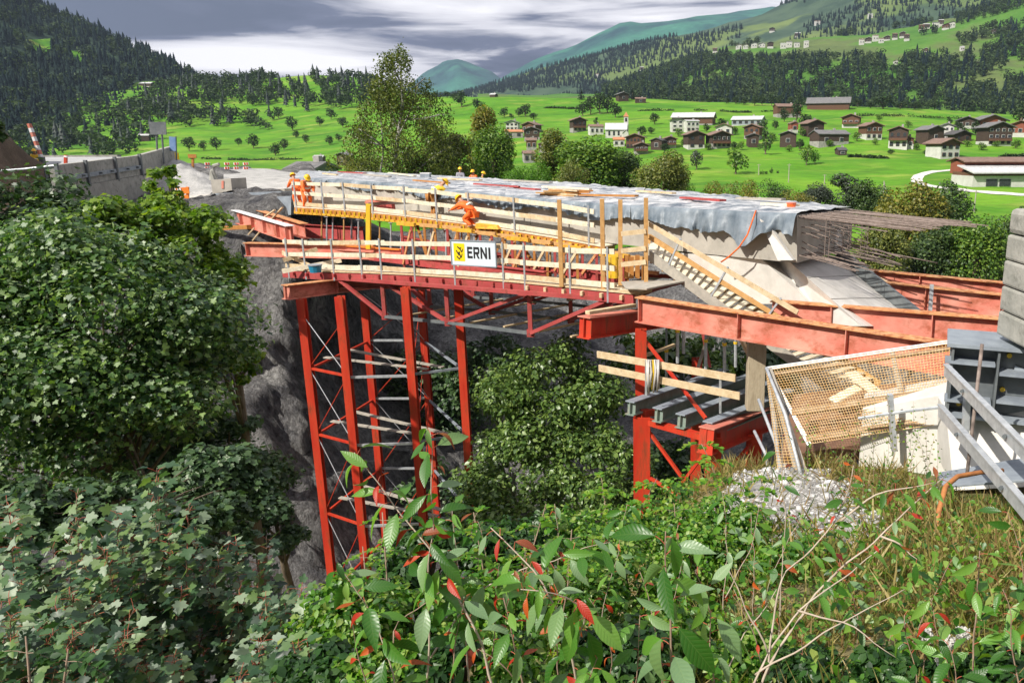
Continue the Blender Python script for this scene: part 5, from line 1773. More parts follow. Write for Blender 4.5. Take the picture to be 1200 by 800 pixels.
HS = [
    ('white house with small windows, leftmost building of the village', 592, 608, 142, 153, dict(walls='plaster', low='plaster', roof='roof_grey', wins=(3, 2))),
    ('brown timber house with reddish roof behind the leftmost white house', 610, 630, 144, 156, dict(walls='timber_brown', roof='roof_brown', low='stone_base', wins=(3, 1))),
    ('low building with orange roof below the leftmost white house', 591, 615, 153, 162, dict(walls='stone_base', low='stone_base', roof='roof_orange', kind='eave', wins=(2, 1))),
    ('tall dark timber house right of the low orange roof', 613, 634, 150, 165, dict(wins=(2, 2), low='stone_base', roof='roof_grey')),
    ('brown house half hidden below the tall dark one at the village left end', 616, 630, 163, 176, dict(walls='timber_brown', low='stone_base', wins=(2, 1), kind='eave')),
    ('small dark hut right of the half hidden brown house', 630, 641, 168, 179, dict(low='stone_base', wins=(1, 1))),
    ('lowest brown roofed house above the bright green bushes', 613, 629, 178, 191, dict(walls='stone_base', low='stone_base', roof='roof_brown', kind='eave', wins=(2, 1))),
    ('dark timber house with wide gable left of the church', 670, 689, 139, 155, dict(wins=(3, 2), balcony=True, low='stone_base')),
    ('pale low house between the wide dark gable and the church', 690, 709, 147, 158, dict(walls='plaster', low='plaster', roof='roof_brown', kind='eave', wins=(3, 1))),
    ('low house with orange roof in front of the church', 718, 733, 162, 172, dict(walls='plaster', low='plaster', roof='roof_orange', kind='eave', wins=(2, 1))),
    ('broad brown chalet with rows of windows just right of the church', 732, 756, 158, 174, dict(walls='timber_brown', low='timber_dark', wins=(5, 2), lowf=.2)),
    ('dark chalet with balcony below the broad brown chalet', 743, 761, 168, 181, dict(wins=(3, 1), balcony=True, low='stone_base')),
    ('plain dark barn right of the broad brown chalet', 761, 777, 163, 176, dict(low='timber_dark', lowf=0, wins=(1, 1), roof='roof_dark')),
    ('dark chalet with white balcony posts above the low stone wall', 777, 794, 161, 174, dict(low='plaster', wins=(3, 1), balcony=True)),
    ('long barn with pale roof on the slope above the white apartment house', 783, 839, 133, 147, dict(walls='timber_brown', low='stone_base', roof='roof_pale', kind='eave', wins=(0, 0), lowf=.2)),
    ('white apartment house with balconies in front of the long pale roofed barn', 786, 802, 140, 155, dict(walls='plaster', low='plaster', roof='roof_dark', wins=(2, 3), pitch=.25)),
    ('flat white annex joined to the apartment house on its right side', 803, 821, 142, 155, dict(walls='plaster', low='plaster', roof='roof_pale', kind='eave', wins=(3, 2), pitch=.2)),
    ('dark chalet with white ground floor below the white annex', 804, 828, 155, 175, dict(wins=(2, 2), lowf=.3, rz=.25)),
    ('twin gabled dark chalet with stone base in the village middle', 832, 859, 155, 174, dict(wins=(4, 2), low='stone_base', balcony=True)),
    ('white gabled house peeping over the twin gabled dark chalet', 837, 859, 146, 159, dict(walls='plaster', low='plaster', roof='roof_brown', wins=(2, 1))),
    ('brown chalet with two rows of white windows left of the tall dark tree', 870, 891, 147, 164, dict(walls='timber_brown', low='stone_base', wins=(3, 2))),
    ('windowless dark barn in front of the brown chalet with white windows', 876, 890, 158, 173, dict(lowf=0, wins=(1, 1), roof='roof_dark')),
    ('long low greenhouse with pale roof on the meadow edge', 854, 895, 137, 147, dict(walls='steel_blue', low='plaster', roof='roof_pale', kind='eave', wins=(5, 1), lowf=.1, name='greenhouse', cat='greenhouse')),
    ('plain brown barn half hidden by trees beside the long plateau barn', 908, 941, 123, 138, dict(walls='timber_brown', low='stone_base', kind='eave', roof='roof_brown', wins=(0, 0))),
    ('big black barn with pale roof edge standing alone below the trees', 912, 934, 155, 173, dict(lowf=0, wins=(1, 1), roof='roof_grey', rz=-.2)),
    ('tall dark barn with reddish roof above the long black stable', 944, 968, 142, 161, dict(lowf=0, wins=(1, 1), roof='roof_brown', rz=.3)),
    ('long black stable on a stone wall in the village middle', 954, 1000, 154, 171, dict(low='stone_base', lowf=.4, kind='eave', roof='roof_grey', wins=(2, 1))),
    ('narrow brown hut behind the tall dark barn, left side', 926, 936, 144, 156, dict(walls='timber_red', low='plaster', wins=(1, 1))),
    ('brown house with white ground floor standing highest on the meadow', 985, 1008, 135, 150, dict(walls='timber_brown', wins=(3, 1), roof='roof_brown', balcony=True)),
    ('tiny black shed alone on the meadow below the long stable', 982, 993, 174, 182, dict(lowf=0, wins=(1, 1), kind='eave', roof='roof_dark', name='shed', cat='shed')),
    ('brown chalet with tall white base right of the long stable', 1012, 1036, 145, 164, dict(walls='timber_brown', wins=(3, 2), lowf=.42, roof='roof_brown')),
    ('dark gabled house with white ground floor and terrace', 1039, 1064, 150, 175, dict(walls='timber_dark', wins=(3, 2), lowf=.45, balcony=True, roof='roof_brown')),
    ('low brown house with garage door at its right neighbour terrace', 1055, 1071, 161, 175, dict(walls='timber_brown', wins=(2, 1), lowf=.5)),
    ('navy black barn with pale roof edge and reddish side', 1083, 1109, 149, 170, dict(lowf=0, wins=(1, 1), roof='roof_grey', rz=.35)),
    ('white house with dark windows behind the navy black barn', 1100, 1118, 146, 162, dict(walls='plaster', low='plaster', roof='roof_grey', wins=(3, 2))),
    ('dark chalet high on the right meadow edge, left of the red chalet', 1121, 1145, 138, 151, dict(wins=(3, 1), roof='roof_dark')),
    ('broad dark red chalet highest in the right corner of the village', 1146, 1180, 136, 151, dict(walls='timber_red', wins=(3, 1), roof='roof_grey', lowf=.2)),
    ('low black barn tucked between the white house and the window rich chalet', 1115, 1141, 154, 166, dict(lowf=0, wins=(2, 1), roof='roof_dark')),
    ('white fronted house with brown gable standing lowest on the meadow', 1097, 1129, 164, 186, dict(walls='timber_brown', wins=(3, 2), lowf=.8, roof='roof_brown', balcony=False)),
    ('black chalet with many white windows at the right edge of the village', 1154, 1188, 145, 171, dict(wins=(4, 3), lowf=.25, roof='roof_grey', balcony=True)),
    ('red brown house behind the black chalet, rightmost in the village', 1181, 1208, 143, 161, dict(walls='timber_red', wins=(3, 1), roof='roof_brown')),
    ('low house with pale brown roof between terrace house and navy barn', 1077, 1089, 151, 160, dict(walls='stone_base', low='stone_base', roof='roof_orange', kind='eave', wins=(2, 1))),
    ('big brown barn with pale grey roof on the plateau edge', 942, 998, 115, 129, dict(walls='timber_brown', low='timber_brown', roof='roof_grey', kind='eave', wins=(0, 0), pitch=.5, name='barn', cat='barn')),
    ('dark hay barn on the crest of the middle meadow', 724, 738, 109, 119, dict(roof='roof_grey', wins=(1, 1), lowf=0, name='barn', cat='barn')),
    ('low hut right of the dark hay barn on the crest', 744, 758, 115, 121, dict(roof='roof_brown', kind='eave', wins=(1, 1), lowf=0, name='barn', cat='barn')),
    ('tiny white roofed hut on the crest left of the middle meadow trees', 573, 581, 110, 114, dict(roof='roof_pale', kind='eave', wins=(0, 0), lowf=0, name='barn', cat='barn')),
    ('lone hut with white roof on the left meadow below the road sign', 163, 175, 158, 166, dict(roof='roof_pale', kind='eave', wins=(0, 0), lowf=0, name='barn', cat='barn')),
    ('grey barn at the foot of the left meadow, smaller one', 367, 379, 183, 192, dict(roof='roof_pale', kind='eave', wins=(1, 1), walls='timber_dark', low='stone_base', name='barn', cat='barn')),
    ('dark barn at the foot of the left meadow beside the birch', 393, 409, 180, 194, dict(roof='roof_grey', wins=(1, 1), lowf=0, name='barn', cat='barn', rz=-.3)),
    ('tiny farmhouse on the edge of the left forest clearing', 163, 178, 97, 103, dict(roof='roof_pale', kind='eave', wins=(1, 1), sheet='f', name='barn', cat='barn')),
]
for lb, l, r, tp, bs__, kw in HS:
    house(lb, l, r, tp, bs__, **kw)
# grey site shed beyond the gravel ramp
house('long grey site shed beyond the gravel ramp', 331, 374, 193, 208, walls='steel_grey', low='steel_grey', roof='roof_grey', kind='eave', wins=(3, 1), lowf=0, pitch=.3, name='shed', cat='shed', dist=95)

# large farm building at the right edge
fb = meadow.hit(1172, 219)
t = thing('farm_building', 'large farm building with long pale roof by the white lane', 'farm building', fb, .12)
sc = fb.y / F
W_ = 74 * sc
hh_ = 30 * sc
MB().box((W_ * .14, 6, hh_ * .2 - 1), (W_ * 1.2, 12, hh_ * .42 + 2)).build('base_wall', M['plaster'], t, local=True)
MB().box((W_ * .14, 6.1, hh_ * .47), (W_ * 1.18, 11.6, hh_ * .13)).build('wall', M['timber_brown'], t, local=True)
g = MB()
g.prism([(-W_ * .5, -1.5, hh_ * .50), (-W_ * .5, 8, hh_ * .76), (-W_ * .5, 8, hh_ * .80), (-W_ * .5, -1.5, hh_ * .54)], (W_ * 1.3, 0, 0))
g.build('roof', M['roof_pale'], t, local=True)
MB().box((W_ * .2, 12, hh_ * .70), (W_ * 1.15, 8, hh_ * .50)).build('upper_wall', M['timber_red'], t, local=True)
g = MB()
g.prism([(-W_ * .42, 6.5, hh_ * .90), (-W_ * .42, 12, hh_ * 1.06), (-W_ * .42, 17.5, hh_ * .90), (-W_ * .42, 17.5, hh_ * .94), (-W_ * .42, 12, hh_ * 1.10), (-W_ * .42, 6.5, hh_ * .94)], (W_ * 1.3, 0, 0))
g.build('upper_roof', M['roof_brown'], t, local=True)
for k in range(12):
    MB().box((-W_ * .38 + k * W_ * .095, 2.2, hh_ * .655), (W_ * .035, 3.2, .12)).build('skylight', M['white'], t, local=True)
    bpy.context.view_layer.update() if False else None
for k in range(2):
    MB().box((-W_ * .15 + k * W_ * .22, -.08, hh_ * .16), (W_ * .18, .3, hh_ * .25)).build('gate_opening', M['gap'], t, local=True)
for o in t.children:
    if o.name.startswith('skylight'):
        o.rotation_euler = (math.atan2(hh_ * .26, 9.5), 0, 0)
        # keep the panel on the roof plane
        o.location = (0, 0, 0)
        for v in o.data.vertices:
            pass
for o in [c for c in t.children if c.name.startswith('skylight')]:
    o.rotation_euler = (0, 0, 0)
    for v in o.data.vertices:
        v.co.z = hh_ * .54 + (v.co.y + 1.5) / 9.5 * hh_ * .26 + (.06 if v.co.z > hh_ * .655 else -.05)

# church
cb_ = meadow.hit(722, 162)
sc = cb_.y / F
t = thing('church', 'white village church with slender red capped tower', 'church', cb_)
w_, h_ = 24 * sc, 17 * sc
MB().prism([(-w_ / 2, 0, -2), (-w_ / 2, 9, -2), (-w_ / 2, 9, h_ * .55), (-w_ / 2, 4.5, h_ * .93), (-w_ / 2, 0, h_ * .55)], (w_, 0, 0)).build('nave', M['plaster'], t, local=True)
g = MB()
for s in (-1, 1):
    y = 4.5 + s * 5.0
    zz = h_ * .95 - 5.0 / 4.5 * h_ * .38
    g.prism([(-w_ / 2 - .3, 4.5, h_ * .95), (-w_ / 2 - .3, y, zz), (-w_ / 2 - .3, y, zz + .3), (-w_ / 2 - .3, 4.5, h_ * .95 + .3)], (w_ + .6, 0, 0))
g.build('roof', M['roof_pale'], t, local=True)
tx = w_ * .46
tw_ = 5.0 * sc
MB().box((tx, 7, 11 * sc), (tw_, tw_, 26 * sc)).build('tower', M['plaster'], t, local=True)
g = MB()
zz = 24 * sc
g.poly([(tx - tw_ * .65, 7 - tw_ * .65, zz), (tx + tw_ * .65, 7 - tw_ * .65, zz), (tx + tw_ * .65, 7 + tw_ * .65, zz), (tx - tw_ * .65, 7 + tw_ * .65, zz), (tx - tw_ * .5, 7 - tw_ * .5, zz + 1.2 * sc), (tx + tw_ * .5, 7 - tw_ * .5, zz + 1.2 * sc), (tx + tw_ * .5, 7 + tw_ * .5, zz + 1.2 * sc), (tx - tw_ * .5, 7 + tw_ * .5, zz + 1.2 * sc), (tx, 7, zz + 5.5 * sc)],
       [(0, 1, 5, 4), (1, 2, 6, 5), (2, 3, 7, 6), (3, 0, 4, 7), (4, 5, 8), (5, 6, 8), (6, 7, 8), (7, 4, 8), (3, 2, 1, 0)])
sp1 = g.build('spire', M['roof_orange'], t, local=True)
for zf in (15, 20.5):
    MB().box((tx, 7 - tw_ / 2 - .03, zf * sc), (1.0, .12, 1.6)).build('window', M['gap'], t, local=True)
for k in range(3):
    MB().box((-w_ * .32 + k * w_ * .22, -.03, h_ * .32), (.9, .12, 2.0)).build('window', M['gap'], t, local=True)
MB().prism([(tx - 3.2 * sc, -4, -2), (tx + 3.2 * sc, -4, -2), (tx + 3.2 * sc, -4, 5.5 * sc), (tx, -4, 8.5 * sc), (tx - 3.2 * sc, -4, 5.5 * sc)], (0, 6, 0)).build('porch', M['plaster'], t, local=True)
g = MB()
for s in (-1, 1):
    g.prism([(tx, -4.3, 8.6 * sc), (tx + s * 3.7 * sc, -4.3, 5.1 * sc), (tx + s * 3.7 * sc, -4.3, 5.5 * sc), (tx, -4.3, 9.0 * sc)], (0, 6.5, 0))
g.build('porch_roof', M['roof_pale'], t, local=True)

# hamlets on the terraces of the mountain side
th_ = ['', '']
hm = [(866, 57), (874, 57), (884, 56), (893, 55), (903, 56), (918, 57), (925, 55), (934, 55), (945, 55), (1010, 52), (1018, 50), (1026, 48), (1033, 50), (1040, 47), (1049, 46), (1058, 44), (1063, 47), (1080, 36), (1086, 33), (1097, 33), (1103, 30), (1109, 34), (1116, 32)]
ordn = ['first', 'second', 'third', 'fourth', 'fifth', 'sixth', 'seventh', 'eighth', 'ninth', 'tenth', 'eleventh', 'twelfth', 'thirteenth', 'fourteenth', 'fifteenth', 'sixteenth', 'seventeenth', 'eighteenth', 'nineteenth', 'twentieth',
        'twenty-first', 'twenty-second', 'twenty-third', 'twenty-fourth', 'twenty-fifth', 'twenty-sixth', 'twenty-seventh', 'twenty-eighth', 'twenty-ninth', 'thirtieth', 'thirty-first', 'thirty-second', 'thirty-third', 'thirty-fourth', 'thirty-fifth', 'thirty-sixth', 'thirty-seventh', 'thirty-eighth', 'thirty-ninth', 'fortieth']
for k, (x, y) in enumerate(hm):
    hamlet, i = ('lower left', k) if k < 9 else (('middle', k - 9) if k < 17 else ('highest', k - 17))
    p = belt_hill.hit(x, y + 1)
    q = mid_hill.hit(x, y + 1)
    sh_ = 'b' if (p is not None and (q is None or p.y < q.y)) else 'h'
    wd = random.choice([6, 7, 8])
    house('%s house from the left in the %s hamlet of the mountain terraces' % (ordn[i], hamlet), x - wd / 2, x + wd / 2, y - random.choice([4.5, 5.5, 6]), y + 1,
          walls=random.choice(['timber_dark', 'plaster', 'timber_brown', 'plaster']), low='plaster', roof=random.choice(['roof_pale', 'roof_grey', 'roof_brown']), kind=random.choice(['gable', 'eave']), wins=(2, 1), sheet=sh_, group='houses of the mountain hamlets')

for k, (x, y) in enumerate(((700, 92), (752, 84), (798, 74), (838, 62), (905, 38), (958, 30), (985, 40), (1050, 76), (1128, 60), (1165, 40), (1020, 22), (935, 44), (1085, 62), (1145, 78))):
    p, q = belt_hill.hit(x, y), mid_hill.hit(x, y)
    sh_ = 'b' if (p is not None and (q is None or p.y < q.y)) else 'h'
    wd = random.choice([5, 6, 7])
    house('%s lone farmhouse from the left scattered over the mountain side' % ordn[sorted([700, 752, 798, 838, 905, 958, 985, 1050, 1128, 1165, 1020, 935, 1085, 1145]).index(x)], x - wd / 2, x + wd / 2, y - 5, y,
          walls=random.choice(['timber_dark', 'plaster', 'timber_brown']), low='plaster', roof=random.choice(['roof_pale', 'roof_grey', 'roof_brown']), kind=random.choice(['gable', 'eave']), wins=(2, 1), sheet=sh_, group='lone farmhouses on the mountain side')
# lane, poles
lp = [(1075, 214), (1074, 210), (1077, 206), (1086, 203), (1100, 201), (1120, 199), (1142, 198)]
lp2 = [(1210, 229), (1185, 227.5), (1160, 226), (1140, 224.5), (1120, 222), (1100, 219.5), (1085, 217), (1076, 214)]
pts = [meadow.hit(x, y) for x, y in lp2 + lp]
g = MB()
L_, R_ = [], []
fine = []
for a, b in zip(pts, pts[1:]):
    for j in range(6):
        fine.append(lerp(a, b, j / 6))
for i, p in enumerate(fine):
    a, b = fine[max(i - 1, 0)], fine[min(i + 1, len(fine) - 1)]
    d = (b - a); d.z = 0; d.normalize()
    n = Vector((-d.y, d.x, 0)) * 1.7
    for lst, s in ((L_, 1), (R_, -1)):
        q = meadow.drop(p.x + n.x * s, p.y + n.y * s)
        lst.append((q if q else p) + UP * .12)
g.grid([L_, R_])
g.build('lane', M['concrete_pale'])['kind'] = 'structure'
for k, (x, y0, y1) in enumerate(((1141.5, 248, 224), (924, 214, 193), (889, 205, 193), (966, 216, 205), (1034, 241, 213))):
    p = meadow.hit(x, y0)
    sc = p.y / F
    h_ = (y0 - y1) * sc
    t = thing('utility_pole', ['wooden pole on the meadow below the farm building', 'tall wooden pole below the big black barn', 'thin pole by the row of tiny bushes', 'short pole on the meadow under the long stable', 'leaning twin-legged pole right of the deck end'][k], 'pole', p)
    MB().tube([p - UP * .5, p + UP * h_], [.16, .11], 7).build('mast', M['wood_grey'], t)
    if k == 4:
        MB().tube([p + Vector((1.6, 0, -.3)), p + UP * h_ * .97], .12, 6).build('strut', M['wood_grey'], t)
    else:
        MB().bar(p + Vector((-.6, 0, h_ * .93)), p + Vector((.6, 0, h_ * .93)), .1, .1).build('crossarm', M['wood_grey'], t)
# ------------------------------------------------------------------ foliage tools


def nrm(a):
    return a / np.maximum(np.linalg.norm(a, axis=-1, keepdims=True), 1e-9)


def leaf_verts(pos, n, t, size, tmpl):
    """copies of a leaf template (tip along +Y, face along +Z) -> verts (N*k,3)"""
    z = nrm(n)
    y = nrm(t - (t * z).sum(-1, keepdims=True) * z)
    x = np.cross(y, z)
    R = np.stack([x, y, z], -1)                     # columns
    k_ = len(pos)
    vary = np.stack([rng.uniform(.8, 1.15, k_), np.ones(k_), rng.uniform(.1, 2.4, k_)], -1)
    loc = tmpl[None] * size[:, None, None] * vary[:, None, :]
    return (pos[:, None, :] + np.einsum('nij,nkj->nki', R, loc)).reshape(-1, 3)


def leaf_mesh(name, pos, n, t, size, tmpl, uv=False):
    tv, tf = tmpl
    v = leaf_verts(pos, n, t, size, tv)
    N_ = len(pos)
    f = (np.arange(N_)[:, None, None] * len(tv) + tf[None]).reshape(-1, tf.shape[1])
    u = np.tile(tv[:, :2], (N_, 1)) if uv else None
    return np_mesh(name, v, f, uv=u)


KITE = (np.array([(0, 0, 0), (.36, .45, .10), (0, 1, -.06), (-.36, .45, .10)], float), np.array([(0, 1, 2, 3)]))
OVAL = (np.array([(0, 0, 0), (.30, .30, .07), (.28, .65, .06), (0, 1, -.10), (-.28, .65, .06), (-.30, .30, .07), (0, .5, 0)], float),
        np.array([(0, 1, 6, 5), (1, 2, 3, 6), (6, 3, 4, 5)]))
# five-lobed maple leaf
_o = [(0, 0), (.22, -.06), (.42, .02), (.36, .20), (.62, .36), (.50, .46), (.42, .58), (.24, .56), (.20, .78), (0, 1.0), (-.20, .78), (-.24, .56), (-.42, .58), (-.50, .46), (-.62, .36), (-.36, .20), (-.42, .02), (-.22, -.06)]
MAPLE = (np.array([(x, y, .16 * abs(x) - .22 * max(0, y - .5) ** 1.0 * .6 - .10 * max(0, abs(x) - .3)) for x, y in _o] + [(0, .36, 0)], float),
         np.array([(i, (i + 1) % 18, 18) for i in range(18)]))
# narrow pointed leaf, arched along its length
_w = [0.0, .10, .165, .185, .155, .085, 0.0]
_lv, _lf = [], []
for i_, w_ in enumerate(_w):
    y_ = i_ / 6
    z_ = -.28 * y_ * y_
    _lv += [(-w_, y_ - .0, z_ + .30 * w_), (0, y_, z_), (w_, y_, z_ + .30 * w_)]
for i_ in range(6):
    _lf += [(i_ * 3, i_ * 3 + 1, i_ * 3 + 4, i_ * 3 + 3), (i_ * 3 + 1, i_ * 3 + 2, i_ * 3 + 5, i_ * 3 + 4)]
CHERRY = (np.array(_lv, float), np.array(_lf))


def blob_points(clumps, n, shell=.55, jitter=.10):
    """clumps: (centre, (rx,ry,rz)); points near the clump surfaces with outward directions"""
    cs = np.array([c for c, r in clumps], float)
    rs = np.array([r for c, r in clumps], float)
    wt = (rs.prod(-1)) ** (2 / 3)
    k = rng.choice(len(cs), n, p=wt / wt.sum())
    d = nrm(rng.normal(size=(n, 3)))
    rad = (shell + (1 - shell) * rng.random((n, 1)) ** .5) + rng.normal(size=(n, 1)) * jitter
    return cs[k] + d * rs[k] * rad, nrm(d / rs[k])


def orient(out, up=.7, rnd=.6, droop=.4):
    n = len(out)
    nm = nrm(out * .7 + np.array((0, 0, up)) + rng.normal(size=(n, 3)) * rnd)
    t = nrm(out + rng.normal(size=(n, 3)) * .6 + np.array((0, 0, -droop)))
    return nm, t


L_ = leafmat
M['leaf_far'] = L_('broadleaf_far', [(.012, .030, .014), (.026, .050, .020), (.045, .080, .028), (.075, .115, .035)], .6, .2, spec=.2)
M['needle'] = L_('conifer_needles', [(.006, .018, .014), (.012, .030, .020), (.022, .045, .026)], .6, .1)
M['needle_blue'] = L_('shaded_forest_needles', [(.005, .014, .016), (.010, .023, .022), (.020, .038, .030)], .8, .1, spec=.08)
M['leaf_mid'] = L_('broadleaf_green', [(.035, .09, .014), (.075, .16, .02), (.13, .24, .025), (.22, .32, .04)], .5, .3)
M['leaf_olive'] = L_('olive_leaves', [(.055, .08, .02), (.11, .145, .03), (.18, .21, .04), (.28, .28, .07)], .5, .3)
M['leaf_yellow'] = L_('yellowish_leaves', [(.06, .08, .015), (.13, .15, .02), (.22, .22, .03), (.30, .25, .05)], .5, .3)
M['leaf_dark'] = L_('dark_leaves', [(.018, .045, .016), (.04, .08, .022), (.07, .125, .03), (.12, .18, .045)], .5, .25)
M['leaf_bright'] = L_('bright_leaves', [(.05, .15, .012), (.09, .22, .015), (.13, .28, .02)], .5, .35)
M['leaf_grey'] = L_('greyish_leaves', [(.03, .045, .030), (.06, .080, .055), (.10, .125, .085)], .5, .25)
M['leaf_birch'] = L_('birch_leaves', [(.035, .055, .016), (.075, .11, .02), (.13, .17, .025), (.20, .22, .04)], .45, .3)


# ------------------------------------------------------------------ far woods (one mass each)
def conifer_proto(h=1.0, w=.19, seed=0):
    r = np.random.default_rng(seed)
    V, Fc = [], []
    layers = 6
    for i in range(layers):
        z0 = .08 + .84 * i / layers
        z1 = min(z0 + .30, 1.0) if i < layers - 1 else 1.0
        rad = w * (1 - i / layers) ** .8 + .012
        k = 8
        ph = r.random() * 6
        b = len(V)
        for q in range(k):
            a = ph + 2 * PI * q / k + r.normal() * .15
            rr = rad * (1.15 if q % 2 else .62) * (1 + r.normal() * .15)
            V.append((math.cos(a) * rr, math.sin(a) * rr, z0 - (.04 if q % 2 else -.03)))
        V.append((r.normal() * .008, r.normal() * .008, z1))
        for q in range(k):
            Fc.append((b + q, b + (q + 1) % k, b + k))
    return np.array(V), np.array(Fc)


def broad_proto(seed, n=70, size=.17):
    global rng
    keep = rng
    rng = np.random.default_rng(seed)
    cl = [((rng.normal() * .13, rng.normal() * .13, .50 + rng.normal() * .14), (.24, .24, .26)) for _ in range(5)] + [((0, 0, .35), (.28, .28, .25))]
    p, o = blob_points(cl, n, .75, .08)
    nm, t = orient(o, .3, .45, .3)
    v = leaf_verts(p, nrm(o + rng.normal(size=o.shape) * .35), t, size * (0.8 + .5 * rng.random(n)), KITE[0] - np.array((0, .5, 0)))
    f = np.arange(n * 4).reshape(n, 4)
    f = np.concatenate([f[:, [0, 1, 2]], f[:, [0, 2, 3]]])
    rng = keep
    return v, f


CON = [conifer_proto(seed=k, w=.15 + .02 * k) for k in range(4)]
BRO = [broad_proto(50 + k) for k in range(4)]


def wood(name, label, pts, hts, kinds, mat_c, mat_b):
    """a far wood that reads as one mass"""
    for sel, protos, mt, nm_ in ((0, CON, mat_c, 'conifer'), (1, BRO, mat_b, 'broadleaf')):
        V, Fc, off = [], [], 0
        for p, h, k in zip(pts, hts, kinds):
            if k != sel:
                continue
            v, f = protos[random.randrange(4)]
            a = random.random() * 6.28
            ca, sa = math.cos(a), math.sin(a)
            wv = h * random.uniform(.85, 1.2)
            q = np.stack([(v[:, 0] * ca - v[:, 1] * sa) * wv, (v[:, 0] * sa + v[:, 1] * ca) * wv, v[:, 2] * h], -1) + np.asarray(p)
            V.append(q)
            Fc.append(f + off)
            off += len(v)
        if V:
            o = link_mesh(name, np_mesh(name, np.concatenate(V), np.concatenate(Fc)), mt, kind='stuff')
            tag(o, label % nm_, 'forest')


def inv(poly, px, py):
    c = False
    j = len(poly) - 1
    for i in range(len(poly)):
        (xi, yi), (xj, yj) = poly[i], poly[j]
        if (yi > py) != (yj > py) and px < (xj - xi) * (py - yi) / (yj - yi) + xi:
            c = not c
        j = i
    return c


# clearings and terraces as they lie on the slopes (map outlines, from the survey picture)
CLEAR_F = [[(30, 48), (62, 46), (60, 58), (48, 66)], [(80, 60), (98, 62), (95, 74), (84, 70)], [(142, 112), (160, 98), (212, 96), (205, 106), (165, 114)]]
pts = forest_hill.rand(9000, 0, .93, .12, 1)
px, py = project(pts)
ok = np.array([not any(inv(c, a, b) for c in CLEAR_F) and -120 < a < 330 for a, b in zip(px, py)])
pts = pts[ok]
h = np.array([random.uniform(9, 16.5) * (1.35 if random.random() < .12 else 1) for _ in pts])
kd = [0 if random.random() < (.72 if y < 125 else .4) else 1 for y in py[ok]]
h = np.where(np.array(kd) == 1, h * .85, h)
wood('forest', 'dark %s forest covering the left mountain', pts, h, kd, M['needle_blue'], M['leaf_far'])
# meadow clearings on that hill are grass
for c, lb in zip(CLEAR_F, 'abc'):
    P_ = [forest_hill.hit(x, y) for x, y in c]
    if all(P_):
        cen = sum(P_, Vector()) / len(P_)
        g = MB()
        rows_c = []
        for v in np.linspace(0, 1, 6):
            rr = []
            for u in np.linspace(0, 1, 8):
                a, b = lerp(P_[0], P_[1], u), lerp(P_[-1], P_[2] if len(P_) > 3 else P_[-2], u)
                q = lerp(a, b, v)
                d = forest_hill.drop(q.x, q.y)
                rr.append((d if d else q) + UP * 1.2)
            rows_c.append(rr)
        g.grid(rows_c)
        g.build('clearing', M['meadow'])['kind'] = 'structure'

# mixed wood on the shoulder between the mountain and the left meadow
SHOULDER = [[(150, 128), (200, 96), (300, 92), (330, 96), (322, 112), (318, 130), (330, 148), (300, 158), (262, 158), (225, 150), (200, 150), (165, 158), (120, 165), (100, 160)],
            [(365, 92), (440, 95), (440, 122), (380, 136), (345, 128), (322, 122), (312, 104)],
            [(60, 200), (60, 150), (150, 140), (190, 158), (168, 172), (165, 186), (120, 190), (90, 180)]]
pts = meadow.rand(16000, .3, 1, .0, .42)
px, py = project(pts)
keep = []
for i, (a, b) in enumerate(zip(px, py)):
    if any(inv(c, a, b) for c in SHOULDER) and fbm(pts[i], .02) > -.30:
        keep.append(i)
keep = keep[:620]
pts2 = pts[keep]
kd = [1 if random.random() < .78 else 0 for _ in keep]
h = np.array([random.uniform(8, 15) * (1.25 if k == 0 else 1) for k in kd])
wood('woodland', 'mixed %s wood on the shoulder above the left meadow', pts2, h, kd, M['needle'], M['leaf_far'])

# belt of forest on the right mountain side
TERR = [[(930, 100), (962, 84), (1000, 70), (1000, 76), (975, 88), (958, 96), (945, 104)], [(1028, 56), (1062, 50), (1060, 70), (1052, 86), (1040, 82), (1032, 70)],
        [(1090, 46), (1100, 36), (1200, 10), (1210, 22), (1150, 38), (1130, 46)], [(1140, 100), (1210, 66), (1210, 90), (1150, 106)], [(980, 45), (1080, 30), (1085, 40), (1000, 56), (975, 54)], [(860, 66), (905, 45), (975, 36), (985, 50), (945, 60)],
        [(1098, 66), (1150, 48), (1172, 44), (1170, 56), (1120, 72)]]
pts = belt_hill.rand(9500, 0.05, .95, 0.12, .86)
px, py = project(pts)
keep = [i for i, (a, b) in enumerate(zip(px, py)) if not any(inv(c, a, b) for c in TERR) and (fbm(pts[i], .004) > -.42 or b > 72 and fbm(pts[i], .004) > -.6) and (b > 68 or fbm(pts[i] + 50, .006) > .12 or a > 1120)]
keep = keep[:6000]
kd = [0 if random.random() < .22 else 1 for _ in keep]
h = np.array([random.uniform(9, 17) * (1.2 if k == 0 else .95) for k in kd])
wood('forest', 'grey green %s forest belt on the slope above the village', pts[keep], h, kd, M['needle_blue'], M['leaf_far'])
# dark woods on the upper mountain
pts = mid_hill.rand(22000, 0.02, .9, 0.02, .8)
px, py = project(pts)
keep = []
for i, (a, b) in enumerate(zip(px, py)):
    f = fbm(pts[i], .0022)
    lowpart = np.interp(a, [500, 600, 700, 800, 900, 1200], [110, 88, 60, 42, 30, 5])
    if f > (-.25 if b > lowpart + 6 and a < 830 else .02):
        keep.append(i)
keep = keep[:10500]
kd = [0] * len(keep)
h = np.array([random.uniform(9, 17) for k in kd])
wood('forest', 'blue dark %s woods high on the mountain behind the plateau', pts[keep], h, kd, M['needle_blue'], M['leaf_far'])


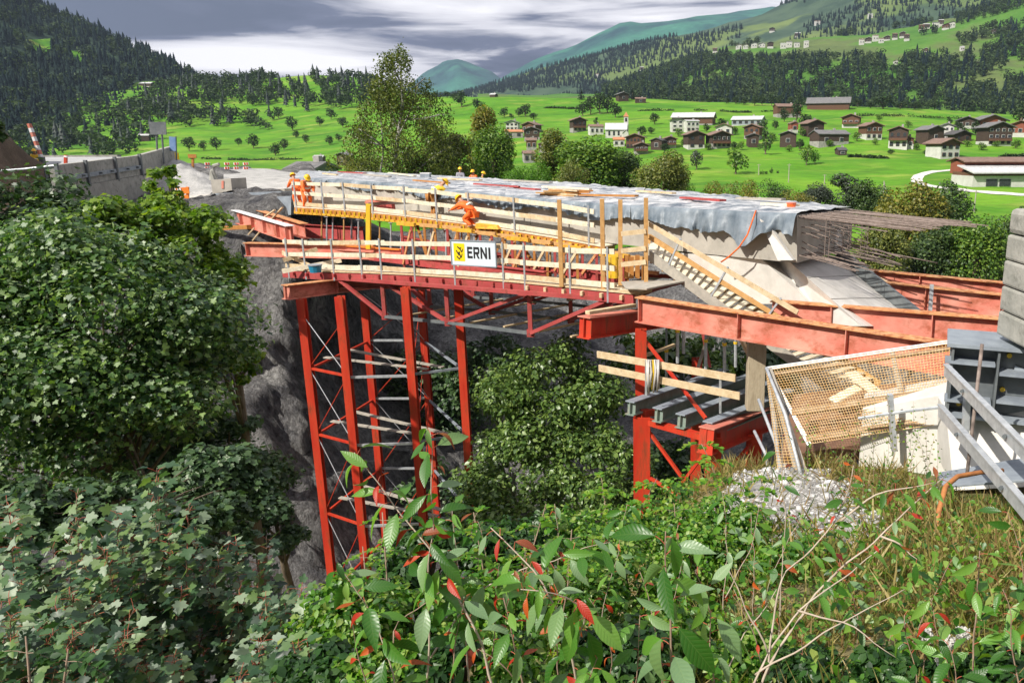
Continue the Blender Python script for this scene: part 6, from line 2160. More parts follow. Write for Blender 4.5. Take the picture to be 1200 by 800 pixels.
# ------------------------------------------------------------------ single trees
def tree_proto(name, seed, nleaf, lsize, lmat, bark='bark', shape='round', tmpl=KITE, shell=.6, up=.5):
    """1 m tall tree: crown and trunk meshes to be scaled"""
    global rng
    keep = rng
    rng = np.random.default_rng(seed)
    rd = random.Random(seed)
    cl = []
    if shape == 'round':
        nb = 15
        for k in range(nb):
            a, e = rd.uniform(0, 6.28), rd.uniform(-1.0, 1.35)
            rr = rd.uniform(.15, .30)
            cl.append(((math.cos(a) * math.cos(e) * rr, math.sin(a) * math.cos(e) * rr, .52 + math.sin(e) * rr * 1.15), (rd.uniform(.10, .17),) * 3))
        cl.append(((0, 0, .46), (.26, .26, .32)))
    elif shape == 'tall':
        for k in range(16):
            z = rd.uniform(.22, .93)
            rr = .20 * math.sin(min(1, (1.04 - z) * 1.5) * PI / 2) * rd.uniform(.4, 1.1)
            a = rd.uniform(0, 6.28)
            cl.append(((math.cos(a) * rr, math.sin(a) * rr, z), (rd.uniform(.07, .12), rd.uniform(.07, .12), rd.uniform(.09, .14))))
        cl.append(((0, 0, .5), (.13, .13, .30)))
    elif shape == 'bush':
        for k in range(14):
            a = rd.uniform(0, 6.28)
            rr = rd.uniform(.1, .42)
            cl.append(((math.cos(a) * rr, math.sin(a) * rr, rd.uniform(.2, .72)), (rd.uniform(.14, .24), rd.uniform(.14, .24), rd.uniform(.14, .26))))
    elif shape == 'spruce':
        for k in range(26):
            z = .10 + .86 * (k / 26)
            rr = .20 * (1 - z) + .01
            for q in range(3):
                a = rd.uniform(0, 6.28)
                cl.append(((math.cos(a) * rr * .55, math.sin(a) * rr * .55, z), (rr * .6, rr * .6, .05)))
    p, o = blob_points(cl, nleaf, shell, .10)
    nm, t = orient(o, up, .55, .5)
    sz = lsize * (.7 + .6 * rng.random(nleaf))
    me = leaf_mesh('crown', p, nm, t, sz, (tmpl[0] - np.array((0, .5, 0)), tmpl[1]))
    g = MB()
    top = .85 if shape in ('tall', 'spruce') else .6
    if shape != 'bush':
        bendx, bendy = rd.uniform(-.03, .03), rd.uniform(-.03, .03)
        g.tube([(0, 0, -.05), (bendx * .3, bendy * .3, .15), (bendx, bendy, top * .6), (bendx * 1.4, bendy * 1.4, top)], [.030, .022, .014, .004], 7)
    else:
        g.tube([(0, 0, -.05), (.01, .0, .2), (.02, 0, .5)], [.02, .014, .005], 6)
    if shape != 'spruce':
        for c, r in cl[:11]:
            z0 = rd.uniform(.12, .35) if shape == 'round' else max(.1, c[2] - .22)
            if shape == 'bush':
                z0 = -.02
            m_ = (c[0] * .45, c[1] * .45, z0 + (c[2] - z0) * .6)
            g.tube([(0, 0, z0), m_, c], [.012, .008, .003], 5)
    tm = bpy.data.meshes.new('trunk')
    tm.from_pydata(g.v, [], g.f)
    tm.polygons.foreach_set('use_smooth', [True] * len(g.f))
    me.materials.append(lmat)
    tm.materials.append(M[bark])
    rng = keep
    return me, tm


def plant(proto, name, label, p, h, w=1.0, rz=None, group=None, cat='tree', mats=None):
    t = thing(name, label, cat, p, random.uniform(0, 6.28) if rz is None else rz, group)
    t.scale = (h * w, h * w, h)
    for nm_, me in zip(('crown', 'trunk'), proto):
        o = bpy.data.objects.new(nm_, me)
        C.objects.link(o)
        o.parent = t
        if mats and nm_ == 'crown':
            o.material_slots[0].link = 'OBJECT'
            o.material_slots[0].material = mats
    return t


FAR_T = [tree_proto('t', 100 + k, 420, .085, M['leaf_far'], shape='round') for k in range(3)]
FAR_TALL = [tree_proto('t', 110 + k, 380, .075, M['leaf_far'], shape='tall') for k in range(2)]
FAR_BUSH = [tree_proto('t', 120 + k, 260, .12, M['leaf_far'], shape='bush') for k in range(2)]
FAR_SPR = [tree_proto('t', 130 + k, 420, .06, M['needle'], shape='spruce') for k in range(2)]


def ords(n):
    return [ordn[k] for k in range(n)]


def far_group(items, fmt, name, group, protos=FAR_T, mat=None, sheet=meadow, cat='tree', dens=None):
    items = sorted(items)
    for k, it in enumerate(items):
        x, y, hpx = it[:3]
        wpx = it[3] if len(it) > 3 and it[3] else hpx * .85
        p = sheet.hit(x, y)
        if p is None:
            continue
        sc = p.y / F
        pr_ = it[4] if len(it) > 4 else protos
        pr_ = pr_[random.randrange(len(pr_))]
        base_w = {id(FAR_T): .80}.get(id(protos), .8)
        lab = fmt if len(items) == 1 else '%s %s' % (ordn[k], fmt)
        plant(pr_, name, lab, p - UP * .3, hpx * sc * 1.04, (wpx / hpx) / (.70 if pr_ in FAR_T else (.46 if pr_ in FAR_TALL else (1.05 if pr_ in FAR_BUSH else .40))), group=group, mats=M[mat] if mat else None, cat=cat)


far_group([(222, 177, 17), (239, 177, 13), (254, 176, 16), (280, 171, 10), (297, 174, 18), (323, 183, 17), (333, 176, 14), (359, 168, 11), (386, 170, 12), (397, 166, 10)],
          'tree from the left scattered low on the left meadow', 'tree', 'scattered trees on the left meadow')
far_group([(343, 153, 17), (347, 162, 10), (375, 148, 12), (388, 140, 14), (402, 150, 13), (327, 140, 15)], 'tree from the left in the upper part of the left meadow', 'tree', 'upper trees of the left meadow')
far_group([(541, 126, 20, 17), (560, 129, 14, 15)], 'round dark tree from the left on the meadow crest beside the birch', 'tree', 'round trees on the crest')
far_group([(572, 138, 8), (591, 138, 13), (599, 139, 7), (608, 137, 11), (616, 137, 16, 15), (625, 140, 8, 11)], 'bush from the left in the row above the white village house', 'bush', 'row of bushes on the middle meadow', FAR_T)
far_group([(683, 136, 18, 16), (692, 134, 21, 14), (703, 134, 26, 18), (712, 133, 22, 16), (721, 138, 18, 16)], 'tree from the left in the big clump above the church', 'tree', 'clump of trees above the church')
far_group([(681, 117, 13, 9), (718, 114, 12, 7), (727, 113, 13, 7), (734, 113, 12, 7), (741, 117, 15, 8), (749, 118, 11, 8)], 'dark spruce from the left on the crest of the middle meadow', 'spruce', 'spruces on the meadow crest', FAR_SPR)
far_group([(699, 147, 9, 6)], 'narrow dark cypress shaped tree between two village houses', 'tree', None, FAR_TALL)
far_group([(767, 146, 14, 12)], 'lone round tree on the meadow right of the church tower', 'tree', None)
far_group([(752, 160, 13, 12), (763, 157, 9, 9), (779, 179, 12, 11), (828, 155, 11, 9), (846, 147, 9, 13), (861, 174, 9, 10)], 'garden tree from the left around the village middle', 'tree', 'garden trees of the village middle')
far_group([(816, 199, 24, 17)], 'grey green tree standing left of the biggest meadow tree', 'tree', None, FAR_T, 'leaf_grey')
far_group([(862, 204, 34, 27)], 'biggest round tree on the meadow below the village', 'tree', None, FAR_T, 'leaf_mid')
far_group([(799, 192, 9, 6)], 'small thin tree on the meadow left of the grey green tree', 'tree', None, FAR_TALL)
far_group([(897, 181, 27, 15)], 'tall dark tree in front of the windowless barn', 'tree', None, FAR_TALL, 'leaf_dark')
far_group([(893, 158, 19, 16)], 'dark tree right of the brown chalet with white windows', 'tree', None, FAR_T, 'leaf_dark')
far_group([(945, 194, 26, 16)], 'taller bright tree of the pair below the black stable', 'tree', None, FAR_T, 'leaf_mid')
far_group([(955, 192, 18, 13)], 'shorter bright tree of the pair below the black stable', 'tree', None, FAR_T, 'leaf_bright')
far_group([(937, 175, 13, 11), (919, 143, 18, 13), (933, 143, 26, 16), (944, 153, 20, 16), (908, 152, 12, 9)], 'tree from the left in the clump around the plain brown barn', 'tree', 'trees around the brown barn')
far_group([(893, 204, 6, 5), (898, 204, 5, 5), (904, 203, 8, 5), (911, 203, 5, 4)], 'tiny bush from the left in the short row below the village', 'bush', 'short row of tiny bushes', FAR_BUSH)
far_group([(1005, 126, 11, 12), (1020, 127, 9, 12), (1035, 128, 16, 24), (1055, 128, 10, 15), (1072, 129, 10, 13), (1095, 129, 12, 18), (1115, 129, 12, 15), (1128, 130, 10, 12), (1155, 130, 22, 17), (1166, 131, 22, 18), (1183, 133, 14, 14), (1196, 148, 28, 24)], 'round tree from the left along the foot of the wooded slope', 'tree', 'trees along the foot of the slope')
far_group([(852, 122, 8, 8), (862, 122, 9, 9), (872, 123, 8, 9), (884, 124, 12, 9), (893, 124, 14, 9), (904, 124, 15, 10), (914, 124, 13, 9), (926, 125, 12, 9), (937, 126, 18, 9), (816, 119, 6, 8), (832, 120, 6, 8)], 'dark tree from the left along the plateau edge before the big barn', 'tree', 'trees along the plateau edge', FAR_T)
far_group([(1112, 147, 10, 8), (1077, 161, 12, 9), (1127, 161, 16, 12), (1143, 159, 18, 12), (1122, 152, 10, 12), (1044, 181, 7, 9), (1086, 181, 6, 11), (1072, 172, 8, 8)], 'garden tree from the left among the right-hand village houses', 'tree', 'garden trees of the village right half')
far_group([(795, 160, 11, 10), (801, 172, 10, 9), (830, 176, 9, 10), (862, 158, 10, 8), (868, 176, 12, 10), (905, 166, 12, 10), (925, 178, 9, 10), (940, 160, 12, 9), (972, 172, 9, 11), (1004, 166, 12, 10), (1010, 152, 9, 8), (1026, 170, 9, 9)], 'small round tree from the left between the middle village houses', 'tree', 'small trees between the village houses', FAR_T, 'leaf_mid')
far_group([(1074, 176, 9, 9), (1092, 176, 10, 12), (1118, 172, 11, 10), (1133, 172, 9, 10), (1150, 176, 10, 12), (1148, 146, 10, 9), (1168, 172, 8, 10), (1190, 174, 12, 12), (1064, 150, 10, 9), (1030, 142, 9, 9)], 'leafy garden bush from the left among the right-hand chalets', 'bush', 'garden bushes of the right-hand chalets', FAR_T, 'leaf_mid')
far_group([(500, 117, 12, 10), (510, 116, 9, 9), (524, 115, 8, 10), (532, 117, 9, 9), (472, 112, 12, 9), (455, 105, 12, 9)], 'small crest tree from the left around the birch top', 'tree', 'small trees on the crest by the birch')

# ------------------------------------------------------------------ trees along the gorge behind the deck
MIDP = {
    'mid': [tree_proto('t', 200 + k, 8000, .029, M['leaf_mid'], shape='round') for k in range(2)],
    'tall': [tree_proto('t', 210 + k, 7000, .025, M['leaf_olive'], shape='tall') for k in range(2)],
    'bush': [tree_proto('t', 220 + k, 4500, .036, M['leaf_mid'], shape='bush') for k in range(2)],
    'spruce': [tree_proto('t', 230, 3000, .030, M['needle'], shape='spruce')],
}
WID = {'mid': .70, 'tall': .46, 'bush': 1.05, 'spruce': .40}
GT = [
    # label, px, base, height, width, Y, proto, mat
    ('pale leaning reddish tipped tree right of the birch', 566, 212, 78, 44, 92, 'tall', 'leaf_yellow'),
    ('bright green round tree behind the three helmets', 580, 212, 68, 50, 86, 'mid', 'leaf_mid'),
    ('dense leafy tree at the right foot of the birch', 530, 208, 58, 52, 82, 'mid', 'leaf_olive'),
    ('low bright bush behind the timber offcuts, left one', 612, 215, 22, 36, 78, 'bush', 'leaf_bright'),
    ('fresh green upright bush behind the deck, brightest of all', 634, 214, 34, 28, 80, 'bush', 'leaf_bright'),
    ('olive tree with loose crown behind the timber offcuts', 652, 216, 58, 44, 84, 'tall', 'leaf_olive'),
    ('big green tree behind the timber offcuts', 690, 222, 64, 76, 80, 'mid', 'leaf_mid'),
    ('dark tree right of the big green one behind the deck', 730, 224, 52, 50, 84, 'mid', 'leaf_dark'),
    ('pale small bush in front of the big green tree', 672, 219, 34, 34, 72, 'bush', 'leaf_olive'),
    ('round yellow green tree behind the tall posts', 776, 230, 56, 58, 78, 'mid', 'leaf_olive'),
    ('low bush right of the round yellow green tree', 806, 236, 30, 28, 82, 'bush', 'leaf_mid'),
    ('pale yellowish bush at the deck edge above the hose', 838, 240, 36, 36, 80, 'bush', 'leaf_yellow'),
    ('olive bush behind the deck between two paler ones', 858, 242, 38, 34, 83, 'bush', 'leaf_olive'),
    ('pale bush left of the red bucket', 880, 243, 42, 36, 80, 'bush', 'leaf_yellow'),
    ('dark green bush above the red bucket', 905, 246, 38, 40, 86, 'bush', 'leaf_dark'),
    ('yellow autumn bush just right of the red bucket', 930, 248, 28, 44, 76, 'bush', 'leaf_yellow'),
    ('grey green bushy tree left of the steel bars', 958, 252, 40, 42, 84, 'mid', 'leaf_grey'),
    ('tall grey bush above the start of the steel bars', 990, 256, 50, 46, 86, 'tall', 'leaf_grey'),
    ('dark tree above the steel bars by the leaning pole', 1018, 262, 56, 44, 84, 'mid', 'leaf_dark'),
    ('yellow green tree in the middle above the steel bars', 1060, 290, 84, 70, 78, 'mid', 'leaf_yellow'),
    ('dark spruce like tree at the tips of the steel bars', 1103, 290, 84, 60, 80, 'mid', 'leaf_dark'),
    ('green tree under the steel bars behind the far red girder', 1035, 325, 74, 70, 66, 'mid', 'leaf_olive'),
    ('dark green tree under the tips of the steel bars', 1090, 335, 80, 74, 68, 'mid', 'leaf_dark'),
    ('mid green tree left of the stacked concrete blocks', 1140, 330, 84, 70, 66, 'mid', 'leaf_mid'),
    ('dark tree beside the top of the concrete blocks', 1172, 325, 78, 54, 72, 'mid', 'leaf_dark'),
    ('tree at the right edge behind the concrete blocks', 1205, 320, 90, 60, 76, 'mid', 'leaf_dark'),
    ('small dark tree by the concrete blocks, right of the pole', 1155, 300, 40, 44, 92, 'mid', 'leaf_dark'),
    ('low shrub left of the birch foot', 432, 209, 36, 40, 84, 'bush', 'leaf_olive'),
    ('second low shrub left of the birch below the dark barn', 412, 207, 26, 34, 90, 'bush', 'leaf_yellow'),
    ('shrub under the middle of the birch', 488, 210, 40, 56, 78, 'bush', 'leaf_birch'),
]
for lb, x, y, hp_, wp, Y, pk, mt in GT:
    base = at(x, y + 6, Y)
    sc = Y / F
    h_ = (hp_ + 6) * sc
    # let the trunk reach the ground below
    pr_ = MIDP[pk][random.randrange(len(MIDP[pk]))]
    nm_ = 'bush' if pk == 'bush' else 'tree'
    t = plant(pr_, nm_, lb, base - UP * .2 * h_, h_ * 1.22, (wp / hp_) / WID[pk] * .92, group='trees and bushes along the gorge', cat=nm_, mats=M[mt])

# the birch ------------------------------------------------------------------
def birch():
    global rng
    keep = rng
    rng = np.random.default_rng(5)
    rd = random.Random(5)
    Y = 76.0
    sc = Y / F
    base = at(466, 214, Y)
    t = thing('birch_tree', 'tall airy birch with pale forked trunk behind the deck', 'tree', base)
    g = MB()

    def P(x, y, dy=0.0):
        q = at(x, y, Y)
        return Vector((q.x, q.y + dy, q.z))
    main = [P(463, 218), P(464, 180), P(468, 150), P(472, 120), P(470, 90), P(469, 60)]
    g.tube(main, [.26, .22, .18, .13, .08, .02], 8)
    lims = [[P(464, 165), P(476, 145, -.5), P(486, 125, -.8), P(492, 100, -.6)], [P(444, 214), P(447, 180, .5), P(444, 150, .8), P(440, 110, .8)], [P(478, 214), P(492, 195, .6), P(510, 180, 1), P(524, 172, 1)],
            [P(466, 150), P(450, 120, .8), P(446, 95, 1)], [P(470, 120), P(484, 100, 1), P(495, 90, 1)], [P(464, 185), P(445, 165, -1), P(425, 150, -1.4)], [P(468, 140), P(500, 140, -1), P(520, 135, -1.2)], [P(445, 170), P(425, 165, .5), P(412, 160, .6)], [P(471, 100), P(460, 80, .4), P(452, 74, .5)]]
    for l in lims:
        g.tube(l, [.10, .08, .05, .02][:len(l)], 6)
    g.build('trunk', M['bark_pale'], t, smooth=True)
    cl = []
    # hanging sprays: envelope widths by height
    for k in range(230):
        y = rd.uniform(60, 206)
        hw = np.interp(y, [56, 75, 95, 115, 150, 180, 206], [7, 18, 24, 36, 54, 64, 66])
        cx = np.interp(y, [56, 110, 206], [468, 470, 472])
        x = cx + rd.uniform(-1, 1) * hw
        dy = rd.uniform(-1, 1) * hw * sc * .9
        dens = 1.0 if y > 100 else .75
        if rd.random() > dens:
            continue
        q = P(x, y, dy)
        r = rd.uniform(.35, .85) * (.75 if y < 90 else 1)
        cl.append(((q.x, q.y, q.z), (r, r, r * rd.uniform(1.1, 1.9))))
    p, o = blob_points(cl, 19000, .35, .2)
    nm, tt = orient(o, .1, .9, 1.2)
    me = leaf_mesh('crown', p - np.array(base), nm, tt, .19 * (.7 + .7 * rng.random(len(p))), KITE)
    link_mesh('crown', me, M['leaf_birch'], t)
    rng = keep


birch()


# hedgerows along the terraces of the meadow
for lb, pl_, hp_ in (('long low hedge on the meadow edge under the wooded slope at the right', [(1000, 137), (1060, 136.5), (1120, 139), (1185, 143)], 2.6),
                     ('dark hedge line below the window rich black chalet', [(1130, 187), (1160, 186), (1200, 184)], 3.2),
                     ('thin scrub line on the meadow under the black stable', [(960, 185), (1000, 184), (1040, 186)], 2.2),
                     ('thin scrub line across the middle meadow left of the church', [(600, 126), (640, 127), (680, 128)], 1.8),
                     ('scrubby bank across the meadow right of the church clump', [(740, 131), (800, 130), (860, 132), (905, 131)], 2.0),
                     ('scrub line low on the left meadow above the barriers', [(225, 186), (262, 187), (310, 188), (352, 187)], 2.2)):
    pts_ = [meadow.hit(x, y) for x, y in pl_]
    if not all(pts_):
        continue
    cl = []
    for k in range(46):
        q = along(pts_, k / 45)
        d = meadow.drop(q.x, q.y)
        q = d if d else q
        h_ = hp_ * q.y / F * random.uniform(.4, 1.1)
        if fbm(q, .05) < -.25:
            continue
        cl.append(((q.x, q.y, q.z + h_ * .4), (h_ * 1.5, h_, h_ * .6)))
    p, o = blob_points(cl, 1500, .5, .15)
    nm, tt = orient(o, .5, .6, .2)
    h_ = link_mesh('hedge', leaf_mesh('hedge', p, nm, tt, rng.uniform(.5, 1.1, len(p)), KITE), M['leaf_far'])
    tag(h_, lb, 'hedge')
# ------------------------------------------------------------------ near trees and plants
M['leaf_maple'] = leafmat('maple_leaves', [(.015, .048, .018), (.040, .10, .030), (.085, .18, .042), (.18, .29, .055), (.32, .40, .28)], .46, .32, spec=.6)  # last stop pale: leaf underside tone, painted in for silvery highlights
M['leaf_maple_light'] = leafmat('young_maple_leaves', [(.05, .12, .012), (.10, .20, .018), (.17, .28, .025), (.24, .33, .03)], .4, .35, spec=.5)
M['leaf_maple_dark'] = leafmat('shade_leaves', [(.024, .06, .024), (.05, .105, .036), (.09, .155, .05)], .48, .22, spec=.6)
M['leaf_sapling'] = leafmat('sapling_maple_leaves', [(.012, .040, .020), (.032, .082, .036), (.070, .145, .06), (.14, .23, .06), (.32, .39, .31)], .45, .28, spec=.6)  # pale last stop paints a silvery sheen, based on leaf undersides
M['leaf_ravine'] = leafmat('gorge_tree_leaves', [(.04, .085, .022), (.08, .15, .035), (.14, .23, .05), (.22, .31, .08)], .38, .25, spec=.6)
M['leaf_cherry'] = leafmat('cherry_leaves', [(.022, .09, .010), (.05, .17, .018), (.12, .29, .035), (.20, .36, .07)], .38, .38, spec=.6, veins=True)
M['leaf_cherry_pale'] = leafmat('cherry_leaf_greyish', [(.11, .21, .09), (.20, .31, .16), (.13, .25, .06)], .4, .25, spec=.6, veins=True)
M['leaf_red'] = leafmat('autumn_red_leaves', [(.30, .012, .008), (.46, .03, .010), (.52, .12, .015), (.22, .03, .02), (.34, .14, .03)], .45, .3, tcol=(1.5, .7, .4), veins=True)
M['leaf_low'] = leafmat('undergrowth_leaves', [(.02, .08, .010), (.055, .17, .016), (.11, .27, .022), (.20, .36, .035), (.34, .42, .12)], .42, .42, spec=.7)
M['leaf_low_dark'] = leafmat('dark_undergrowth_leaves', [(.012, .045, .010), (.025, .08, .015), (.05, .12, .02)], .42, .3)
M['leaf_fern'] = leafmat('feathered_leaves', [(.05, .16, .012), (.09, .24, .018), (.15, .31, .02), (.26, .34, .03)], .42, .38)
M['grass_dry'] = leafmat('dry_grass', [(.12, .15, .02), (.26, .24, .06), (.42, .34, .14), (.20, .12, .05), (.06, .13, .015)], .6, .3, tcol=(1.2, 1.1, .6))
M['flower_white'] = leafmat('fluffy_seed_heads', [(.62, .60, .56), (.78, .77, .74)], .8, .3, tcol=(1, 1, 1))

CT = lambda tm: (tm[0] - np.array((0, .5, 0)), tm[1])


def big_tree(label, ell, nleaf, lsize, mat, tmpl=MAPLE, base=None, nblob=34, seed=1, name='tree', shell=.5, up=.8, rb=(.16, .30), bark='bark', droop=.5, lower=-0.9, group=None):
    """ell: (px, py, Y, rx_px, ry_px, depth factor): a crown of many leaf clumps around limbs"""
    global rng
    keep = rng
    rng = np.random.default_rng(seed)
    rd = random.Random(seed)
    clumps = []
    cen = None
    for (px, py, Y, rx, ry, df) in ell:
        c = at(px, py, Y)
        sc = Y / F
        RX, RZ = rx * sc, ry * sc
        RY = RX * df
        cen = cen or c
        k = 0
        n = max(6, int(nblob * rx * ry / (ell[0][3] * ell[0][4])))
        while k < n:
            d = Vector((rd.gauss(0, 1), rd.gauss(0, 1), rd.gauss(0, 1))).normalized()
            if d.y > .5 or d.z < lower:
                continue
            rr = rd.uniform(.45, .92)
            r = rd.uniform(*rb) * min(RX, RZ) * 1.2
            clumps.append((tuple(c + Vector((d.x * RX * rr, d.y * RY * rr, d.z * RZ * rr))), (r * rd.uniform(.9, 1.4), r * rd.uniform(.9, 1.3), r * rd.uniform(.6, .9))))
            k += 1
    t = thing(name, label, name.replace('_', ' '), base if base is not None else cen, 0, group)
    b = Vector(t.location)
    p, o = blob_points(clumps, nleaf, shell, .19)
    nm, tt = orient(o, up, .55, droop)
    sz = lsize * (.45 + .95 * rng.random(nleaf))
    link_mesh('crown', leaf_mesh('crown', p - np.array(b), nm, tt, sz, CT(tmpl)), M[mat], t)
    g = MB()
    if base is not None:
        top = cen + Vector((0, .3, .2))
        g.tube([b - UP * .6, lerp(b, top, .35) + Vector((.1, .05, 0)), lerp(b, top, .7), top], [.20, .16, .12, .05], 9)
        for c, r in clumps[::2]:
            s0 = lerp(b, top, rd.uniform(.72, .98))
            m_ = lerp(s0, Vector(c), .55) + Vector((rd.uniform(-.1, .1), rd.uniform(-.1, .1), rd.uniform(0, .2)))
            g.tube([s0, m_, Vector(c)], [.05, .03, .008], 6)
    else:
        for c, r in clumps[::3]:
            g.tube([cen - UP * .2, lerp(cen, Vector(c), .6), Vector(c)], [.02, .014, .006], 6)
    g.build('trunk', M[bark], t, smooth=True)
    rng = keep
    return t


def ground_under(px, Y, sheet=cliff):
    q = at(px, 400, Y)
    d = sheet.drop(q.x, q.y)
    return d if d else Vector((q.x, q.y, -10))


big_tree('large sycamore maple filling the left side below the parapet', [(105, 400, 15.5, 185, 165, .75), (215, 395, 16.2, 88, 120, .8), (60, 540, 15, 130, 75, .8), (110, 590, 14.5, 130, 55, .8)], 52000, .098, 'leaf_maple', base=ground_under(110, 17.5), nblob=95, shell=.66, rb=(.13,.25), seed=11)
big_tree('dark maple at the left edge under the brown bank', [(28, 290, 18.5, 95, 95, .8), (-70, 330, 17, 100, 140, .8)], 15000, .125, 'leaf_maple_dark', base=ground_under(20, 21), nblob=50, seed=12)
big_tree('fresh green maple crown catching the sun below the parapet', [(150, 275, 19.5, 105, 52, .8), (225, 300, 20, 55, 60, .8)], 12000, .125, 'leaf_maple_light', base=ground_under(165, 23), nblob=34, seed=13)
big_tree('slender young tree rising past the end of the parapet', [(196, 222, 24, 26, 40, .9), (205, 262, 24, 34, 30, .9)], 1300, .15, 'leaf_maple_light', base=ground_under(200, 27), nblob=16, seed=14, shell=.3)
big_tree('small maple in bright green at the right rim of the left trees', [(268, 400, 18.5, 36, 58, .9)], 2600, .125, 'leaf_maple_light', base=ground_under(262, 21), nblob=18, seed=15)
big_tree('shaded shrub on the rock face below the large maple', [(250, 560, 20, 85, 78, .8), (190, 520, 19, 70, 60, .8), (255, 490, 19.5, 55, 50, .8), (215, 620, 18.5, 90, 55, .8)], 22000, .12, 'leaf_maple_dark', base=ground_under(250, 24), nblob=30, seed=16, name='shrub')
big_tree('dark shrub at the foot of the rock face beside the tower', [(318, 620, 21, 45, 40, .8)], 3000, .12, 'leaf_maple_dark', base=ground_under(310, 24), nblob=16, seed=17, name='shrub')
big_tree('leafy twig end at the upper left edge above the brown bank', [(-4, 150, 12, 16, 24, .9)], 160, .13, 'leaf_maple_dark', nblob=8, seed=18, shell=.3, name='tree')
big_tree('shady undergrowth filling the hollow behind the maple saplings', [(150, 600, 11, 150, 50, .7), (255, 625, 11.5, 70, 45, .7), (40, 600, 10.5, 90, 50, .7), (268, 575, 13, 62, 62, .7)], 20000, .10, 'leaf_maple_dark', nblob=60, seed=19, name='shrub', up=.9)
# gorge trees under the bridge
RG = 'trees in the gorge under the bridge'
for k, (lb, e, n, ls, mt) in enumerate([
    ('big sunlit tree in the gorge between both towers', [(650, 480, 25.5, 92, 92, .8)], 15000, .155, 'leaf_ravine'),
    ('tree low in the gorge left of the big sunlit one', [(600, 565, 24, 75, 70, .8)], 9000, .15, 'leaf_ravine'),
    ('tree low in the gorge close to the right tower', [(700, 565, 23.5, 70, 80, .8)], 9000, .15, 'leaf_ravine'),
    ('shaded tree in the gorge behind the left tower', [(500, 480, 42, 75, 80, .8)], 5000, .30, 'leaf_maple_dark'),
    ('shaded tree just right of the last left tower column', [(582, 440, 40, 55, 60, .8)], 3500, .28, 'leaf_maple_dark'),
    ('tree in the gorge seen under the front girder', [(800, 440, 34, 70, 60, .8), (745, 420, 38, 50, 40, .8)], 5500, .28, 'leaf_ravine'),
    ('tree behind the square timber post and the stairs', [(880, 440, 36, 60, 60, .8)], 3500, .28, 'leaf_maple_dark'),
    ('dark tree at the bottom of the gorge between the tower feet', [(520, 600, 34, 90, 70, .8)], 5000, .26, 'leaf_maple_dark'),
    ('dark tree deep below the right tower', [(800, 580, 30, 70, 70, .8)], 4500, .26, 'leaf_maple_dark'),
]):
    big_tree(lb, e, n, ls, mt, OVAL, base=ground_under(e[0][0], e[0][2] + 2.5), nblob=36, seed=40 + k, group=RG, rb=(.15, .27), bark='bark_pale', lower=-.6)


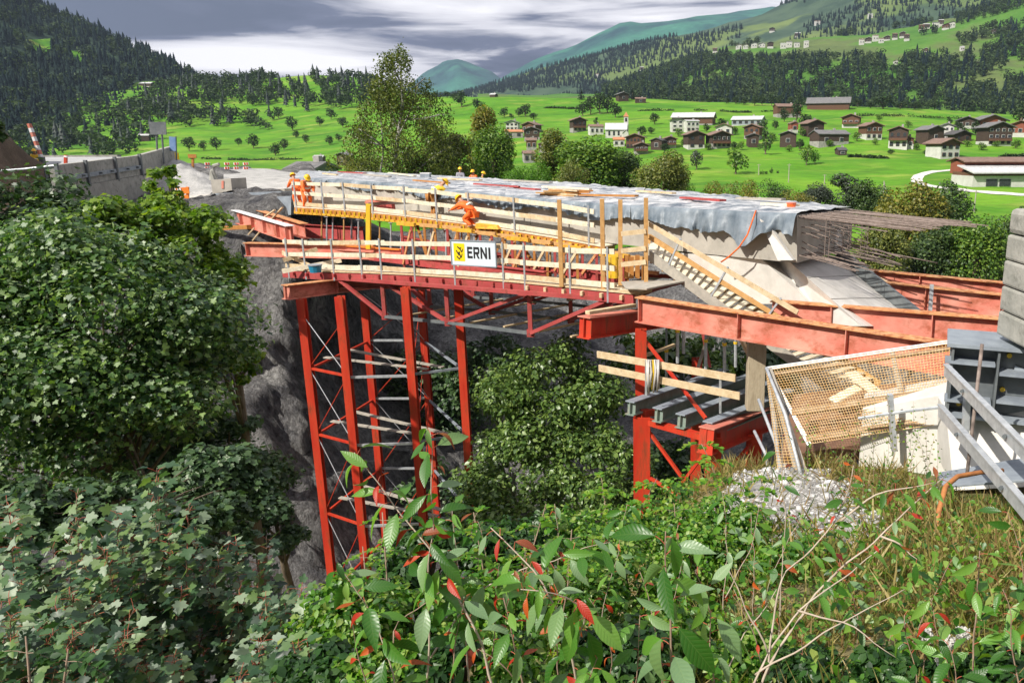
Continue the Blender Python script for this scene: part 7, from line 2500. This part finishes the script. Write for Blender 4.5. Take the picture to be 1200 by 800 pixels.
# ---- saplings with every leaf on its stalk
def leafy_plant(name, label, stems, leaf=.12, tmpl=CHERRY, mat='leaf_cherry', spacing=.06, start=.25, pattern='alternate', droop=.8, pet=.02, stem_r=.006, stem_mat='twig', red=0.0, seed=0, cat='plant', up=.6, jit=.35, vary=.35, uv=True, pet_mat='twig_red', group=None, pale=0.0, tip=True, toward=0.0):
    """stems: polylines of (px, py, Y); leaves are set along them"""
    global rng
    keep = rng
    rng = np.random.default_rng(seed)
    rd = random.Random(seed)
    W_ = [[at(*q) for q in s] for s in stems]
    base = W_[0][0]
    t = thing(name, label, cat, base, 0, group)
    g, gp = MB(), MB()
    acc = {'n': [], 'r': [], 'p': []}
    for si, s in enumerate(W_):
        # smooth the polyline
        L = sum((b - a).length for a, b in zip(s, s[1:]))
        npt = max(6, int(L / .05))
        pts = [along(s, k / npt) + (Vector((rd.gauss(0, .012), rd.gauss(0, .012), rd.gauss(0, .010))) if 0 < k < npt else Vector()) for k in range(npt + 1)]
        for _ in range(2):
            pts = [pts[0]] + [(pts[i - 1] + pts[i] * 2 + pts[i + 1]) / 4 for i in range(1, npt)] + [pts[-1]]
        sr = stem_r * (1 if si == 0 else .75)
        MB().tube(pts, [sr * (1 - .7 * k / npt) for k in range(npt + 1)], 6).build('stem', M[stem_mat], t, smooth=True)
        d0 = L * start
        k = 0
        while d0 < L:
            f = d0 / L
            p = along(pts, f)
            ax = (along(pts, min(f + .05, 1)) - along(pts, max(f - .05, 0))).normalized()
            a0 = k * (PI / 2 if pattern == 'opposite' else 2.4) + rd.uniform(-.3, .3)
            for q in range(2 if pattern == 'opposite' else 1):
                a = a0 + q * PI
                ref = ax.cross(Vector((0.13, 0.2, 1))).normalized()
                o2 = ax.cross(ref)
                out = (ref * math.cos(a) + o2 * math.sin(a)).normalized()
                out = (out + ax * .5 + Vector((rd.gauss(0, 1), rd.gauss(0, 1), rd.gauss(0, 1))) * jit * .5 + Vector((0, -1, 0)) * toward).normalized()
                e = p + out * pet * rd.uniform(.7, 1.3)
                if pet > .012:
                    gp.tube([p, lerp(p, e, .5) + UP * .1 * pet, e], .0014 if leaf > .09 else .0010, 4, cap=False)
                tdir = (out + Vector((0, 0, -droop * rd.uniform(.5, 1.5)))).normalized()
                ndir = (UP * up + out * .35 * droop + Vector((rd.gauss(0, 1), rd.gauss(0, 1), rd.gauss(0, 1))) * jit + Vector((-.15, -.25, 0))).normalized()
                key = 'r' if rd.random() < red else ('p' if rd.random() < pale else 'n')
                sz = leaf * (1 - vary + 2 * vary * rd.random()) * (1.0 - .35 * f if tip else 1)
                acc[key].append((e, ndir, tdir, sz * (.62 if key == 'r' else 1)))
            d0 += spacing * rd.uniform(.7, 1.3)
            k += 1
    if len(gp.v) > 12 * 20:
        gp.build('leaf_stalks', M[pet_mat], t, smooth=True)['kind'] = 'stuff'
    for key, nm_, mt in (('n', 'leaves', mat), ('r', 'red_leaves', 'leaf_red'), ('p', 'pale_leaves', 'leaf_cherry_pale')):
        if acc[key]:
            A = acc[key]
            me = leaf_mesh(nm_, np.array([a[0] - base for a in A]), np.array([a[1] for a in A]), np.array([a[2] for a in A]), np.array([a[3] for a in A]), tmpl, uv=uv)
            o = link_mesh(nm_, me, M[mt], t)
            if key == 'r':
                o['label'] = 'red and orange autumn leaves'
    rng = keep
    return t


def fan(base, tips, Y0, Y1s, bend=18, seed=0):
    rd = random.Random(seed)
    out = []
    for (x, y), Y in zip(tips, Y1s):
        mx, my = lerp(Vector((base[0], base[1], 0)), Vector((x, y, 0)), .5).xy
        out.append([(base[0] + rd.uniform(-12, 12), base[1], Y0), (mx + rd.uniform(-bend, bend), my, (Y0 + Y) / 2), (x, y, Y)])
    return out


# maple saplings, lower left
MS = [
    ('tall maple sapling with reddish stalks, highest of the lower left ones', (186, 900), [(184, 548), (150, 600), (222, 590), (120, 640), (240, 640), (200, 620), (165, 660), (215, 690), (140, 710)], 4.4, 21),
    ('maple sapling at the left edge with a bare upright shoot', (70, 900), [(92, 572), (30, 612), (8, 585), (62, 640), (110, 640), (20, 680), (80, 690), (50, 730), (112, 720)], 4.2, 22),
    ('maple sapling right of the tallest one, leaning to the tower', (300, 900), [(312, 628), (268, 640), (330, 690), (280, 690), (306, 720), (250, 710), (345, 735), (270, 745)], 4.6, 23),
    ('low maple sapling in front of the rock face with pale leaves', (370, 900), [(352, 690), (392, 700), (372, 740), (410, 745), (335, 760), (385, 770), (425, 770)], 4.4, 24),
    ('dark low maple sapling in the bottom left corner', (20, 950), [(10, 700), (60, 745), (110, 760), (-20, 740), (30, 770), (85, 785), (140, 770), (170, 740)], 3.7, 25),
    ('low maple sapling at the bottom between the tall ones', (220, 950), [(190, 745), (240, 760), (280, 775), (215, 780), (310, 780), (160, 775), (340, 790)], 3.8, 26),
]
for lb, b, tips, Y, sd in MS:
    rd = random.Random(sd)
    OUT_ = ([-40, 0, 60, 100, 150, 185, 230, 270, 300, 350, 400, 440], [600, 585, 575, 600, 580, 552, 580, 600, 635, 690, 725, 760])
    lo_, hi_ = min(q[0] for q in tips) - 25, max(q[0] for q in tips) + 25
    tips = list(tips)
    for _ in range(17):
        x_ = rd.uniform(lo_, hi_)
        top_ = max(float(np.interp(x_, *OUT_)) + 8, min(q[1] for q in tips))
        tips.append((x_, top_ + (790 - top_) * rd.random() ** 1.3))
    st_ = fan(b, tips, Y + .5, [Y + rd.uniform(-.45, .8) for _ in tips], seed=sd)
    leafy_plant('maple_sapling', lb, st_, .096, MAPLE, 'leaf_sapling', spacing=.038, start=.22, pattern='opposite', droop=.35, pet=.05, stem_r=.009, up=1.0, jit=.42, seed=sd, cat='sapling', uv=False, group='maple saplings at the lower left')

# cherry saplings, centre
leafy_plant('cherry_sapling', 'cherry sapling with hanging leaves and red ones in front of the left tower', [
    [(590, 860, 2.6), (560, 745, 2.7), (510, 650, 2.75), (460, 590, 2.8), (415, 530, 2.85)],
    [(500, 800, 2.7), (505, 690, 2.75), (506, 600, 2.75), (503, 500, 2.8)], [(560, 860, 2.8), (545, 740, 2.85), (535, 660, 2.9), (530, 590, 2.95)], [(470, 860, 2.6), (450, 760, 2.65), (425, 700, 2.7), (395, 660, 2.7)]], .155, spacing=.026, start=.28, droop=.6, pet=.028, red=.16, pale=.35, seed=31, stem_mat='twig_pale', cat='sapling', toward=.15)
leafy_plant('cherry_sapling', 'cherry sapling with a drooping branch of grey green leaves in the middle', [
    [(690, 900, 2.3), (668, 760, 2.3), (640, 680, 2.3), (600, 640, 2.35), (575, 618, 2.4)],
    [(668, 770, 2.3), (690, 720, 2.2), (655, 690, 2.15), (610, 690, 2.1)],
    [(505, 770, 2.9), (560, 690, 2.9), (640, 655, 2.9), (715, 635, 2.9)]], .145, spacing=.026, start=.30, droop=.9, pet=.03, red=.12, pale=.45, seed=32, stem_mat='twig_pale', cat='sapling', toward=.15)
leafy_plant('cherry_sapling', 'cherry sapling with the largest dark leaves at the bottom middle', [
    [(800, 900, 1.85), (790, 780, 1.9), (783, 690, 1.92), (780, 622, 1.95)], [(830, 920, 2.1), (840, 800, 2.15), (830, 720, 2.2), (815, 670, 2.2)]], .165, spacing=.026, start=.35, droop=.75, pet=.03, red=.0, pale=.45, seed=33, cat='sapling', toward=.2, up=.4)
leafy_plant('cherry_sapling', 'cherry sapling low at the bottom centre between the other two', [
    [(640, 950, 2.2), (620, 820, 2.25), (600, 740, 2.3), (590, 700, 2.3)], [(640, 950, 2.2), (680, 830, 2.2), (700, 770, 2.2)], [(700, 950, 2.3), (745, 800, 2.3), (750, 720, 2.35)]], .13, spacing=.030, start=.3, droop=.8, pet=.025, red=.2, pale=.35, seed=34, cat='sapling', toward=.1)
leafy_plant('cherry_sapling', 'dark leaved cherry branch with red leaves in front of the pale plinth', [
    [(870, 880, 3.0), (900, 780, 3.1), (960, 690, 3.2), (1032, 628, 3.3), (1075, 585, 3.35), (1105, 560, 3.4)],
    [(900, 790, 3.1), (912, 680, 3.2), (985, 610, 3.3), (1000, 545, 3.35)],
    [(985, 610, 3.3), (1030, 575, 3.3), (1095, 565, 3.3)], [(1032, 628, 3.3), (1060, 640, 3.2), (1075, 655, 3.15)]], .12, spacing=.028, start=.5, droop=.55, pet=.025, red=.2, pale=.05, seed=35, stem_mat='twig_pale', cat='sapling', stem_r=.008)
leafy_plant('cherry_sapling', 'dark leaved sapling in the shade at the lower right edge', [
    [(1130, 900, 2.6), (1140, 760, 2.65), (1150, 680, 2.7), (1148, 645, 2.7)], [(1200, 880, 2.5), (1190, 760, 2.55), (1175, 690, 2.6)], [(1130, 900, 2.6), (1100, 760, 2.6), (1090, 700, 2.65)], [(1060, 900, 2.7), (1075, 790, 2.7), (1060, 720, 2.75)], [(1200, 900, 2.8), (1205, 740, 2.9), (1195, 640, 2.95), (1180, 600, 3.0)], [(1120, 900, 2.4), (1125, 800, 2.45), (1110, 750, 2.5)]], .125, spacing=.03, start=.35, droop=.5, pet=.025, red=.08, seed=36, cat='sapling')
leafy_plant('cherry_sapling', 'thin upright sapling with few leaves before the mesh fence', [
    [(905, 900, 4.0), (912, 760, 4.0), (918, 640, 4.1), (915, 500, 4.15)], [(880, 900, 4.2), (884, 720, 4.2), (880, 600, 4.25)]], .13, spacing=.085, start=.45, droop=.5, pet=.03, red=.3, seed=37, stem_mat='twig_pale', cat='sapling')
leafy_plant('dead_branch', 'pale bare dead branch forking in the dry grass at the right', [
    [(845, 900, 2.9), (885, 790, 3.0), (935, 715, 3.1), (985, 680, 3.2), (1035, 640, 3.3)], [(885, 790, 3.0), (960, 745, 3.0), (1060, 690, 3.1)], [(900, 765, 3.0), (870, 700, 3.05), (850, 660, 3.1)], [(935, 715, 3.1), (1000, 730, 3.0), (1050, 770, 2.9)], [(790, 880, 3.0), (860, 770, 3.1), (910, 690, 3.2)]],
    .05, spacing=.5, start=.8, droop=.5, pet=.01, seed=38, stem_mat='twig_pale', cat='branch', stem_r=.007, red=.6)

leafy_plant('cherry_sapling', 'leafy sapling veiling the white gravel with narrow drooping leaves', [
    [(840, 900, 4.6), (846, 740, 4.7), (852, 640, 4.8), (846, 575, 4.9)], [(840, 900, 4.6), (810, 760, 4.6), (800, 670, 4.7), (795, 615, 4.7)], [(860, 900, 4.5), (890, 760, 4.6), (905, 670, 4.7), (940, 600, 4.8)], [(870, 900, 4.4), (940, 780, 4.5), (975, 700, 4.6), (985, 650, 4.6)], [(850, 700, 4.7), (880, 640, 4.75), (890, 590, 4.8)]],
    .15, spacing=.035, start=.3, droop=.75, pet=.025, red=.12, pale=.4, seed=39, stem_mat='twig_pale', cat='sapling')
leafy_plant('cherry_sapling', 'tall narrow leaved sapling between both tower feet', [
    [(650, 900, 4.4), (645, 760, 4.4), (655, 660, 4.5), (650, 590, 4.5)], [(650, 900, 4.4), (700, 740, 4.4), (722, 650, 4.5), (735, 590, 4.5)], [(640, 900, 4.4), (590, 740, 4.4), (570, 660, 4.5), (560, 610, 4.5)], [(640, 900, 4.2), (620, 780, 4.2), (610, 700, 4.3), (615, 640, 4.3)], [(690, 900, 4.0), (760, 770, 4.1), (790, 700, 4.1), (800, 640, 4.2)]],
    .15, spacing=.035, start=.3, droop=.8, pet=.025, red=.12, pale=.45, seed=40, stem_mat='twig_pale', cat='sapling')
leafy_plant('cherry_sapling', 'dark green sapling climbing from the weeds at the right bottom', [
    [(1020, 900, 3.2), (1010, 780, 3.3), (1000, 700, 3.4), (985, 660, 3.4)], [(1040, 900, 3.2), (1065, 760, 3.3), (1100, 690, 3.4), (1120, 650, 3.4)], [(980, 900, 3.1), (950, 800, 3.2), (940, 740, 3.2)], [(1040, 900, 3.2), (1030, 800, 3.2), (1045, 740, 3.2)]],
    .12, spacing=.03, start=.3, droop=.6, pet=.02, red=.10, pale=.1, seed=41, cat='sapling')
# feathered shrubs (elder / ash like leaflets) below the right tower
def feather_plant(label, stems, nleaf=9, ll=.26, leaflet=.07, mat='leaf_fern', seed=0, spacing=.10, start=.3, group=None):
    global rng
    keep = rng
    rng = np.random.default_rng(seed)
    rd = random.Random(seed)
    W_ = [[at(*q) for q in s] for s in stems]
    base = W_[0][0]
    t = thing('ash_shrub', label, 'shrub', base, 0, group)
    g = MB()
    A = []
    for s in W_:
        L = sum((b - a).length for a, b in zip(s, s[1:]))
        g.tube(s, [.008 * (1 - .6 * k / (len(s) - 1)) for k in range(len(s))], 6)
        d0, k = L * start, 0
        while d0 <= L:
            p = along(s, d0 / L)
            for q in range(2):
                a = k * PI / 2 + q * PI + rd.uniform(-.3, .3)
                out = Vector((math.cos(a), math.sin(a), .35)).normalized()
                lng = ll * rd.uniform(.7, 1.2)
                mid = [p + out * lng * f - UP * lng * .55 * f * f for f in np.linspace(0, 1, 6)]
                g.tube(mid, .0018, 4, cap=False)
                for i in range(nleaf):
                    f = .25 + .75 * i / (nleaf - 1)
                    c = along(mid, f)
                    ax = (along(mid, min(f + .1, 1)) - along(mid, f - .1)).normalized()
                    sd_ = ax.cross(UP).normalized()
                    for sg in ((-1, 1) if i < nleaf - 1 else (0,)):
                        td = (sd_ * sg + ax * .7 - UP * .25).normalized()
                        nd = (UP + Vector((rd.gauss(0, .3), rd.gauss(0, .3), 0)) - sd_ * sg * .2)
                        A.append((c, nd, td, leaflet * rd.uniform(.7, 1.2) * (1 - .25 * f)))
            d0 += spacing
            k += 1
    g.build('stem', M['twig'], t, smooth=True)
    link_mesh('leaves', leaf_mesh('leaves', np.array([a[0] - base for a in A]), np.array([a[1] for a in A]), np.array([a[2] for a in A]), np.array([a[3] for a in A]), OVAL), M[mat], t)
    rng = keep


FG = 'feather-leaved shrubs below the right tower'
feather_plant('feather-leaved shrub rising in front of the red cross girder', [[(870, 760, 7.0), (850, 620, 7.0), (835, 545, 7.1), (822, 520, 7.1)], [(850, 640, 7.0), (880, 590, 7.0), (905, 560, 7.1)]], seed=51, group=FG)
feather_plant('feather-leaved shrub at the foot of the thick red column', [[(720, 780, 6.4), (715, 640, 6.4), (705, 560, 6.5)], [(715, 660, 6.4), (750, 600, 6.4), (770, 560, 6.5)], [(720, 780, 6.4), (690, 660, 6.3), (680, 600, 6.3)]], seed=52, group=FG)
feather_plant('feather-leaved shrub right of the thick red column', [[(800, 780, 5.9), (795, 660, 5.9), (790, 590, 6.0)], [(800, 780, 5.9), (830, 680, 5.9), (850, 620, 6.0)]], seed=53, leaflet=.06, group=FG)
feather_plant('small feather-leaved shrub with yellow tips before the left tower foot', [[(420, 800, 4.2), (430, 690, 4.2), (425, 640, 4.2)], [(400, 800, 4.2), (400, 720, 4.2), (412, 660, 4.2)], [(440, 800, 4.3), (455, 700, 4.3), (448, 600, 4.3)]], seed=54, ll=.16, leaflet=.035, group='feather-leaved shrubs in the foreground', nleaf=8)
feather_plant('feather-leaved shrub in the middle behind the hanging cherry leaves', [[(600, 820, 4.4), (610, 690, 4.5), (640, 590, 4.6)], [(600, 820, 4.4), (570, 690, 4.5), (555, 600, 4.5)], [(640, 820, 4.4), (665, 690, 4.4), (670, 620, 4.5)]], seed=55, ll=.22, leaflet=.05, group='feather-leaved shrubs in the foreground')
feather_plant('feather-leaved plant at the bottom left corner edge', [[(40, 900, 3.0), (35, 800, 3.0), (30, 745, 3.05)], [(60, 900, 3.0), (75, 800, 3.0), (80, 760, 3.0)]], seed=56, ll=.2, leaflet=.06, mat='leaf_low_dark', group='feather-leaved shrubs in the foreground')

# dense low shrubs, bottom centre
LSH = [(775, 615, 6.6, 70, 58, 'leaf_low'), (850, 625, 6.2, 62, 45, 'leaf_low'), (690, 640, 5.8, 70, 55, 'leaf_low'), (920, 660, 5.6, 55, 42, 'leaf_low'), (960, 790, 3.2, 60, 40, 'leaf_low_dark'), (1040, 800, 3.0, 70, 45, 'leaf_low_dark'), (1150, 790, 2.9, 70, 55, 'leaf_low_dark'), (420, 720, 4.0, 70, 60, 'leaf_low'), (500, 730, 4.2, 80, 60, 'leaf_low'), (580, 720, 4.4, 80, 70, 'leaf_low'), (660, 700, 4.8, 80, 60, 'leaf_low'), (740, 690, 5.0, 80, 60, 'leaf_low'),
       (455, 790, 3.2, 80, 50, 'leaf_low'), (540, 790, 3.2, 80, 55, 'leaf_low_dark'), (630, 790, 3.2, 80, 55, 'leaf_low'), (720, 780, 3.3, 80, 60, 'leaf_low_dark'), (800, 760, 3.8, 70, 60, 'leaf_low'), (380, 800, 3.2, 70, 50, 'leaf_low_dark'),
       (810, 650, 5.8, 60, 45, 'leaf_low'), (870, 780, 3.4, 60, 50, 'leaf_low'), (600, 640, 5.4, 60, 45, 'leaf_low_dark'), (500, 660, 5.0, 70, 45, 'leaf_low_dark')]
lnames = ['wrapped around the foot of the right tower', 'on the gravel edge below the red cross girder', 'left of the right tower foot', 'bright one beneath the narrow mesh panel', 'at the bottom edge under the dead branch', 'dark one at the bottom edge left of the seed heads', 'dark one in the bottom right corner', 'left of the first cherry sapling stem', 'under the red leaves of the first cherry sapling', 'under the middle cherry branch', 'above the largest cherry leaves on the left', 'behind the largest cherry leaves', 'at the bottom edge below the yellow tipped shrub', 'dark one at the bottom edge left of centre', 'at the bottom edge in the very centre', 'dark one at the bottom edge beside the largest cherry leaves',
          'right of the largest cherry leaves', 'dark one at the bottom beside the maple saplings', 'at the edge of the white gravel', 'at the bottom where the dead branch starts', 'dark one below the rear column of the left tower', 'dark one at the foot of the left tower']
for k, (x, y, Y, rx, ry, mt) in enumerate(LSH):
    big_tree('low leafy shrub ' + lnames[k], [(x, y, Y, rx, ry, .8)], 3000, .044 if mt == 'leaf_low' else .05, mt, OVAL, nblob=26, seed=70 + k, name='shrub', up=.9, rb=(.2, .34), lower=-.5, group='low shrubs along the bottom')
    # red leaves hang in the undergrowth too

leafy_plant('creeper', 'red leaved creeper scattered through the low shrubs', [[(470, 860, 3.2), (460, 730, 3.3), (520, 690, 3.4)], [(560, 860, 3.0), (580, 740, 3.0), (585, 660, 3.1)], [(700, 860, 3.0), (720, 760, 3.0), (690, 700, 3.0)], [(660, 850, 2.9), (650, 730, 2.9), (640, 660, 3.0)], [(440, 850, 3.0), (420, 760, 3.0), (412, 720, 3.0)], [(520, 860, 2.7), (530, 760, 2.7), (545, 700, 2.8)], [(780, 860, 2.8), (770, 740, 2.8), (750, 670, 2.9)], [(610, 850, 2.6), (600, 780, 2.6), (560, 760, 2.6)], [(900, 860, 3.2), (890, 760, 3.2), (860, 690, 3.3)]],
            .10, spacing=.07, start=.25, droop=1.0, pet=.02, red=.95, seed=61, cat='creeper')

# ---- grass and weeds on the right bank
n = 30000
gx = rng.uniform(-.7, 6.0, n)
gy = rng.uniform(2.6, 12.4, n)
sel = (gx > .25 * (gy - 2) * .45) | (rng.random(n) < .35)
gx, gy = gx[sel], gy[sel]
dens = np.array([fbm((a, b, 3), 1.1) for a, b in zip(gx, gy)])
# the gravel, the plate and the plinth keep clear
clear = (gy > 8.4) & (gx > 3.2) & ~((gy < 11.2) & (gx < 3.9))
gravel_zone = np.array([gravel_mask(a, b) > .25 for a, b in zip(gx, gy)])
sel = (dens > -.35) & ~clear & (~gravel_zone | (rng.random(len(gx)) < .06))
gx, gy = gx[sel], gy[sel]
gz = np.array([bank_at(a, b) for a, b in zip(gx, gy)])
nb_ = len(gx)
BLADE = (np.array([(-.03, 0, 0), (.03, 0, 0), (.024, .5, -.03), (-.024, .5, -.03), (.0, 1, -.16), (.002, 1.0, -.16)], float), np.array([(0, 1, 2, 3), (3, 2, 5, 4)]))
td = nrm(rng.normal(size=(nb_, 3)) * np.array((.75, .75, .25)) + np.array((.15, 0, .8)))
nd = nrm(rng.normal(size=(nb_, 3)) * np.array((1, 1, .2)))
o = link_mesh('grass', leaf_mesh('grass', np.stack([gx, gy, gz], -1), nd, td, rng.uniform(.12, .42, nb_) * np.where(gy < 5, .8, 1.0), BLADE), M['grass_dry'], kind='stuff')
tag(o, 'dry yellow and green grass on the near bank', 'grass')
# leaf litter and herb leaves on the bank
n = 9500
hx, hy = rng.uniform(.3, 6.2, n), rng.uniform(2.4, 9.4, n)
hz = np.array([bank_at(a, b) for a, b in zip(hx, hy)]) + rng.uniform(.02, .28, n)
gz_ok = ~np.array([gravel_mask(a, b) > .3 for a, b in zip(hx, hy)]) & ~((hy > 8.4) & (hx > 3.2))
hx, hy, hz = hx[gz_ok], hy[gz_ok], hz[gz_ok]
out = nrm(rng.normal(size=(len(hx), 3)))
nm, tt = orient(out, 1.0, .6, .3)
o = link_mesh('undergrowth', leaf_mesh('undergrowth', np.stack([hx, hy, hz], -1), nm, tt, rng.uniform(.03, .075, len(hx)), CT(OVAL)), M['leaf_low'], kind='stuff')
tag(o, 'small green herbs among the dry grass on the near bank', 'weeds')
# tall weeds before the plinth and fence
WD = [(1000, 560, 470, 9.6), (1022, 565, 455, 9.4), (1045, 575, 462, 9.2), (1066, 575, 470, 9.0), (1084, 590, 480, 8.4), (985, 560, 500, 9.6), (965, 560, 505, 9.8), (945, 560, 470, 10.2), (1035, 600, 520, 8.2), (1098, 600, 520, 8.2), (1010, 600, 530, 8.0)]
for k, (x, y0, y1, Y) in enumerate(sorted(WD)):
    leafy_plant('weed', '%s thin upright weed from the left before the white concrete wall' % ordn[k], [[(x, y0 + 25, Y), (x + 2, (y0 + y1) / 2, Y), (x + random.uniform(-5, 8), y1, Y)], [(x + 1, (y0 + y1) / 2 + 20, Y), (x + 12, y1 + 30, Y)], [(x + 1, (y0 + y1) / 2 + 10, Y), (x - 12, y1 + 25, Y)]],
                .05, KITE, 'leaf_olive' if k % 2 else 'leaf_low', spacing=.035, start=.2, droop=.3, pet=.012, stem_r=.004, seed=90 + k, cat='weed', uv=False, group='tall weeds before the white wall')
for k, (x, y) in enumerate(((1086, 744), (1103, 772), (1128, 742), (1134, 778), (1112, 752))):
    p = at(x, y, 2.9)
    t = thing('seed_head', '%s fluffy white seed head from the left in the grass' % ['first', 'second', 'fourth', 'fifth', 'third'][k], 'flower', p, 0, 'fluffy white seed heads')
    MB().tube([p - UP * .35, p - UP * .1, p], .003, 5).build('stem', M['twig'], t)
    oo = nrm(rng.normal(size=(130, 3)))
    link_mesh('fluff', leaf_mesh('fluff', oo * .022 * rng.random((130, 1)) ** .4, oo + rng.normal(size=oo.shape) * .5, oo, np.full(130, .02), KITE), M['flower_white'], t)
# ------------------------------------------------------------------ air
hz_ = MB().box((0, 3500, 700), (15000, 8400, 1600))
hm_ = bpy.data.materials.new('air')
hm_.use_nodes = True
hn = hm_.node_tree
hn.nodes.clear()
ho = hn.nodes.new('ShaderNodeOutputMaterial')
hv = hn.nodes.new('ShaderNodeVolumePrincipled')
hv.inputs['Color'].default_value = (0.55, 0.68, 0.92, 1)
hv.inputs['Density'].default_value = 0.000065
hv.inputs['Anisotropy'].default_value = 0.0
hn.links.new(hv.outputs[0], ho.inputs['Volume'])
o = hz_.build('haze', hm_)
o['kind'] = 'stuff'
o['label'] = 'thin bluish air of the valley'
o['category'] = 'haze'
